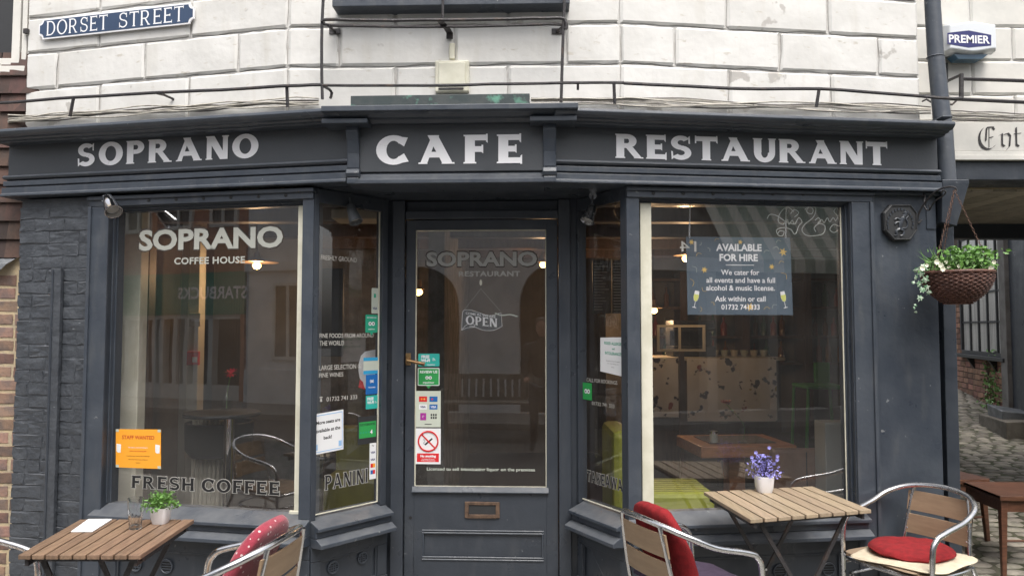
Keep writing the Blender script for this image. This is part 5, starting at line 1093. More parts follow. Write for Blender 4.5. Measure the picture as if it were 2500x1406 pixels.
# spot lamps
def spot(px, py, Y, dirv, mt, label, mount, L=.12, r=.042):
    p_ = at(px, py, Y); o_ = thing('spot_lamp', p_, label, 'lamp'); d_ = Vector(dirv).normalized()
    c_ = MB(); c_.lathe(p_ - d_ * L * .55, [(.0, 0), (r * .45, 0), (r * .62, .012), (r * .78, L * .5), (r, L), (r * 1.04, L + .006), (r * .93, L + .006), (r * .8, L * .82), (0, L * .8)], 20, ax=d_); put('housing', c_, mt, o_, sm=True)
    c_ = MB(); c_.lathe(p_ + d_ * L * .29, [(0, 0), (r * .78, 0), (r * .5, .006), (0, .01)], 16, ax=d_); put('bulb', c_, K['glassd'] if False else mat('lamp_front_glass', (.45, .44, .42), .12, spec=.6), o_, sm=True)
    c_ = MB(); c_.tube([p_ - d_ * L * .3, (p_ - d_ * L * .3 + Vector(mount)) / 2 + Vector((0, 0, .01)), Vector(mount)], .007, 7); c_.lathe(mount, [(.0, -.008), (.022, -.008), (.022, .006), (0, .006)], 14, ax=(0, -1, 0)); put('arm', c_, mt, o_, sm=True)
spot(270, 500, 4.12, (.55, -.45, -.75), K['chrome'], 'bright chrome spot lamp at the top left of the left window', tuple(FL.P(S(FL, 262, 487), .015, Z(FL, 262, 487))), .12, .045)
spot(862, 522, 4.2, (.35, -.25, -.85), K['lead'], 'dull grey spot lamp under the soffit left of the door', tuple(at(850, 475, 4.25)), .11, .038)
spot(1441, 522, 4.18, (-.35, -.3, -.85), K['alu'], 'pale metal spot lamp under the soffit right of the door', tuple(at(1447, 478, 4.22)), .10, .040)
# ================================================================ furniture on the pavement
def tab(fr_l, label, mt, nsl, par=None): pass
def slat_table(name, corners, z, label, mt, nsl, along):
    """corners FL, FR, BR, BL in world xy; slats run from the front edge to the back edge"""
    FLc, FRc, BRc, BLc = [Vector((p.x, p.y, 0)) for p in corners]; cen = (FLc + FRc + BRc + BLc) / 4
    t = thing(name, (cen.x, cen.y, 0), label, 'table', 'folding slatted cafe tables on the pavement')
    L_ = lambda a, b_: (FLc.lerp(FRc, a)).lerp(BLc.lerp(BRc, a), b_)
    gap = .13 / nsl
    for i in range(nsl):
        a0, a1 = i / nsl + gap / 2, (i + 1) / nsl - gap / 2; c = MB(); q = [L_(a0, 0), L_(a1, 0), L_(a1, 1), L_(a0, 1)]
        c.add([p + Vector((0, 0, z - .017)) for p in q] + [p + Vector((0, 0, z)) for p in q], [(3, 2, 1, 0), (4, 5, 6, 7), (0, 1, 5, 4), (1, 2, 6, 5), (2, 3, 7, 6), (3, 0, 4, 7)])
        put('slat', c, mt, t, bev=.002)
    for a in (.09, .91):
        pass
    c = MB()
    for b_ in (.10, .90): c.box(-.0, (L_(.97, b_) - L_(.03, b_)).length, -.010, .010, z - .036, z - .0175, Fr((L_(.03, b_).x, L_(.03, b_).y), (L_(.97, b_).x, L_(.97, b_).y)))
    for a in (.06, .94): c.box(0, (L_(a, .97) - L_(a, .03)).length, -.006, .006, z - .045, z - .0175, Fr((L_(a, .03).x, L_(a, .03).y), (L_(a, .97).x, L_(a, .97).y)))
    put('underframe', c, K['iron'], t)
    for b_, nm in ((.13, 'leg'), (.87, 'leg')):
        for a0, a1 in ((.14, .80), (.86, .20)):
            p = L_(a0, b_ + (.03 if a0 > .5 else 0)) + Vector((0, 0, z - .04)); q = L_(a1, b_ + (.03 if a0 > .5 else 0)); c = MB(); w_ = (L_(1, 0) - L_(0, 0)).normalized() * .011; d_ = (L_(0, 1) - L_(0, 0)).normalized() * .006
            c.add([p - w_ - d_, p + w_ - d_, p + w_ + d_, p - w_ + d_, q - w_ - d_, q + w_ - d_, q + w_ + d_, q - w_ + d_], [(0, 1, 2, 3), (7, 6, 5, 4), (0, 4, 5, 1), (1, 5, 6, 2), (2, 6, 7, 3), (3, 7, 4, 0)]); put('leg', c, K['iron'], t)
        c = MB(); m_ = (L_(.49, b_) + Vector((0, 0, z * .47))); c.lathe(m_, [(0, -.014), (.006, -.014), (.006, .014), (0, .014)], 8, ax=(0, 1, 0)); put('pivot', c, K['alu'], t)
    return t, L_
TZ = .73
rt, RL = slat_table('folding_table', [atz(1830, 1268, TZ), atz(2129, 1243, TZ), atz(1985, 1186, TZ), atz(1716, 1200, TZ)], TZ, 'pale grey brown slatted folding table by the right window', K['tan2'], 9, 0)
lt, LL_ = slat_table('folding_table', [atz(42, 1354, TZ), atz(345, 1354, TZ), atz(476, 1267, TZ), atz(194, 1267, TZ)], TZ, 'darker brown slatted folding table below the left window', K['brown'], 9, 0)
def make_chair(label):
    """aluminium armchair, front towards -y"""
    t = thing('bistro_chair', (0, 0, 0), label, 'chair', 'aluminium bistro armchairs with slatted backs')
    half = [(-.262, -.215, 0), (-.262, -.22, .30), (-.263, -.215, .56), (-.266, -.185, .635), (-.270, -.12, .665), (-.272, .05, .705), (-.25, .17, .755), (-.16, .255, .795), (0, .285, .81)]
    full = half + [(-x, y, z) for x, y, z in reversed(half[:-1])]
    c = MB(); c.tube(smooth(full, 6), .0145, 12); put('arm_tube', c, K['alu'], t, sm=True)
    for s_ in (-1, 1):
        c = MB(); c.tube(smooth([(s_ * .255, .34, 0), (s_ * .235, .27, .25), (s_ * .205, .21, .43)], 4), .0125, 10); put('rear_leg', c, K['alu'], t, sm=True)
        c = MB(); c.tube(smooth([(s_ * .195, .195, .425), (s_ * .185, .225, .55), (s_ * .17, .255, .70), (s_ * .155, .272, .795)], 3), .0105, 10); put('back_post', c, K['alu'], t, sm=True)
        c = MB(); c.tube(smooth([(s_ * .262, -.20, .40), (s_ * .225, -.05, .415), (s_ * .20, .18, .43)], 3), .010, 8); put('side_brace', c, K['alu'], t, sm=True)
    ring = [(-.235, -.22, .438), (-.245, -.1, .438), (-.235, .12, .438), (-.15, .215, .438), (0, .235, .438), (.15, .215, .438), (.235, .12, .438), (.245, -.1, .438), (.235, -.22, .438), (.14, -.255, .438), (0, -.262, .438), (-.14, -.255, .438)]
    P = smooth(ring, 4, closed=True); c = MB(); c.tube(P + P[:2], .0125, 10, caps=False); put('seat_frame', c, K['alu'], t, sm=True)
    P = smooth([(x * .97, y * .93 + .0, .34 + 0 * z) for x, y, z in ring], 4, closed=True); c = MB(); c.tube(P + P[:2], .009, 8, caps=False); put('lower_ring', c, K['alu'], t, sm=True)
    for i in range(6):
        y = -.21 + i * .075; w_ = .225 if i < 5 else .16; c = MB(); c.box(-w_, w_, y - .033, y + .033, .444, .458); put('seat_slat', c, K['tan'], t, bev=.003)
    for z0, z1 in ((.53, .635), (.655, .765)):
        c = MB(); n = 8
        for i in range(n):
            u0, u1 = -.185 + .37 * i / n, -.185 + .37 * (i + 1) / n
            yb = lambda u, z: .212 + .19 * (z - .53) + .015 * (1 - (u / .19) ** 2)
            v = []
            for u in (u0, u1):
                for z in (z0, z1):
                    for d in (0, .011): v.append((u, yb(u, z) + d, z))
            c.add(v, [(0, 2, 6, 4), (1, 5, 7, 3), (0, 4, 5, 1), (2, 3, 7, 6)] + ([(0, 1, 3, 2)] if i == 0 else []) + ([(4, 6, 7, 5)] if i == n - 1 else []))
        put('back_slat', c, K['tan'], t, bev=.002)
        for s_ in (-1, 1):
            for z in (z0 + .025, z1 - .025):
                c = MB(); c.lathe((s_ * .172, yb(.172, z) - .001, z), [(.0, 0), (.005, 0), (.003, .003), (0, .003)], 8, ax=(0, -1, 0)); put('rivet', c, K['alu'], t)
    return t
ch0 = make_chair('aluminium bistro chair at the far right with red round cushion on cream canvas')
def pose(t, x, y, deg, s_): t.location = (x, y, 0); t.rotation_euler = (0, 0, math.radians(deg)); t.scale = (s_, s_, s_)
CHP = {'R': (2.0, 3.86, -62, .92), 'M': (.79, 3.45, 114, .93), 'L': (-1.12, 2.97, -99, .97), 'S': (-2.245, 3.06, 86, .95)}
ch1 = copy_tree(ch0, label='aluminium bistro chair with red back cushion and purple seat pad')
ch2 = copy_tree(ch0, label='aluminium bistro chair holding the spotted pink cushion')
ch3 = copy_tree(ch0, label='aluminium bistro chair cut off at the left edge, only its arm showing')
for t_, k_ in ((ch0, 'R'), (ch1, 'M'), (ch2, 'L'), (ch3, 'S')): pose(t_, *CHP[k_])
def onchair(k_, M_): x, y, d, s_ = CHP[k_]; return Matrix.Translation((x, y, 0)) @ Matrix.Rotation(math.radians(d), 4, 'Z') @ Matrix.Scale(s_, 4) @ M_
Tm, Rm = Matrix.Translation, lambda a, ax_: Matrix.Rotation(math.radians(a), 4, ax_)
c = MB(); M9 = onchair('R', Tm((.0, -.0, .505)) @ Rm(1, 'X')); c.cushion(.42, .42, .055, M9, p=.98, n=32); c.tube([M9 @ Vector((.21 * math.cos(a), .21 * math.sin(a), 0)) for a in [2 * math.pi * i / 40 for i in range(41)]], .004, 6, caps=False)
for v in c.v: v += Vector((0, 0, .009 * noise.noise(v * 16)))
solid('cushion', c, K['red'], 'round flat red cushion on top of the cream canvas pad', 'cushion', sm=True)
pad = thing('seat_pad', onchair('R', Tm((0, 0, .46))).translation, 'cream canvas square pad folded under the red cushion', 'cushion')
c = MB(); c.cushion(.50, .47, .028, onchair('R', Tm((.03, -.03, .474)) @ Rm(8, 'Z') @ Rm(-2, 'Y')), p=.25, n=40)
for v in c.v: v += Vector((0, 0, .012 * noise.noise(v * 6)))
put('cover', c, K['canvas'], pad, sm=True)
c = MB(); c.cushion(.47, .46, .018, onchair('R', Tm((-.01, -.03, .462)) @ Rm(-4, 'Z')), p=.25, n=40); put('lower_fold', c, mat('brown_canvas_underside', (.30, .22, .15), .9, bump=.3), pad, sm=True)
c = MB(); c.cushion(.46, .45, .045, onchair('M', Tm((0, -.03, .480)) @ Rm(2, 'X')), p=.3, n=40)
M9 = onchair('M', Tm((0, -.03, .480)) @ Rm(2, 'X')); f9 = lambda x: math.copysign(abs(x) ** .3, x); c.tube([M9 @ Vector((.23 * f9(math.cos(a)), .225 * f9(math.sin(a)), 0)) for a in [2 * math.pi * i / 60 for i in range(61)]], .004, 6, caps=False)
for v in c.v: v += Vector((0, 0, .013 * noise.noise(v * 11)))
solid('seat_pad', c, K['purple'], 'dark purple square seat pad on the chair with the red back cushion', 'cushion', sm=True)
c = MB(); c.cushion(.40, .085, .43, onchair('M', Tm((.0, .140, .655)) @ Rm(-20, 'X')), p=.7, n=36, k=16)
for v in c.v: v += Vector((.016 * noise.noise(v * 11), .016 * noise.noise(v * 11 + Vector((5, 0, 0))), .006 * noise.noise(v * 20)))
solid('cushion', c, K['red'], 'red cushion leaning upright against the chair back by the right table', 'cushion', sm=True)
def piping(c_, w, d, T, p, plane='xy', r=.004, n=40):
    f = lambda x, e: math.copysign(abs(x) ** e, x)
    c_.tube([T @ Vector((w / 2 * f(math.cos(a), p), d / 2 * f(math.sin(a), p), 0)) for a in [2 * math.pi * i / n for i in range(n + 1)]], r, 6, caps=False)
# spotted cushion
m_ = K['spot'] = mat('spotted_pink_fabric', (.33, .035, .06), .9, c2=(.26, .025, .048), vs=12, bump=.5, bs=240, sheen=.3)
n = m_.node_tree.nodes; Lk = m_.node_tree.links; tc = n.new('ShaderNodeTexCoord'); vo = n.new('ShaderNodeTexVoronoi'); vo.inputs['Scale'].default_value = 40; vo.inputs['Randomness'].default_value = .45
lt_ = n.new('ShaderNodeMath'); lt_.operation = 'LESS_THAN'; lt_.inputs[1].default_value = .2; mx = n.new('ShaderNodeMix'); mx.data_type = 'RGBA'; mx.inputs[7].default_value = (.66, .50, .50, 1)
p_ = n['Principled BSDF']; Lk.new(tc.outputs['Object'], vo.inputs['Vector']); Lk.new(vo.outputs['Distance'], lt_.inputs[0]); Lk.new(lt_.outputs[0], mx.inputs[0]); Lk.new(p_.inputs['Base Color'].links[0].from_socket, mx.inputs[6]); Lk.new(mx.outputs[2], p_.inputs['Base Color'])
c = MB(); c.cushion(.37, .075, .43, onchair('L', Tm((.0, .115, .675)) @ Rm(-30, 'X')), p=.6, n=36, k=16)
for v in c.v: v += Vector((.012 * noise.noise(v * 7), .012 * noise.noise(v * 7 + Vector((5, 0, 0))), .008 * noise.noise(v * 7 + Vector((0, 5, 0)))))
solid('cushion', c, K['spot'], 'pink cushion with white spots propped in the chair left of the door', 'cushion', sm=True)
# small things on the tables
def pot(px, py, z, s_, label, kind):
    p = atz(px, py, z); t = thing('pot_plant', p, label, 'plant'); c = MB(); pr = [(0, .027), (.02, .033), (.055, .036), (.066, .0355)]
    vs = []; fs = []; nn = 20; f = lambda v: math.copysign(abs(v) ** .45, v)
    for h, r in pr + [(.066, .031), (.052, .030)]:
        for j in range(nn): a = 2 * math.pi * j / nn; vs.append(p + Vector((f(math.cos(a)) * r, f(math.sin(a)) * r, h)) * 1.0 if s_ == 1 else p + Vector((f(math.cos(a)) * r * s_, f(math.sin(a)) * r * s_, h * s_)))
    for i in range(5):
        for j in range(nn): fs.append((i * nn + j, i * nn + (j + 1) % nn, (i + 1) * nn + (j + 1) % nn, (i + 1) * nn + j))
    fs += [list(range(nn - 1, -1, -1)), [5 * nn + j for j in range(nn)]]; c.add(vs, fs); put('pot', c, K['plum'], t, sm=True)
    top_ = p + Vector((0, 0, .06 * s_)); c = MB(); rr = R
    if kind == 'g':
        for i in range(60):
            a, e_ = rr.uniform(0, 6.28), rr.uniform(.1, 1.45); tip_ = top_ + Vector((math.cos(a) * math.cos(e_), math.sin(a) * math.cos(e_), math.sin(e_) * .95)) * rr.uniform(.05, .078) * s_; c.tube([top_ + Vector((rr.uniform(-.01, .01), rr.uniform(-.01, .01), -.01)), (top_ + tip_) / 2 + Vector((0, 0, .004)), tip_], .0009, 4)
        put('stem', c, K['leaf'], t); c = MB(); pts = []
        for i in range(330):
            a, e_ = rr.uniform(0, 6.28), rr.uniform(-.05, 1.5); pts.append(top_ + Vector((math.cos(a) * math.cos(e_), math.sin(a) * math.cos(e_), math.sin(e_) * .85)) * (.03 + .045 * rr.random() ** .6) * s_)
        leafcloud(c, pts, .010 * s_); put('foliage', c, K['leaf'], t)
        for i in range(9):
            a = rr.uniform(0, 6.28); q = top_ + Vector((math.cos(a) * .045, math.sin(a) * .045, .055 + .015 * rr.random())) * s_; c = MB(); leafcloud(c, [q + Vector((rr.uniform(-.004, .004),) * 3) for _ in range(8)], .006 * s_); put('blossom', c, K['leaf2'], t)
    else:
        for i in range(70):
            a, e_ = rr.uniform(0, 6.28), rr.uniform(.2, 1.5); tip_ = top_ + Vector((math.cos(a) * math.cos(e_), math.sin(a) * math.cos(e_), math.sin(e_) * 1.2)) * rr.uniform(.05, .085) * s_; c.tube([top_ + Vector((0, 0, -.01)), (top_ + tip_) / 2 + Vector((0, 0, .006)), tip_], .0008, 4)
        put('stem', c, K['purple'], t); c = MB(); pts = []
        for i in range(300):
            a, e_ = rr.uniform(0, 6.28), rr.uniform(.0, 1.5); pts.append(top_ + Vector((math.cos(a) * math.cos(e_), math.sin(a) * math.cos(e_), math.sin(e_) * 1.2)) * (.02 + .062 * rr.random() ** .8) * s_)
        leafcloud(c, pts, .0075 * s_); put('foliage', c, K['blue'], t)
        for a, h in ((-2.9, .085), (-2.3, .105), (-1.2, .125), (-.2, .09), (.3, .075), (2.6, .07)):
            q = top_ + Vector((math.cos(a) * .055, -.01, h)) * s_; c = MB()
            for k in range(5): b_ = 2 * math.pi * k / 5; u_ = Vector((math.cos(b_), -.3, math.sin(b_))) * .009 * s_; w_ = Vector((-math.sin(b_), 0, math.cos(b_))) * .0035 * s_; c.add([q, q + u_ * .6 + w_, q + u_, q + u_ * .6 - w_], [(0, 1, 2, 3)])
            c.flat = True; put('flower', c, K['blue'], t)
    return t
pot(392, 1276, TZ, 1.02, 'small white pot with green leafy plant on the brown table', 'g')
pot(1866, 1200, TZ, 1.22, 'small white pot of lavender blue flowers on the pale slatted table', 'b')
gp = atz(330, 1290, TZ); gs = thing('drinking_glass', gp, 'empty ribbed drinking glass between the paper and the pot plant', 'glass')
c = MB(); vs = []; fs = []; nn = 36
pr = [(.0235, 0), (.0235, .012), (.0255, .035), (.0275, .062), (.0295, .068), (.0305, .105), (.0315, .128), (.0297, .128), (.029, .105), (.0275, .07), (.0245, .06), (.022, .03), (.018, .014), (.0, .013)]
for i, (r, h) in enumerate(pr):
    for j in range(nn): a = 2 * math.pi * j / nn; rr_ = r * (1 + (.045 * math.cos(a * 12) if 1 <= i <= 3 else 0)); vs.append(gp + Vector((rr_ * math.cos(a), rr_ * math.sin(a), h)))
for i in range(len(pr) - 1):
    for j in range(nn): fs.append((i * nn + j, i * nn + (j + 1) % nn, (i + 1) * nn + (j + 1) % nn, (i + 1) * nn + j))
fs.append(list(range(nn - 1, -1, -1))); c.add(vs, fs)
gm = bpy.data.materials.new('tumbler_glass'); gm.use_nodes = True; p_ = gm.node_tree.nodes['Principled BSDF']; p_.inputs['Transmission Weight'].default_value = 1; p_.inputs['Roughness'].default_value = .02; p_.inputs['IOR'].default_value = 1.45; p_.inputs['Base Color'].default_value = (.96, .98, .98, 1); K['tumbler'] = gm
put('tumbler', c, K['tumbler'], gs, sm=True)
c = MB(); q = [atz(173, 1299, TZ), atz(226, 1299, TZ), atz(273, 1270, TZ), atz(216, 1270, TZ)]
c.add([p + Vector((0, 0, .0015)) for p in q] + [p + Vector((0, 0, .0045 + (.003 if i > 1 else 0))) for i, p in enumerate(q)], [(3, 2, 1, 0), (4, 5, 6, 7), (0, 1, 5, 4), (1, 2, 6, 5), (2, 3, 7, 6), (3, 0, 4, 7)]); solid('paper_menu', c, K['whitep'], 'folded blank white paper lying on the brown slatted table', 'paper')
c = MB(); q = [atz(196, 1276, TZ), atz(208, 1297, TZ), atz(268, 1266, TZ), atz(232, 1266, TZ)]
# wooden stools behind the corner
def stool(cx, cy, rz, w, d, h, label, back=False):
    t = thing('wooden_chair', (0, 0, gz(cy)), label, 'chair', 'brown wooden chairs at the passage mouth')
    c = MB(); n = 10
    vs = []; fs = []
    for i in range(n + 1):
        u = -w / 2 + w * i / n
        for j in range(n + 1):
            v = -d / 2 + d * j / n; dip = -.016 * (1 - (2 * u / w) ** 2) * (1 - (2 * v / d) ** 2); vs.append((u * (1 - .06 * (v / d)), v, h + dip))
    m_ = (n + 1) ** 2
    for i in range(n):
        for j in range(n): a = i * (n + 1) + j; fs.append((a, a + n + 1, a + n + 2, a + 1))
    c.add(vs, fs); c.box(-w / 2 * .97, w / 2 * .97, -d / 2 + .002, d / 2 - .002, h - .035, h - .018); 
    for a_, b_, y0, y1 in ((-w / 2, w / 2, -d / 2 - .002, -d / 2 + .006), (-w / 2, w / 2, d / 2 - .006, d / 2 + .002)): c.box(a_, b_, y0, y1, h - .034, h - .001)
    put('seat', c, K['wood'], t, bev=.004)
    c = MB(); c.box(-w / 2 + .02, w / 2 - .02, -d / 2 + .02, -d / 2 + .042, h - .105, h - .036); c.box(-w / 2 + .02, w / 2 - .02, d / 2 - .042, d / 2 - .02, h - .105, h - .036); c.box(-w / 2 + .02, -w / 2 + .042, -d / 2 + .043, d / 2 - .043, h - .105, h - .036); c.box(w / 2 - .042, w / 2 - .02, -d / 2 + .043, d / 2 - .043, h - .105, h - .036); put('apron', c, K['wood'], t, bev=.003)
    for sx in (-1, 1):
        for sy in (-1, 1):
            c = MB(); x, y = sx * (w / 2 - .035), sy * (d / 2 - .035); a, b_ = .021, .013
            c.add([(x - a, y - a, h - .036), (x + a, y - a, h - .036), (x + a, y + a, h - .036), (x - a, y + a, h - .036), (x - b_ + sx * .02, y - b_ + sy * .02, 0), (x + b_ + sx * .02, y - b_ + sy * .02, 0), (x + b_ + sx * .02, y + b_ + sy * .02, 0), (x - b_ + sx * .02, y + b_ + sy * .02, 0)], [(0, 1, 2, 3), (7, 6, 5, 4), (0, 4, 5, 1), (1, 5, 6, 2), (2, 6, 7, 3), (3, 7, 4, 0)]); put('leg', c, K['wood'], t, bev=.004)
    c = MB(); c.tube([(-w / 2 + .035, -d / 2 + .03, h * .45), (w / 2 - .035, -d / 2 + .03, h * .45)], .008, 8); put('stretcher', c, K['wood'], t, sm=True)
    if back:
        for sy in (-1, 1):
            c = MB(); c.tube([(-w / 2 + .03, sy * (d / 2 - .04), h - .02), (-w / 2 - .06, sy * (d / 2 - .04), h + .30), (-w / 2 - .12, sy * (d / 2 - .04), h + .48)], .016, 8); put('back_post', c, K['wood'], t, sm=True)
        c = MB(); c.box(-w / 2 - .125, -w / 2 - .105, -d / 2 + .04, d / 2 - .04, h + .32, h + .47); put('back_rest', c, K['wood'], t, bev=.005)
    t.location = (cx, cy, gz(cy)); t.rotation_euler = (0, 0, math.radians(rz)); return t
stool(3.30, 5.02, -3, .46, .44, .52, 'nearer brown wooden chair just inside the cobbled passage')
stool(3.16, 5.62, 8, .42, .40, .50, 'brown wooden chair standing behind the nearer one in the passage')
c = MB(); q = [at(2306, 1134, 4.75), at(2333, 1134, 4.75), at(2350, 1215, 4.75), at(2322, 1215, 4.75)]
for d_ in (0,): c.add([p for p in q] + [p + Vector((0, .03, 0)) for p in q], [(0, 1, 2, 3), (7, 6, 5, 4), (0, 4, 5, 1), (1, 5, 6, 2), (2, 6, 7, 3), (3, 7, 4, 0)])
# ================================================================ inside the cafe
K['iwall'] = mat('brown_inner_wall', (.17, .15, .13), .8, c2=(.12, .105, .09), vs=2, bump=.2)
K['iceil'] = mat('dark_ceiling', (.10, .075, .058), .85); K['ifloor'] = mat('dark_wood_floor', (.07, .04, .028), .4, c2=(.045, .027, .02), vs=4, stretch=(1, 8, 1))
K['icream'] = mat('inner_cream_paint', (.60, .57, .47), .7); K['ibrown'] = mat('inner_brown_wood', (.10, .06, .04), .5, c2=(.07, .04, .026), vs=4, stretch=(10, 10, 1))
K['stone'] = mat('rough_stone_inner_wall', (.16, .14, .12), .9, c2=(.09, .08, .065), vs=7, bump=.9, bs=12)
def isl(name, mb, m): return put(name, mb, m, kind='structure')
zf = .12
pg = [(-2.86, 4.6), (-1.0, 4.2), (-.8, 4.62), (.42, 4.62), (.66, 4.2), (2.22, 4.45), (4.38, 8.38), (4.3, 8.9), (-2.86, 8.9)]
c = MB(); c.flat = True; c.add([(x, y, zf) for x, y in pg], [list(range(9))]); isl('cafe_floor', c, K['ifloor'])
c = MB(); c.flat = True; c.add([(x, y, 2.44) for x, y in pg], [list(range(9))]); isl('cafe_ceiling', c, K['iceil'])
c = MB(); c.box(-2.9, 4.5, 8.9, 9.1, 0, 2.7); isl('cafe_rear_wall', c, K['iwall']); c = MB(); c.box(-2.95, -2.86, 4.7, 8.9, 0, 2.7); isl('cafe_left_wall', c, K['iwall'])
c = MB(); c.box(-.62, -.50, 5.6, 8.9, zf, 2.44); c.box(-2.86, -.62, 7.3, 7.42, zf, 2.44); isl('cafe_inner_wall', c, K['stone'])
c = MB(); c.box(.62, .72, 5.6, 8.0, zf, 2.44) if False else c.box(1.0, 1.3, 8.1, 8.9, zf, 2.44); isl('cafe_column', c, K['stone'])
def ib(name, x0, x1, y0, y1, Y, dep, m, label, cat, bev=.003):
    a, b_ = at(x0, y1, Y), at(x1, y0, Y); c_ = MB(); c_.box(a.x, b_.x, Y, Y + dep, a.z, b_.z); return solid(name, c_, m, label, cat, bev)
a = at(288, 1240, 4.85); c = MB(); c.box(at(262, 800, 4.62).x, at(340, 800, 4.62).x, 4.62, 4.72, zf, 2.44); solid('panel', c, K['cream'], 'tall cream painted panel just inside the left window frame', 'panel', .004)
c = MB(); c.box(at(344, 800, 4.9).x, at(361, 800, 4.9).x, 4.9, 5.0, zf, 2.44); solid('wooden_post', c, K['ibrown'], 'narrow brown wooden post beside the cream panel in the left window', 'post', .004)
c = MB(); c.box(at(459, 800, 5.9).x, at(485, 800, 5.9).x, 5.9, 6.02, zf, 2.44); c.box(at(440, 800, 6.03).x, at(459, 800, 6.03).x, 6.03, 6.1, zf, 2.44); solid('post', c, K['icream'], 'slim cream post standing inside the left window with alarm boxes', 'post', .004)
fa = thing('fire_alarm', at(470, 890, 5.88), 'small red fire alarm call point on the cream post', 'alarm'); 
a, b_ = at(455, 891, 5.87), at(485, 858, 5.87); c = MB(); c.box(a.x, b_.x, 5.87, 5.899, a.z, b_.z); put('case', c, K['redp'], fa, bev=.003); a, b_ = at(469, 884, 5.865), at(481, 871, 5.865); c = MB(); c.box(a.x, b_.x, 5.863, 5.8699, a.z, b_.z); put('label_plate', c, K['whitep'], fa)
fb = thing('control_box', at(473, 797, 5.88), 'beige control box above the red alarm on the cream post', 'box'); a, b_ = at(459, 797, 5.87), at(489, 764, 5.87); c = MB(); c.box(a.x, b_.x, 5.87, 5.899, a.z, b_.z); put('case', c, K['icream'], fb, bev=.003); a, b_ = at(466, 785, 5.865), at(487, 777, 5.865); c = MB(); c.box(a.x, b_.x, 5.865, 5.8699, a.z, b_.z); put('label_plate', c, K['whitep'], fb)
# curtains and pale wall panels at the rear of the left room
K['curt'] = mat('brown_curtain', (.12, .10, .08), .9)
c = MB(); c.flat = True
for i in range(24):
    x0, x1 = at(520 + i * 3.2, 800, 6.6).x, at(523.2 + i * 3.2, 800, 6.6).x; y0, y1 = 6.6 + .03 * (i % 2), 6.6 + .03 * ((i + 1) % 2); c.add([(x0, y0, zf + .05), (x1, y1, zf + .05), (x1, y1, 2.4), (x0, y0, 2.4)], [(0, 1, 2, 3)])
solid('curtain', c, K['curt'], 'brown curtain hanging in the middle of the left room', 'curtain', sm=True)
c = MB(); c.box(at(606, 800, 6.9).x, at(730, 800, 6.9).x, 6.9, 7.0, .55, 2.44); solid('panel', c, mat('grey_plaster', (.19, .18, .165), .8, c2=(.15, .14, .13), vs=3), 'grey plastered wall panel behind the lit pendant lamp', 'panel')
def pendant(px, py, Y, w_px, label, energy, bulb=True, drop=True):
    p = at(px, py, Y); t = thing('pendant_lamp', p, label, 'lamp', 'lit pendant lamps inside the cafe'); r = w_px / 2 / FPX * Y
    c = MB(); c.lathe(p, [(r, 0), (r * .97, .006), (r * .45, .020), (.03, .04), (.022, .08), (0, .081)], 28); put('shade', c, mat('lamp_shade_metal', (.25, .17, .10), .4, .5), t, sm=True)
    c = MB(); c.tube([p + Vector((0, 0, .08)), (p.x, p.y, 2.43)], .004, 6); put('cord', c, K['black'], t)
    if bulb:
        c = MB(); c.lathe(p + Vector((0, 0, -.052)), [(0, 0), (.020, .004), (.034, .022), (.033, .038), (.02, .052), (0, .053)], 16); put('bulb', c, mat('glowing_bulb', (1, .7, .35), .5, emit=(1.0, .52, .18), est=4.5), t, sm=True)
        ld = bpy.data.lights.new('lamp_light', 'POINT'); ld.energy = energy * .9; ld.color = (1, .62, .32); ld.shadow_soft_size = .05; lo = bpy.data.objects.new('lamp_light', ld); col.objects.link(lo); lo.parent = t; lo.location = (0, 0, -.09)
pendant(627, 641, 5.9, 104, 'lit pendant lamp with flat shade in the left window', 5)
pendant(1597, 752, 7.4, 42, 'small lit pendant lamp low beside the white putty strip, right window', 7)
pendant(1675, 624, 6.2, 62, 'pendant lamp partly behind the hire board', 5)
pendant(1022, 706, 6.2, 30, 'lit lamp seen through the left side of the door glass', 3)
pendant(1326, 640, 7.0, 26, 'lamp seen through the upper right of the door glass', 4)
# high round table, bottle with red flower, dark stool, radiator
p = at(560, 1005, 5.25); ht = thing('high_table', (p.x, p.y, zf), 'high round black table on chrome pole inside the left window', 'table')
c = MB(); c.lathe((p.x - .05, p.y, p.z - .025), [(0, 0), (.25, 0), (.255, .012), (.25, .024), (0, .025)], 36); put('table_top', c, K['char'], ht, sm=True)
c = MB(); c.tube([(p.x + .0, p.y, zf + .02), (p.x + .0, p.y, p.z - .026)], .036, 20); put('pole', c, K['chrome'], ht, sm=True)
c = MB(); c.lathe((p.x, p.y, zf + .001), [(0, 0), (.22, 0), (.2, .012), (.05, .03), (0, .031)], 30); put('base', c, K['chrome'], ht, sm=True)
q = at(553, 1000, 5.2); bo = thing('bottle_vase', q, 'clear glass bottle holding one red flower on the high table', 'vase')
c = MB(); c.lathe(q, [(0, 0), (.034, 0), (.037, .01), (.036, .075), (.026, .10), (.014, .118), (.0135, .15), (.018, .153), (.017, .16), (.012, .16), (.011, .12), (.030, .078), (.031, .008), (0, .006)], 24); put('bottle', c, K['glassd'], bo, sm=True)
f_ = at(565, 912, 5.2); c = MB(); c.tube(smooth([q + Vector((0, 0, .01)), q + Vector((.005, 0, .14)), f_], 4), .0022, 6); put('stem', c, K['leaf'], bo)
c = MB(); c.flat = True
for k in range(26): a = 6.283 * k / 13 + .2 * (k > 12); rr_ = .055 if k < 13 else .036; d_ = Vector((math.cos(a), .75 * math.sin(a) - .15, .6 * math.sin(a) + .15 + .2 * (k > 12))); w_ = Vector((-math.sin(a), math.cos(a), 0)) * .008; c.add([f_, f_ + d_ * rr_ * .5 + w_, f_ + d_ * rr_, f_ + d_ * rr_ * .5 - w_], [(0, 1, 2, 3)])
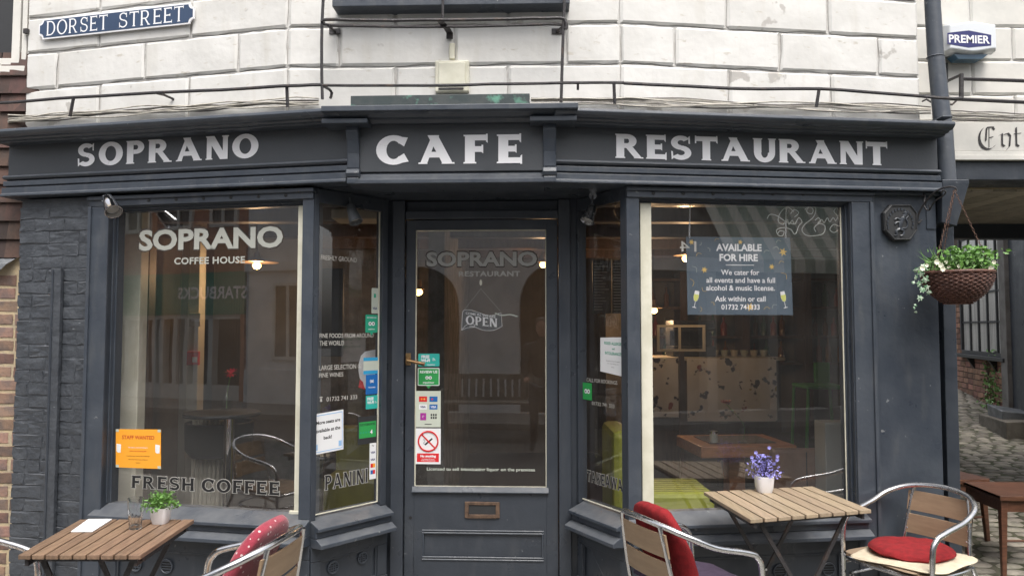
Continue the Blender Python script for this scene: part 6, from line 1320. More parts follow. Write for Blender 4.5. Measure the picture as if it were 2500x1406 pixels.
put('flower', c, mat('bright_red_petal', (.85, .03, .06), .6), bo)
p = at(535, 1110, 5.6); t_ = thing('tub_stool', (p.x, p.y, zf), 'black tub seat stool behind the chrome pole', 'stool')
c = MB(); c.lathe((p.x, p.y, p.z), [(0, 0), (.20, .0), (.235, .05), (.24, .24), (.225, .245), (.21, .06), (0, .05)], 28); put('seat', c, K['char'], t_, sm=True); c = MB(); c.tube([(p.x, p.y, zf + .01), (p.x, p.y, p.z)], .025, 12); put('column', c, K['chrome'], t_, sm=True); c = MB(); c.lathe((p.x, p.y, zf + .001), [(0, 0), (.19, 0), (.03, .03), (0, .03)], 24); put('foot', c, K['chrome'], t_, sm=True)
rd = thing('radiator', at(505, 1240, 5.0), 'old cream column radiator below the high table', 'radiator')
for i in range(7):
    for zz0, zz1, w_ in ((zf + .1, 1.02, .012),): x = at(478 + i * 10, 1150, 5.55).x; c = MB(); c.tube([(x, 5.5, zz0), (x, 5.5, zz1 - .1)], .014, 8); c.tube([(x, 5.58, zz0), (x, 5.58, zz1 - .1)], .014, 8); c.box(x - .012, x + .012, 5.5, 5.58, zz1 - .13, zz1 - .10); put('column', c, K['icream'], rd, sm=True)
c = MB(); c.box(at(474, 1150, 5.55).x, at(546, 1150, 5.55).x, 5.49, 5.59, zf + .08, zf + .12); put('header', c, K['icream'], rd, bev=.01)
# olive sofa behind the left narrow window, ceiling light box, dark picture
so = thing('sofa', (-1.0, 5.5, zf), 'olive green upholstered bench behind the PANINI lettering', 'sofa')
K['olive'] = mat('olive_leather', (.20, .19, .035), .5, c2=(.15, .14, .03), vs=5, bump=.3); K['lime'] = mat('lime_leather', (.32, .34, .035), .5, c2=(.26, .28, .03), vs=5, bump=.3)
c = MB(); a, b_ = at(800, 1200, 5.15), at(930, 1052, 5.15); c.box(a.x, b_.x, 5.35, 5.5, .3, b_.z - .0); put('backrest', c, K['olive'], so, bev=.03); c = MB(); c.box(a.x, b_.x, 5.0, 5.349, zf + .2, a.z + .12); put('seat', c, K['olive'], so, bev=.03)
c = MB(); a, b_ = at(762, 1200, 4.75), at(800, 1115, 4.75); c.lathe((at(778, 1100, 4.85).x, 4.85, at(778, 1118, 4.85).z), [(0, 0), (.10, 0), (.105, .012), (.1, .024), (0, .024)], 24); c.tube([(at(775, 1100, 4.85).x, 4.85, zf), (at(777, 1100, 4.85).x, 4.85, at(778, 1118, 4.85).z)], .03, 10); solid('stool', c, K['char'], 'dark wooden stool in front of the olive bench', 'stool', sm=True)
c = MB(); a, b_ = at(770, 760, 5.55), at(838, 655, 5.55); c.box(a.x - .02, b_.x, 5.55, 5.59, at(800, 870, 5.55).z, b_.z); solid('picture', c, K['black'], 'tall dark framed picture on the inner wall left of the door', 'picture', .005)
c = MB(); a, b_ = at(808, 543, 5.0), at(922, 516, 5.0); c.box(a.x, b_.x, 5.0, 5.25, b_.z - .05, b_.z + .02); solid('light_box', c, mat('unlit_diffuser', (.40, .36, .28), .6), 'flat rectangular ceiling light box inside the left narrow window', 'lamp', .01)
hs_ = thing('notice', (at(898, 900, 4.62).x, 4.62, at(898, 950, 4.62).z), 'white rounded board with a red corner hanging behind the blue stickers', 'notice')
c = MB(); F6 = Fr((0, 4.60), (1, 4.60)); pts = [F6.hit(a, b_) for a, b_ in ((917, 853), (905, 855), (892, 858), (882, 868), (877, 885), (876, 905), (879, 922), (885, 938), (893, 948), (917, 950))]; c.prism(F6, pts, 0, .01); put('board', c, K['whitep'], hs_); c = MB(); c.prism(F6, [F6.hit(a, b_) for a, b_ in ((880, 925), (876, 945), (892, 950), (887, 932))], .0105, .013); put('red_corner', c, K['redp'], hs_)
# right room: table, chairs, lime armchair, bar, boards
tt = thing('wooden_table', (1.6, 5.6, zf), 'thick topped brown wooden table inside the right window', 'table'); TF = Fr((1.30, 5.26), (1.98, 5.32))
c = MB(); c.box(0, .683, -.56, .0, .675, .755, TF); put('table_top', c, K['oak'], tt, bev=.006); c = MB(); c.box(.10, .58, -.46, -.10, .756, .762, TF); put('tile_inlay', c, mat('marbled_inlay', (.20, .19, .17), .15, c2=(.08, .06, .05), vs=18, va=(.45, .55)), tt); c = MB(); c.box(.28, .40, -.34, -.22, zf + .03, .674, TF); put('pedestal', c, K['oak'], tt, bev=.006); c = MB(); c.box(.12, .56, -.5, -.06, zf, zf + .03, TF); put('base', c, K['oak'], tt, bev=.006)
p = TF.P(.14, -.14, .762); sj = thing('salt_jar', p, 'small metal topped glass jar on the thick wooden table', 'jar'); c = MB(); c.lathe(p, [(0, 0), (.028, 0), (.028, .06), (0, .061)], 18); put('jar', c, K['silv'], sj, sm=True); c = MB(); c.lathe(p + Vector((0, 0, .0615)), [(0, 0), (.03, 0), (.03, .018), (0, .02)], 18); put('lid', c, K['chrome'], sj, sm=True)
p = TF.P(.35, -.12, .762); fv = thing('bottle_vase', p, 'glass bottle with a pink flower on the thick wooden table', 'vase'); c = MB(); c.lathe(p, [(0, 0), (.032, 0), (.034, .07), (.014, .10), (.012, .14), (.0, .14)], 18); put('bottle', c, K['glassd'], fv, sm=True)
f_ = at(1772, 985, p.y); c = MB(); c.tube(smooth([p + Vector((0, 0, .02)), p + Vector((.0, 0, .13)), f_], 4), .002, 6); put('stem', c, K['leaf'], fv); c = MB(); c.flat = True
for k in range(22): a = 6.283 * k / 11; d_ = Vector((math.cos(a), math.sin(a), .3 + .3 * (k > 10))); w_ = Vector((-math.sin(a), math.cos(a), 0)) * .010; c.add([f_, f_ + d_ * .025 + w_, f_ + d_ * .045, f_ + d_ * .025 - w_], [(0, 1, 2, 3)])
put('flower', c, mat('pink_petal', (.60, .22, .20), .6), fv)
K['leather'] = mat('brown_leather', (.21, .12, .08), .42, c2=(.16, .09, .06), vs=6, bump=.4, bs=60)
lc = thing('leather_chair', (1.95, 5.0, zf), 'brown leather chair with stitched back facing the thick wooden table', 'chair'); a, b_ = at(1882, 1240, 4.98), at(2048, 1090, 4.98)
c = MB(); c.box(a.x, b_.x, 4.95, 5.02, .46, b_.z - .01); put('backrest', c, K['leather'], lc, bev=.025); c = MB(); c.box(a.x + .01, b_.x - .01, 5.0, 5.36, .42, .50); put('seat', c, K['leather'], lc, bev=.02); c = MB(); c.box((a.x + b_.x) / 2 - .002, (a.x + b_.x) / 2 + .002, 4.943, 4.95, .48, b_.z - .03); put('seam', c, K['black'], lc)
for x_ in (a.x + .03, b_.x - .06):
    for y_ in (4.98, 5.3): c = MB(); c.box(x_, x_ + .03, y_, y_ + .03, zf, .419); put('leg', c, K['char'], lc)
ac = thing('armchair', (.95, 4.8, zf), 'lime green leather armchair behind the TAKEAWAY lettering', 'chair')
c = MB(); c.box(at(1590, 1200, 4.6).x - .1, at(1728, 1200, 4.7).x, 4.52, 4.98, .46, .60); put('seat', c, K['lime'], ac, bev=.03); c = MB(); c.box(.62, .76, 4.72, 5.3, .3, .93); put('backrest', c, K['lime'], ac, bev=.04)
for i in range(7): c = MB(); c.tube([(at(1590, 1200, 4.6).x - .05, 4.56 + i * .06, .6015), (at(1728, 1200, 4.7).x - .02, 4.56 + i * .06, .6015)], .0018, 5); put('piping', c, K['olive'], ac)
for x_ in (.80, 1.18):
    for y_ in (4.56, 4.92): c = MB(); c.box(x_, x_ + .03, y_, y_ + .03, zf, .459); put('leg', c, K['char'], ac)
bc = thing('bar_counter', (2.0, 7.2, zf), 'bar counter hung with white floral cloth at the back of the right room', 'counter')
a, b_ = at(1560, 1030, 7.0), at(1905, 872, 7.0); c = MB(); c.box(a.x, b_.x, 7.0, 7.5, zf, b_.z - .03); put('counter_body', c, K['ibrown'], bc); c = MB(); c.box(a.x - .03, b_.x + .03, 6.95, 7.55, b_.z - .029, b_.z); put('counter_top', c, mat('pale_counter', (.45, .42, .36), .4), bc, bev=.004)
m_ = mat('floral_cloth', (.78, .77, .75), .9, c2=(.66, .65, .63), vs=3); patch(m_, (.07, .07, .10), 11, .60, .63, 3); patch(m_, (.30, .10, .10), 7.5, .69, .71, 2, seedoff=12); patch(m_, (.35, .28, .06), 6, .68, .70, 2, seedoff=21)
for x0, x1, y0 in ((1560, 1655, 1018), (1678, 1895, 1028)):
    a, b_ = at(x0, y0, 6.93), at(x1, 874, 6.93); n_ = 20; c = MB(); c.flat = True
    for i in range(n_):
        u0, u1 = a.x + (b_.x - a.x) * i / n_, a.x + (b_.x - a.x) * (i + 1) / n_; f1 = lambda u: 6.935 - .012 * abs(math.sin(u * 9)); c.add([(u0, f1(u0), a.z), (u1, f1(u1), a.z), (u1, f1(u1), b_.z), (u0, f1(u0), b_.z)], [(0, 1, 2, 3)])
    put('hanging_cloth', c, m_, bc, sm=True)
for k in range(6):
    q = at(1745 + k * 24, 868, 7.15); q.z = at(1905, 872, 7.0).z + .001; c = MB(); c.lathe(q, [(0, 0), (.025, 0), (.038, .06), (.035, .06), (.022, .006), (0, .005)], 14); solid('cup', c, K['silv'] if k % 2 else K['icream'], ('cream cup nearest the glass partition on the bar counter', 'grey cup left of the middle of the bar counter', 'cream cup in the middle of the bar counter', 'grey cup right of the middle of the bar counter', 'cream cup near the green chair end of the counter', 'grey cup closest to the green chair on the counter')[k], 'cup', sm=True)
q = at(1690, 868, 7.2); q.z = at(1905, 872, 7.0).z + .001; cm_ = thing('coffee_machine', q, 'dark coffee machine on the bar counter behind the partition', 'machine'); c = MB(); c.box(q.x - .2, q.x + .2, 7.1, 7.45, q.z, q.z + .10); c.box(q.x - .2, q.x + .2, 7.25, 7.45, q.z + .101, q.z + .34); c.box(q.x - .2, q.x + .2, 7.08, 7.249, q.z + .24, q.z + .34); put('body', c, K['char'], cm_, bev=.01); c = MB(); c.box(q.x - .18, q.x + .18, 7.075, 7.079, q.z + .26, q.z + .32); put('front_plate', c, K['chrome'], cm_)
# back bar with shelves and bottles
bb = thing('back_bar', (2.2, 8.6, zf), 'back bar shelving with frames and bottles behind the counter', 'shelf')
for x_ in (1.25, 1.9, 2.6, 3.3, 3.9): c = MB(); c.box(x_, x_ + .08, 8.55, 8.88, zf, 2.2); put('upright', c, K['silv'] if x_ == 99 else K['ibrown'], bb)
for z_ in (1.15, 1.45, 1.78, 2.1): c = MB(); c.box(1.33, 3.9, 8.6, 8.87, z_, z_ + .03); put('shelf_board', c, K['ibrown'], bb)
bcols = [mat('bottle_green_glass', (.02, .07, .03), .1), mat('bottle_amber_glass', (.14, .06, .015), .1), mat('bottle_clear_glass', (.22, .23, .22), .1), mat('bottle_red_label', (.20, .03, .02), .3)]
for z_ in (1.181, 1.481, 1.811):
    x_ = 1.45
    while x_ < 3.8:
        h_ = R.uniform(.2, .28); r_ = R.uniform(.028, .04); c = MB(); c.lathe((x_, 8.68, z_), [(0, 0), (r_, 0), (r_, h_ * .6), (r_ * .35, h_ * .75), (r_ * .35, h_), (0, h_)], 12)
        if not any(abs(x_ - u) < .12 for u in (1.25 + .04, 1.94, 2.64, 3.34, 3.94)): bi = R.randrange(4); solid('bottle', c, bcols[bi], ('green', 'amber', 'clear', 'red labelled')[bi] + ' spirit bottle on the ' + ('lowest', 'middle', 'highest')[[1.181, 1.481, 1.811].index(z_)] + ' shelf of the dim back bar', 'bottle', sm=True, group='bottles on the back bar')
        x_ += R.uniform(.09, .17)
fr_ = thing('glass_partition', at(1662, 860, 6.0), 'pale framed glass partition above the floral counter cloth', 'partition'); a, b_ = at(1605, 858, 6.4), at(1722, 793, 6.4); c = MB()
for q in ((a.x, b_.x, b_.z - .02, b_.z), (a.x, b_.x, a.z, a.z + .02), (a.x, a.x + .02, a.z + .021, b_.z - .021), (b_.x - .02, b_.x, a.z + .021, b_.z - .021), (a.x + .18, a.x + .2, a.z + .021, b_.z - .021)): c.box(q[0], q[1], 6.4, 6.42, q[2], q[3])
put('frame', c, K['icream'], fr_); c = MB(); c.box(a.x + .021, b_.x - .021, 6.408, 6.412, a.z + .021, b_.z - .021); put('pane', c, K['glass'], fr_); c = MB(); c.box((a.x + b_.x) / 2 - .02, (a.x + b_.x) / 2 + .02, 6.39, 6.43, zf, a.z - .001); put('stand', c, K['ibrown'], fr_)
gc = thing('green_chair', at(1985, 1000, 6.6), 'bright green plastic bar chair at the back right', 'chair'); K['gplast'] = mat('green_plastic', (.05, .30, .04), .4); gx0, gx1 = at(1948, 940, 6.5).x, at(2045, 940, 6.5).x; zse = at(2000, 937, 6.5).z
c = MB(); c.box(gx0, gx1, 6.3, 6.65, zse - .03, zse); put('seat', c, K['gplast'], gc, bev=.01); c = MB(); c.box(gx0 + .2, gx1, 6.64, 6.67, zse + .001, at(2000, 885, 6.6).z); put('backrest', c, K['gplast'], gc, bev=.01)
for x_ in (gx0, gx1 - .03):
    for y_ in (6.3, 6.62): c = MB(); c.tube([(x_ + .015, y_ + .01, zse - .031), (x_ + .015 + (.05 if x_ > gx0 else -.05), y_, zf)], .014, 8); put('leg', c, K['gplast'], gc, sm=True)
c = MB(); a, b_ = at(2018, 1240, 4.78), at(2062, 1032, 4.78); c.box(a.x, b_.x + .05, 4.78, 4.95, zf, b_.z); solid('cabinet', c, mat('pale_grey_cabinet', (.40, .41, .37), .5), 'pale grey cabinet end against the right side of the right window', 'cabinet', .006)
# menu boards and wooden ceiling beams
for i, (x0, x1) in enumerate(((1447, 1492), (1495, 1534))):
    a, b_ = at(x0, 765, 5.6), at(x1, 636, 5.6); mb_ = thing('menu_board', (a.x, 5.6, a.z), ('blackboard menu hung behind the narrow right window, half nearer the door', 'blackboard menu hung behind the narrow right window, half beside the white putty')[i], 'menu board')
    c = MB(); c.box(a.x, b_.x, 5.6, 5.62, a.z, b_.z); put('board', c, K['char'], mb_)
    for k in range(17):
        z_ = b_.z - .02 - k * (b_.z - a.z - .03) / 17; w_ = (b_.x - a.x) * R.uniform(.35, .8); c = MB(); c.box(a.x + .01, a.x + .01 + w_, 5.597, 5.5995, z_ - .006, z_); put('chalk_line', c, K['etch'], mb_)
for i in range(4):
    c = MB(); y_ = 5.2 + i * .9; c.box(-2.85, 3.0 + i * .4, y_, y_ + .12, 2.30, 2.439); solid('ceiling_beam', c, K['ibrown'], ('dark ceiling beam nearest the shop windows', 'dark ceiling beam second from the shop windows', 'dark ceiling beam third from the shop windows', 'dark ceiling beam deepest inside the room')[i], 'beam', .01)
# ================================================================ lettering, notices and stickers on the glass
def T(mb, fr, text, x0, x1, yt, yb, off, m=0, bold=.0, xm=None, space=1.0):
    """letters whose left end spans rows yt..yb and whose ends are columns x0, x1"""
    low = any(ch in 'gjpqy' for ch in text)
    zt, zb = Z(fr, x0, yt, off), Z(fr, x0, yb, off); s0, s1 = S(fr, x0, yb, off), S(fr, x1, yb, off)
    if low: zb -= (zt - zb) * .28
    return text_mb(mb, fr, text, s0, s1, zb, zt, off, m, bold, space)
OL = -.0485
m0 = mat('lettering_shadow_vinyl', (.05, .04, .035), .6)  # dark vinyl edge showing around the SOPRANO letters
c = MB(); T(c, FL, 'SOPRANO', 336, 693, 558, 616, OL, bold=.052); put('lettering_outline', c, m0, winL)
c = MB(); T(c, FL, 'SOPRANO', 339, 690, 562, 613, OL + .0006, bold=.035); put('lettering', c, K['etch2'], winL, label='pale SOPRANO window lettering')
c = MB(); T(c, FL, 'COFFEE HOUSE', 425, 598, 629, 646, OL, bold=.03, space=1.08); put('lettering', c, K['etch2'], winL, label='small COFFEE HOUSE window lettering')
def outlined(fr, word, x0, x1, yt, yb, off, par, grow=.0034, **k):
    s0, s1 = S(fr, x0, yb, off), S(fr, x1, yb, off); zt, zb = Z(fr, x0, yt, off), Z(fr, x0, yb, off)
    c_ = MB(); serif_mb(c_, fr, word, s0, s1, zb, zt, off, grow=grow, lift=.00003, **k); put('lettering_outline', c_, K['etch3'], par)
    c_ = MB(); serif_mb(c_, fr, word, s0, s1, zb, zt, off + .0008, lift=.00003, **k); put('lettering', c_, K['pblack'], par, label='black ' + word + ' window lettering with pale outline')
outlined(FL, 'FRESH COFFEE', 321, 683, 1160, 1190, OL, winL, t=.24, h=.17, e=.05, gap=.15)
winCL = [o for o in cafe.children if o.get('label') == 'narrow angled window left of the door'][0]; winCR = [o for o in cafe.children if o.get('label') == 'narrow angled window right of the door'][0]
OC = -.0285
outlined(CL, 'PANINI', 793, 897, 1161, 1196, OC, winCL, t=.22, h=.13, e=.05, gap=.2)
outlined(CR, 'TAKEAWAY', 1434, 1533, 1147, 1173, OC, winCR, grow=.003, t=.24, h=.16, e=.03, gap=.10)
c = MB()
for tx, x0, x1, yt, yb in (('FRESHLY GROUND', 783, 871, 622, 634), ('FINE FOODS FROM AROUND', 780, 912, 814, 825), ('THE WORLD', 780, 840, 832, 844), ('LARGE SELECTION OF', 779, 886, 892, 904), ('FINE WINES', 779, 838, 911, 922), ('01732 741 333', 797, 872, 969, 980)): T(c, CL, tx, x0, x1, yt, yb, OC, bold=.012)
a_ = CL.hit(783, 975, OC); c.prism(CL, [(a_[0] - .006, a_[1] - .012), (a_[0] + .010, a_[1] - .012), (a_[0] + .007, a_[1] + .006), (a_[0] - .003, a_[1] + .006)], OC, OC + .0004); c.prism(CL, [(a_[0] - .008, a_[1] + .008), (a_[0] + .012, a_[1] + .008), (a_[0] + .012, a_[1] + .015), (a_[0] - .008, a_[1] + .015)], OC, OC + .0004)
put('lettering', c, K['etch3'], winCL)
c = MB()
for tx, x0, x1, yt, yb in (('CALL FOR BOOKINGS', 1432, 1507, 922, 931), ('01732 741 333', 1445, 1500, 979, 988)): T(c, CR, tx, x0, x1, yt, yb, OC, bold=.012)
put('lettering', c, K['etch3'], winCR)
OD = -.0185
c = MB(); T(c, FD, 'SOPRANO', 1038, 1314, 612, 654, OD, bold=.052); put('lettering_outline', c, m0, dr)
c = MB(); T(c, FD, 'SOPRANO', 1041, 1311, 615, 651, OD + .0006, bold=.035); put('lettering', c, K['etch'], dr, label='dull grey SOPRANO door lettering')
c = MB(); T(c, FD, 'RESTAURANT', 1120, 1270, 662, 675, OD, bold=.03, space=1.1); put('lettering', c, K['etch'], dr, label='small RESTAURANT door lettering')
c = MB(); T(c, FD, 'Licensed to sell intoxicating liquor on the premises', 1042, 1306, 1140, 1148, OD, bold=.02); put('lettering', c, K['silv'], dr, label='licensing line low on the door glass')
def notice(name, fr, x0, x1, y0, y1, off, m, label, cat='notice', th=.0012, y0r=None, y1r=None, rnd=0):
    """flat sheet on the glass; y0, y1 at the left edge"""
    if y0r is None: s0, s1, zt, zb = S(fr, x0, (y0 + y1) / 2, off), S(fr, x1, (y0 + y1) / 2, off), Z(fr, x0, y0, off), Z(fr, x0, y1, off); P = [(s0, zb), (s1, zb), (s1, zt), (s0, zt)]
    else: P = [fr.hit(a, b_, off) for a, b_ in ((x0, y1), (x1, y1r), (x1, y0r), (x0, y0))]
    if rnd:
        Q = []; s0, zb, s1, zt = P[0][0], P[0][1], P[2][0], P[2][1]
        for cx, cz, a0 in ((s1 - rnd, zb + rnd, -90), (s1 - rnd, zt - rnd, 0), (s0 + rnd, zt - rnd, 90), (s0 + rnd, zb + rnd, 180)):
            for k in range(4): t = math.radians(a0 + 30 * k); Q.append((cx + rnd * math.cos(t), cz + rnd * math.sin(t)))
        PP = Q
    else: PP = P
    t_ = thing(name, fr.P(P[0][0], off, P[0][1]), label, cat); c_ = MB(); c_.prism(fr, PP, off, off + th); put('sheet', c_, m, t_)
    def pos(u, v): a, b_, c2, d = [Vector(q) for q in P]; q = (a.lerp(b_, u)).lerp(d.lerp(c2, u), v); return q
    t_.__class__; return t_, pos, off + th
def prn(t_, pos, fr, o, items, nm='print'):
    """items: (text, u centre, v centre, height fraction, material, bold, max width fraction)"""
    H = (pos(0, 1) - pos(0, 0)).length; Wd_ = (pos(1, 0) - pos(0, 0)).length; d = pos(1, .5) - pos(0, .5); slope = d.y / d.x; by = {}
    for it in items: by.setdefault(it[4].name, (it[4], []))[1].append(it)
    for k_, (mt, L_) in by.items():
        c_ = MB()
        for tx, u, v, h, _, bold, wm in L_:
            vs, fs, asp = glyphs(tx, bold); low = any(ch in 'gjpqy,' for ch in tx); hh = H * h * (1.28 if low else 1); w = min(asp * hh, wm * Wd_); q = pos(u, v)
            text_mb(c_, fr, tx, q.x - w / 2, q.x + w / 2, q.y - H * h / 2 - (hh - H * h) - slope * w / 2, q.y + H * h / 2 - slope * w / 2, o + .0006, 0, bold, 1.0, slope)
        put(nm, c_, mt, t_)
def blk(t_, pos, fr, o, u0, u1, v0, v1, m, nm='print', lift=.0004, pts=None):
    P = [tuple(pos(u, v)) for u, v in (pts or ((u0, v0), (u1, v0), (u1, v1), (u0, v1)))]; c_ = MB(); c_.prism(fr, P, o + lift - .0002, o + lift); return put(nm, c_, m, t_)
# orange staff notice
t_, ps, o = notice('staff_notice', FL, 283, 393, 1047, 1140, OL + .001, K['orange'], 'orange STAFF WANTED notice taped low in the left window', y0r=1048, y1r=1144)
prn(t_, ps, FL, o, [('STAFF WANTED', .5, .79, .10, K['redo'], .02, .72), ('The Soprano team are looking for', .5, .53, .032, K['whitep'], .01, .66), ('kitchen and waitressing staff.', .5, .44, .032, K['redo'], .01, .56), ('If interested, please come in or call us 01732741333', .5, .31, .024, K['pblack'], .01, .72), ('Hope to hear from you soon and thank you', .5, .22, .024, K['pblack'], .01, .62), ('Soprano :)', .5, .14, .024, K['pblack'], .01, .3)])
for u0 in (.02, .88): blk(t_, ps, FL, o, u0, u0 + .10, .40, .62, K['whitep'], 'cup_print', pts=[(u0, .42), (u0 + .03, .39), (u0 + .09, .39), (u0 + .10, .60), (u0 - .0, .62)])
for u0, v0 in ((.0, .93), (.93, .93), (0, 0), (.93, 0)): blk(t_, ps, FL, o, u0, u0 + .07, v0, v0 + .07, K['silv'], 'tape')
# more seats sheet
t_, ps, o = notice('seats_notice', CL, 763, 838, 1012, 1111, OC + .002, K['whitep'], 'tilted white sheet reading More seats are available at the back', y0r=999, y1r=1096)
prn(t_, ps, CL, o, [('More seats are', .5, .77, .09, K['pblack'], .025, .78), ('available at the', .5, .57, .09, K['pblack'], .025, .86), ('back!', .48, .38, .09, K['pblack'], .025, .3)])
K['lblue'] = mat('light_blue_print', (.30, .50, .78), .5)
for a in ((.03, .97, .94, .96), (.03, .97, .04, .06), (.03, .05, .06, .94), (.95, .97, .06, .94), (.06, .16, .1, .24), (.84, .94, .1, .24)): blk(t_, ps, CL, o, *a, K['lblue'], 'border_print')
# stickers up the left narrow window
def sticker(fr, x0, x1, y0, y1, off, m, label, rnd=.004, **k): return notice('sticker', fr, x0, x1, y0, y1, off, m, label, 'sticker', .0008, rnd=rnd, **k)
OS = OC + .001
t_, ps, o = sticker(CL, 907, 923, 703, 765, OS, K['silv'], 'tall pale payment sticker at the top of the narrow left window'); prn(t_, ps, CL, o, [('VISA', .5, .2, .10, K['pnavy'], .03, .7)]); blk(t_, ps, CL, o, .35, .65, .62, .78, K['green'])
def bubble(t_, ps, fr, o, m):
    c_ = MB(); P = [tuple(ps(u, v)) for u, v in ((.38, .0), (.62, .0), (.5, -.18))]; c_.prism(fr, P, o - .0008, o); put('pointer', c_, m, t_)
def owl(t_, ps, fr, o, u, v, r):
    for du in (-r, r):
        q = ps(u + du, v); rr_ = (ps(u + r, v) - ps(u, v)).length; c_ = MB(); c_.prism(fr, [(q.x + rr_ * math.cos(k * .524), q.y + rr_ * math.sin(k * .524)) for k in range(12)], o + .0002, o + .0005); put('eye_print', c_, K['whitep'], t_)
        c_ = MB(); c_.prism(fr, [(q.x + rr_ * .45 * math.cos(k * .785), q.y + rr_ * .45 * math.sin(k * .785)) for k in range(8)], o + .0005, o + .0008); put('pupil_print', c_, K['pblack'], t_)
t_, ps, o = sticker(CL, 892, 922, 768, 812, OS, K['green'], 'green owl speech bubble sticker high on the narrow left window', .006); bubble(t_, ps, CL, o, K['green']); owl(t_, ps, CL, o, .5, .5, .13); prn(t_, ps, CL, o, [('RECOMMENDED', .5, .84, .07, K['whitep'], .02, .75), ('tripadvisor', .5, .2, .08, K['whitep'], .02, .6)])
t_, ps, o = sticker(CL, 887, 922, 873, 914, OS, K['silv'], 'grey and blue bordered sticker over the white rounded board', .001); blk(t_, ps, CL, o, 0, 1, .8, 1, K['skyb']); blk(t_, ps, CL, o, 0, 1, 0, .22, K['skyb'])
t_, ps, o = sticker(CL, 893, 922, 915, 963, OS, K['bluep'], 'dark blue contactless symbol sticker in the narrow left window', .001)
q = ps(.5, .66); 
for k_, rr_ in enumerate((.007, .013)):
    for a0 in (-50, 130): c = MB(); c.tube([CL.P(q.x + rr_ * math.cos(math.radians(a0 + 10 * j)), o + .0006, q.y + rr_ * math.sin(math.radians(a0 + 10 * j))) for j in range(11)], .0012, 5); put('arc_print', c, K['whitep'], t_)
prn(t_, ps, CL, o, [('Contactless', .5, .36, .07, K['whitep'], .02, .7), ('0', .5, .66, .14, K['whitep'], .03, .2)])
def wifi(t_, ps, fr, o, u, v, s_):
    q = ps(u, v)
    for k_ in (1, 2, 3): c_ = MB(); c_.tube([fr.P(q.x + s_ * k_ * math.cos(math.radians(10 + 9 * j)), o + .0006, q.y + s_ * k_ * math.sin(math.radians(10 + 9 * j))) for j in range(9)], s_ * .22, 5); put('arc_print', c_, K['whitep'], t_)
t_, ps, o = sticker(CL, 893, 925, 966, 999, OS, K['teal'], 'teal FREE WI-FI sticker in the narrow left window'); prn(t_, ps, CL, o, [('FREE', .34, .76, .22, K['whitep'], .04, .48), ('WI-FI', .34, .48, .22, K['whitep'], .04, .5)]); wifi(t_, ps, CL, o, .66, .38, .0048)
t_, ps, o = sticker(CL, 873, 920, 1018, 1086, OS, K['char'], 'black and green food hygiene rating sticker showing 4', .001); blk(t_, ps, CL, o, .07, .95, .22, .80, K['green2']); prn(t_, ps, CL, o, [('FOOD HYGIENE RATING', .5, .70, .09, K['pblack'], .02, .8)])
for i in range(6):
    q = ps(.16 + .135 * i, .42); rr_ = .006 if i != 4 else .0095; c = MB(); c.prism(CL, [(q.x + rr_ * .8 * math.cos(k * .524), q.y + rr_ * math.sin(k * .524)) for k in range(12)], o + .0005, o + .0007); put('rating_print', c, K['green'] if i != 4 else K['pblack'], t_)
prn(t_, ps, CL, o + .0004, [('4', .70, .42, .16, K['whitep'], .03, .2)])
t_, ps, o = sticker(CL, 902, 918, 1082, 1170, OS, K['whitep'], 'tall white card payment sticker at the foot of the narrow left window', .001); prn(t_, ps, CL, o, [('Pay', .5, .93, .04, K['pblack'], .02, .6), ('VISA', .5, .74, .06, K['pnavy'], .04, .8), ('VISA', .5, .54, .06, K['pnavy'], .04, .8)]); blk(t_, ps, CL, o, .15, .85, .32, .43, K['redp']); blk(t_, ps, CL, o, .5, .85, .32, .43, K['orange'], lift=.0007); blk(t_, ps, CL, o, .15, .85, .14, .25, K['bluep']); blk(t_, ps, CL, o, .5, .85, .14, .25, K['redp'], lift=.0007)
# stickers on the door
OE = OD + .001
t_, ps, o = sticker(FD, 1021, 1073, 863, 894, OE, K['teal'], 'teal FREE WI-FI sticker beside the door handle'); prn(t_, ps, FD, o, [('FREE', .34, .76, .24, K['whitep'], .05, .5), ('WI-FI', .34, .46, .24, K['whitep'], .05, .5), ('tripadvisor', .6, .14, .12, K['whitep'], .02, .4)]); wifi(t_, ps, FD, o, .66, .40, .0062)
t_, ps, o = sticker(FD, 1020, 1073, 898, 941, OE, K['whitep'], 'green REVIEW US speech bubble sticker under the door handle', .006); bubble(t_, ps, FD, o, K['green2']); c = MB(); P = [tuple(ps(u, v)) for u, v in ((.03, .04), (.97, .04), (.97, .96), (.03, .96))]; c.prism(FD, P, o + .0001, o + .0003); put('print', c, K['green2'], t_); prn(t_, ps, FD, o, [('REVIEW US', .5, .78, .16, K['whitep'], .03, .8), ('tripadvisor', .5, .18, .11, K['whitep'], .02, .6)]); owl(t_, ps, FD, o + .0003, .5, .45, .075)
t_, ps, o = sticker(FD, 1015, 1076, 954, 1042, OE, mat('pale_card_sticker', (.58, .62, .53), .5), 'pale payment sticker with six card logos on the door', .002)
cards = [((.13, .45, .70, .85), K['redp'], K['orange'], ''), ((.55, .87, .70, .85), K['bluep'], K['redp'], ''), ((.13, .45, .49, .63), K['whitep'], K['orange'], 'VISA'), ((.55, .87, .49, .63), K['bluep'], K['bluep'], 'VISA'), ((.18, .42, .19, .39), mat('magenta_print', (.38, .02, .30), .5), None, '')]
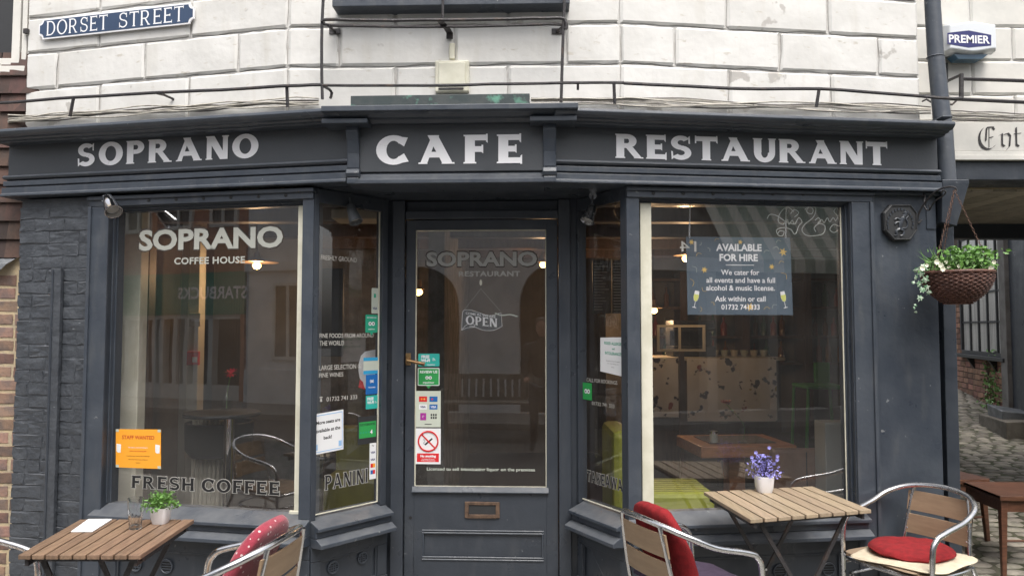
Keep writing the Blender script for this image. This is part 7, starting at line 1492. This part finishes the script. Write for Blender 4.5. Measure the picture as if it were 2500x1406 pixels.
for (u0, u1, v0, v1), m1, m2, tx in cards:
    blk(t_, ps, FD, o, u0, u1, v0, v1, m1)
    if m2 is not None and not tx: 
        for uc, mm in (((u0 * 2 + u1) / 3, m2), ((u0 + 2 * u1) / 3, m1 if m1 is not K['redp'] else K['gold'])): q = ps(uc, (v0 + v1) / 2); rr_ = .0055; c = MB(); c.prism(FD, [(q.x + rr_ * math.cos(k * .524), q.y + rr_ * math.sin(k * .524)) for k in range(12)], o + .0004, o + .0007); put('logo_print', c, mm, t_)
    if tx: prn(t_, ps, FD, o, [(tx, (u0 + u1) / 2, (v0 + v1) / 2, .06, K['pnavy'] if m1 is K['whitep'] else K['whitep'], .04, .26)])
q = ps(.30, .29)
c = MB(); c.tube([FD.P(q.x + .0048 * math.cos(a / 5), o + .0006, q.y + .006 * math.sin(a / 5)) for a in range(27)], .001, 5); put('ring_print', c, K['whitep'], t_)
for k in range(6): blk(t_, ps, FD, o, .60 + .09 * (k % 3), .66 + .09 * (k % 3), .31 - .08 * (k // 3), .37 - .08 * (k // 3), K['char'])
blk(t_, ps, FD, o, .36, .64, .07, .09, K['pblack'])
t_, ps, o = sticker(FD, 1015, 1076, 1045, 1132, OE, K['whitep'], 'white and red No smoking sticker low on the door glass', .001)
q = ps(.5, .64); rr_ = .052 * (ps(1, 0) - ps(0, 0)).length / .13; rr_ = (ps(.92, 0) - ps(.08, 0)).length / 2 - .005
c = MB(); c.tube([FD.P(q.x + rr_ * math.cos(k * math.pi / 20), o + .0008, q.y + rr_ * math.sin(k * math.pi / 20)) for k in range(41)], .0055, 4, caps=False); put('ring_print', c, K['redp'], t_)
d_ = rr_ * .7
def seg(p0, p1, w_, m, lift): 
    p0, p1 = Vector(p0), Vector(p1); n_ = Vector((-(p1 - p0).y, (p1 - p0).x)).normalized() * w_ / 2; c_ = MB(); c_.prism(FD, [tuple(p0 - n_), tuple(p1 - n_), tuple(p1 + n_), tuple(p0 + n_)], o + lift - .0003, o + lift); put('bar_print', c_, m, t_)
seg((q.x - .019, q.y - .021), (q.x + .024, q.y + .016), .009, K['pblack'], .0008); seg((q.x - d_, q.y + d_), (q.x + d_, q.y - d_), .0085, K['redp'], .0014)
c = MB(); c.tube(smooth([FD.P(q.x - .020, o + .001, q.y - .018), FD.P(q.x - .028, o + .001, q.y - .010), FD.P(q.x - .019, o + .001, q.y + .0), FD.P(q.x - .027, o + .001, q.y + .010), FD.P(q.x - .020, o + .001, q.y + .016)], 4), .0009, 5); put('smoke_print', c, K['pblack'], t_)
blk(t_, ps, FD, o, .05, .93, .06, .30, K['redp']); prn(t_, ps, FD, o, [('No smoking', .5, .225, .07, K['whitep'], .05, .8), ('It is against the law to', .5, .145, .03, K['whitep'], .02, .62), ('smoke in these premises', .5, .10, .03, K['whitep'], .02, .7)])
# hanging OPEN ribbon sign inside the door
on = thing('open_sign', FD.P(FD.hit(1175, 808, -.06)[0], -.06, Z(FD, 1175, 808, -.06)), 'white outlined COME IN WE ARE OPEN ribbon sign hanging in the door', 'sign')
h = lambda x, y: FD.hit(x, y, -.04); c = MB(); c.prism(FD, [h(*p) for p in ((1129, 765), (1133, 757), (1150, 757), (1175, 765), (1198, 771), (1223, 763), (1225, 796), (1205, 806), (1180, 806), (1155, 797), (1140, 806), (1127, 808))], -.045, -.041); put('board', c, K['char'], on)
def ln(pts, r=.0014, m=K['whitep'], o_=-.0395, nm='outline_print', sm_=3): c_ = MB(); c_.tube(smooth([FD.P(*(lambda q: (q[0], o_, q[1]))(FD.hit(a, b_, o_))) for a, b_ in pts], sm_) if sm_ > 1 else [FD.P(*(lambda q: (q[0], o_, q[1]))(FD.hit(a, b_, o_))) for a, b_ in pts], r, 5); put(nm, c_, m, on, sm=True)
ln([(1129, 765), (1133, 757), (1150, 757), (1175, 765), (1198, 771), (1223, 763)]); ln([(1223, 763), (1226, 796)], sm_=1); ln([(1226, 796), (1205, 806), (1180, 806), (1157, 797), (1146, 797)]); ln([(1129, 765), (1127, 806)], sm_=1); ln([(1127, 806), (1140, 800), (1158, 798), (1155, 790), (1140, 792), (1128, 804)])
c = MB(); serif_mb(c, FD, 'OPEN', h(1137, 795)[0], h(1214, 795)[0], h(1137, 791)[1], h(1137, 770)[1], -.0405, t=.26, h=.10, e=.06, gap=.10, tilt=-.10); put('lettering', c, K['whitep'], on)
c = MB(); q0, q1 = h(1137, 768), h(1210, 768); text_mb(c, FD, 'COME IN, WE ARE', q0[0], q1[0], q0[1] + .0, q0[1] + .016, -.0400, bold=.01, tilt=-.13); put('lettering', c, K['whitep'], on)
ln([(1133, 757), (1174, 705)], .0008, K['silv'], nm='cord', sm_=1); ln([(1222, 760), (1174, 705)], .0008, K['silv'], nm='cord', sm_=1)
ln([(1208, 764), (1225, 770), (1245, 768), (1263, 773)], .0045, K['silv'], nm='ribbon_end')
q = h(1174, 690); c = MB(); c.lathe(FD.P(q[0], -.034, q[1]), [(0, 0), (.008, .0), (.007, .006), (0, .008)], 14, ax=FD.n, T=None); c.v = [v if True else v for v in c.v]; c.v = [Vector((v.x, v.y, q[1] + (v.z - q[1]) * 2.3)) for v in c.v]; put('suction_hook', c, K['cream'], on, sm=True)
# narrow right window papers
t_, ps, o = notice('allergy_notice', CR, 1466, 1529, 824, 906, OC + .002, K['whitep'], 'white FOOD ALLERGIES and INTOLERANCES notice in the narrow right window', y0r=823, y1r=921)
prn(t_, ps, CR, o, [('FOOD ALLERGIES', .52, .83, .085, K['green'], .02, .88), ('and', .52, .69, .06, K['green'], .02, .3), ('INTOLERANCES', .52, .56, .085, K['green'], .02, .86), ('Please speak to our staff about the ingredients', .5, .35, .025, K['pblack'], .0, .8), ('in your meal, when making your order.', .5, .28, .025, K['pblack'], .0, .7), ('Thank you.', .5, .19, .025, K['pblack'], .0, .3)])
t_, ps, o = sticker(CR, 1423, 1445, 933, 974, OS, K['green2'], 'green owl sticker at the left edge of the narrow right window', .001); owl(t_, ps, CR, o, .5, .5, .15)
# hanging hire board
OH = -.14
hf = Fr((FR.P(0, OH, 0).x, FR.P(0, OH, 0).y), ang=math.radians(7))
P = [hf.hit(a, b_) for a, b_ in ((1679, 768), (1936, 769), (1929, 580), (1675, 578))]; hb_ = thing('hire_board', hf.P(P[0][0], 0, P[0][1]), 'slate blue AVAILABLE FOR HIRE board hanging on chains in the right window', 'sign')
c = MB(); c.prism(hf, P, -.003, .0); put('board', c, K['hire'], hb_); pos_ = lambda u, v: (Vector(P[0]).lerp(Vector(P[1]), u)).lerp(Vector(P[3]).lerp(Vector(P[2]), u), v)
prn(hb_, pos_, hf, .0002, [('AVAILABLE', .5, .865, .095, K['lett'], .035, .60), ('FOR HIRE', .495, .735, .095, K['lett'], .035, .51), ('We cater for', .505, .545, .070, K['lett'], .015, .42), ('all events and have a full', .51, .445, .070, K['lett'], .015, .84), ('alcohol & music license.', .505, .345, .070, K['lett'], .015, .82), ('Ask within or call', .50, .205, .070, K['lett'], .015, .58), ('01732 741333', .50, .10, .068, K['lett'], .02, .42)])
blk(hb_, pos_, hf, .0002, .37, .64, .635, .643, K['lett'])
def star(u, v, r, m=K['gold']):
    q = pos_(u, v); c_ = MB(); c_.prism(hf, [(q.x + (r if k % 2 == 0 else r * .42) * math.cos(k * math.pi / 6 + .2), q.y + (r if k % 2 == 0 else r * .42) * math.sin(k * math.pi / 6 + .2)) for k in range(12)], .0003, .0006); put('star_print', c_, m, hb_)
for u, v, r in ((.05, .93, .018), (.515, .935, .016), (.925, .81, .026), (.165, .575, .020), (.81, .62, .018), (.59, .10, .026)): star(u, v, r)
for u, v, sgn in ((.075, .18, 1), (.92, .18, -1)):
    q = pos_(u, v); k = sgn; L2 = lambda a, b_: (q.x + (a * .94 + b_ * .2 * k) , q.y + b_ * .98 - a * .2 * k)
    c = MB(); c.prism(hf, [L2(a, b_) for a, b_ in ((-.013, .055), (.013, .055), (.016, .02), (.010, .0), (.0, -.005), (-.010, .0), (-.016, .02))], .0004, .0008); put('glass_print', c, K['lett'], hb_)
    c = MB(); c.prism(hf, [L2(a, b_) for a, b_ in ((-.0145, .035), (.0145, .035), (.015, .02), (.009, .001), (.0, -.004), (-.009, .001), (-.015, .02))], .0009, .0012); put('drink_print', c, K['yell'], hb_)
    c = MB(); c.prism(hf, [L2(a, b_) for a, b_ in ((-.0015, -.005), (.0015, -.005), (.0015, -.035), (.012, -.037), (.012, -.040), (-.012, -.040), (-.012, -.037), (-.0015, -.035))], .0004, .0008); put('stem_print', c, K['lett'], hb_)
for (u, v), (du, dv) in (((.09, .75), (.05, .03)), ((.05, .62), (.04, -.08)), ((.86, .93), (.05, .02)), ((.83, .86), (.06, -.02)), ((.88, .66), (.05, .02)), ((.90, .54), (.05, -.08)), ((.03, .46), (.02, -.10)), ((.20, .86), (.02, -.05)), ((.14, .93), (-.02, -.04)), ((.22, .16), (.03, -.04)), ((.12, .10), (.0, -.06)), ((.80, .08), (.05, .05)), ((.72, .07), (.06, .01)), ((.18, .30), (-.04, .05)), ((.74, .80), (.05, .02)), ((.27, .95), (.04, .02))):
    a, b_ = pos_(u, v), pos_(u + du, v + dv); m__ = (a + b_) / 2 + Vector((-(b_ - a).y, (b_ - a).x)) * .35; c = MB(); c.tube(smooth([hf.P(q.x, .0006, q.y) for q in (a, m__, b_)], 4), .0011, 4); put('streamer_print', c, K['gold'] if (u * 100) % 3 < 1.5 else K['silv'], hb_)
for px in (1683, 1918):
    a = hf.hit(px, 580); b_ = hf.hit(px + 2, 503); c = MB(); chain(c, hf.P(a[0], .0, a[1]), hf.P(b_[0], .0, b_[1] + .02), 15, .0014); put('chain', c, K['lett'], hb_, sm=True)
# curly chalk script, and a reflected number painted onto the right pane
def scr(pts, r=.0022, m=K['etch3']): c_ = MB(); c_.tube(smooth([FR.P(*(lambda q: (q[0], -.0575, q[1]))(FR.hit(a, b_, -.057))) for a, b_ in pts], 5), r, 5); put('script_lettering', c_, m, winR, sm=True)
scr([(1873, 534), (1880, 524), (1897, 527), (1918, 541), (1938, 548)]); scr([(1938, 517), (1922, 506), (1905, 520), (1900, 540), (1912, 548), (1922, 536), (1926, 548), (1934, 538), (1940, 548), (1950, 532), (1958, 542), (1950, 552), (1944, 570)]); scr([(1930, 522), (1940, 512), (1950, 520), (1940, 530)])
scr([(1965, 512), (1975, 505), (1985, 512), (1982, 522), (1972, 520), (1970, 512), (1980, 504), (1992, 510), (1986, 530), (1965, 548), (1958, 562), (1968, 574), (1988, 576), (2010, 570), (2014, 552), (2000, 546), (1988, 556), (1992, 566)])
scr([(1898, 572), (1904, 564), (1914, 566), (1910, 576), (1900, 574), (1896, 562), (1910, 556), (1930, 560), (1940, 572), (1948, 560)]); scr([(1990, 538), (1998, 532), (2004, 540), (1996, 546), (2006, 536), (2012, 544), (2020, 532), (2026, 542), (2034, 532), (2040, 540)]); scr([(2040, 540), (2048, 524), (2044, 508), (2036, 516), (2046, 530), (2050, 552), (2036, 548), (2026, 560), (2036, 568), (2046, 562)])
c = MB(); a_, b_ = FR.hit(1660, 614, -.057), FR.hit(1700, 589, -.057); text_mb(c, FR, '14', a_[0], b_[0], a_[1], b_[1], -.0575, bold=.0, mirror=True); put('number_lettering', c, K['etch3'], winR)
# ================================================================ a passer-by behind the viewer, mirrored in the door glass
def skinned(name, joints, edges, parent, m, root=0, sub=2):
    me = bpy.data.meshes.new(name); me.from_pydata([Vector(j[:3]) for j in joints], edges, []); o = bpy.data.objects.new(name, me); col.objects.link(o)
    sk = o.modifiers.new('skin', 'SKIN'); sk.use_smooth_shade = True
    for i, j in enumerate(joints): v = me.skin_vertices[0].data[i]; v.radius = (j[3], j[4] if len(j) > 4 else j[3]); v.use_root = (i == root)
    sb = o.modifiers.new('sub', 'SUBSURF'); sb.levels = sub; sb.render_levels = sub; me.materials.append(m); o.parent = parent; return o
pe = thing('person', (FD.mirror(1322, 850, -1.3).x, -1.3, -.10), 'person in dark coat and trousers standing in the road, mirrored in the door glass', 'person')
K['coat'] = mat('dark_coat', (.018, .02, .026), .85, bump=.4, bs=60); K['skin'] = mat('skin', (.45, .25, .18), .55); K['hair'] = mat('dark_hair', (.03, .02, .015), .6); K['jean'] = mat('dark_trousers', (.02, .022, .035), .85)
J = [(0, 0, .98, .15, .11), (0, .0, 1.18, .145, .11), (0, -.01, 1.38, .16, .11), (0, 0, 1.50, .06, .055), (0, .015, 1.58, .052, .055),
     (-.19, 0, 1.42, .06), (-.25, .02, 1.18, .047), (-.20, .16, 1.02, .036), (.19, 0, 1.42, .06), (.25, .02, 1.18, .047), (.20, .16, 1.02, .036)]
skinned('coat', J, [(0, 1), (1, 2), (2, 3), (3, 4), (2, 5), (5, 6), (6, 7), (2, 8), (8, 9), (9, 10)], pe, K['coat'])
J = [(0, 0, .97, .14, .11), (-.10, 0, .86, .09), (-.11, .01, .50, .062), (-.12, -.01, .10, .045), (-.13, .09, .04, .04), (.10, 0, .86, .09), (.11, .01, .50, .062), (.12, -.01, .10, .045), (.13, .09, .04, .04)]
skinned('trousers', J, [(0, 1), (1, 2), (2, 3), (3, 4), (0, 5), (5, 6), (6, 7), (7, 8)], pe, K['jean'])
c = MB(); c.cushion(.155, .195, .235, Matrix.Translation((pe.location.x, -1.28, -.10 + 1.67)), p=.95, n=24, k=14)
for v in c.v:
    r_ = v - Vector((pe.location.x, -1.28, 1.57))
    if r_.y > .06 and abs(r_.x) < .02 and -.03 < r_.z < .01: v.y += .018
    if r_.z < -.05: v.x = pe.location.x + r_.x * .82
put('head', c, K['skin'], pe, sm=True)
c = MB(); c.cushion(.175, .205, .20, Matrix.Translation((pe.location.x, -1.30, -.10 + 1.715)), p=.95, n=24, k=12); put('hair', c, K['hair'], pe, sm=True)
for s_ in (-1, 1):
    c = MB(); c.cushion(.018, .01, .01, Matrix.Translation((pe.location.x + s_ * .032, -1.188, 1.585)), p=.9, n=10, k=6); put('eye', c, K['black'], pe, sm=True)
    hx, hy, hz = s_ * .19, .19, 1.0
    J = [(hx, hy - .03, hz + .01, .022), (hx, hy + .02, hz, .026, .016), (hx, hy + .05, hz - .005, .028, .014)]; E_ = [(0, 1), (1, 2)]
    for k in range(4):
        b_ = len(J); f = (-.024 + .016 * k) * s_; l_ = (.030, .036, .033, .026)[k]
        J += [(hx + f, hy + .065, hz - .008, .0085), (hx + f, hy + .065 + l_ * .7, hz - .02, .008), (hx + f, hy + .065 + l_ * .8, hz - .05, .007)]; E_ += [(2, b_), (b_, b_ + 1), (b_ + 1, b_ + 2)]
    b_ = len(J); J += [(hx - s_ * .03, hy + .02, hz + .0, .010), (hx - s_ * .045, hy + .05, hz - .015, .009)]; E_ += [(1, b_), (b_, b_ + 1)]
    skinned('hand', J, E_, pe, K['skin'])
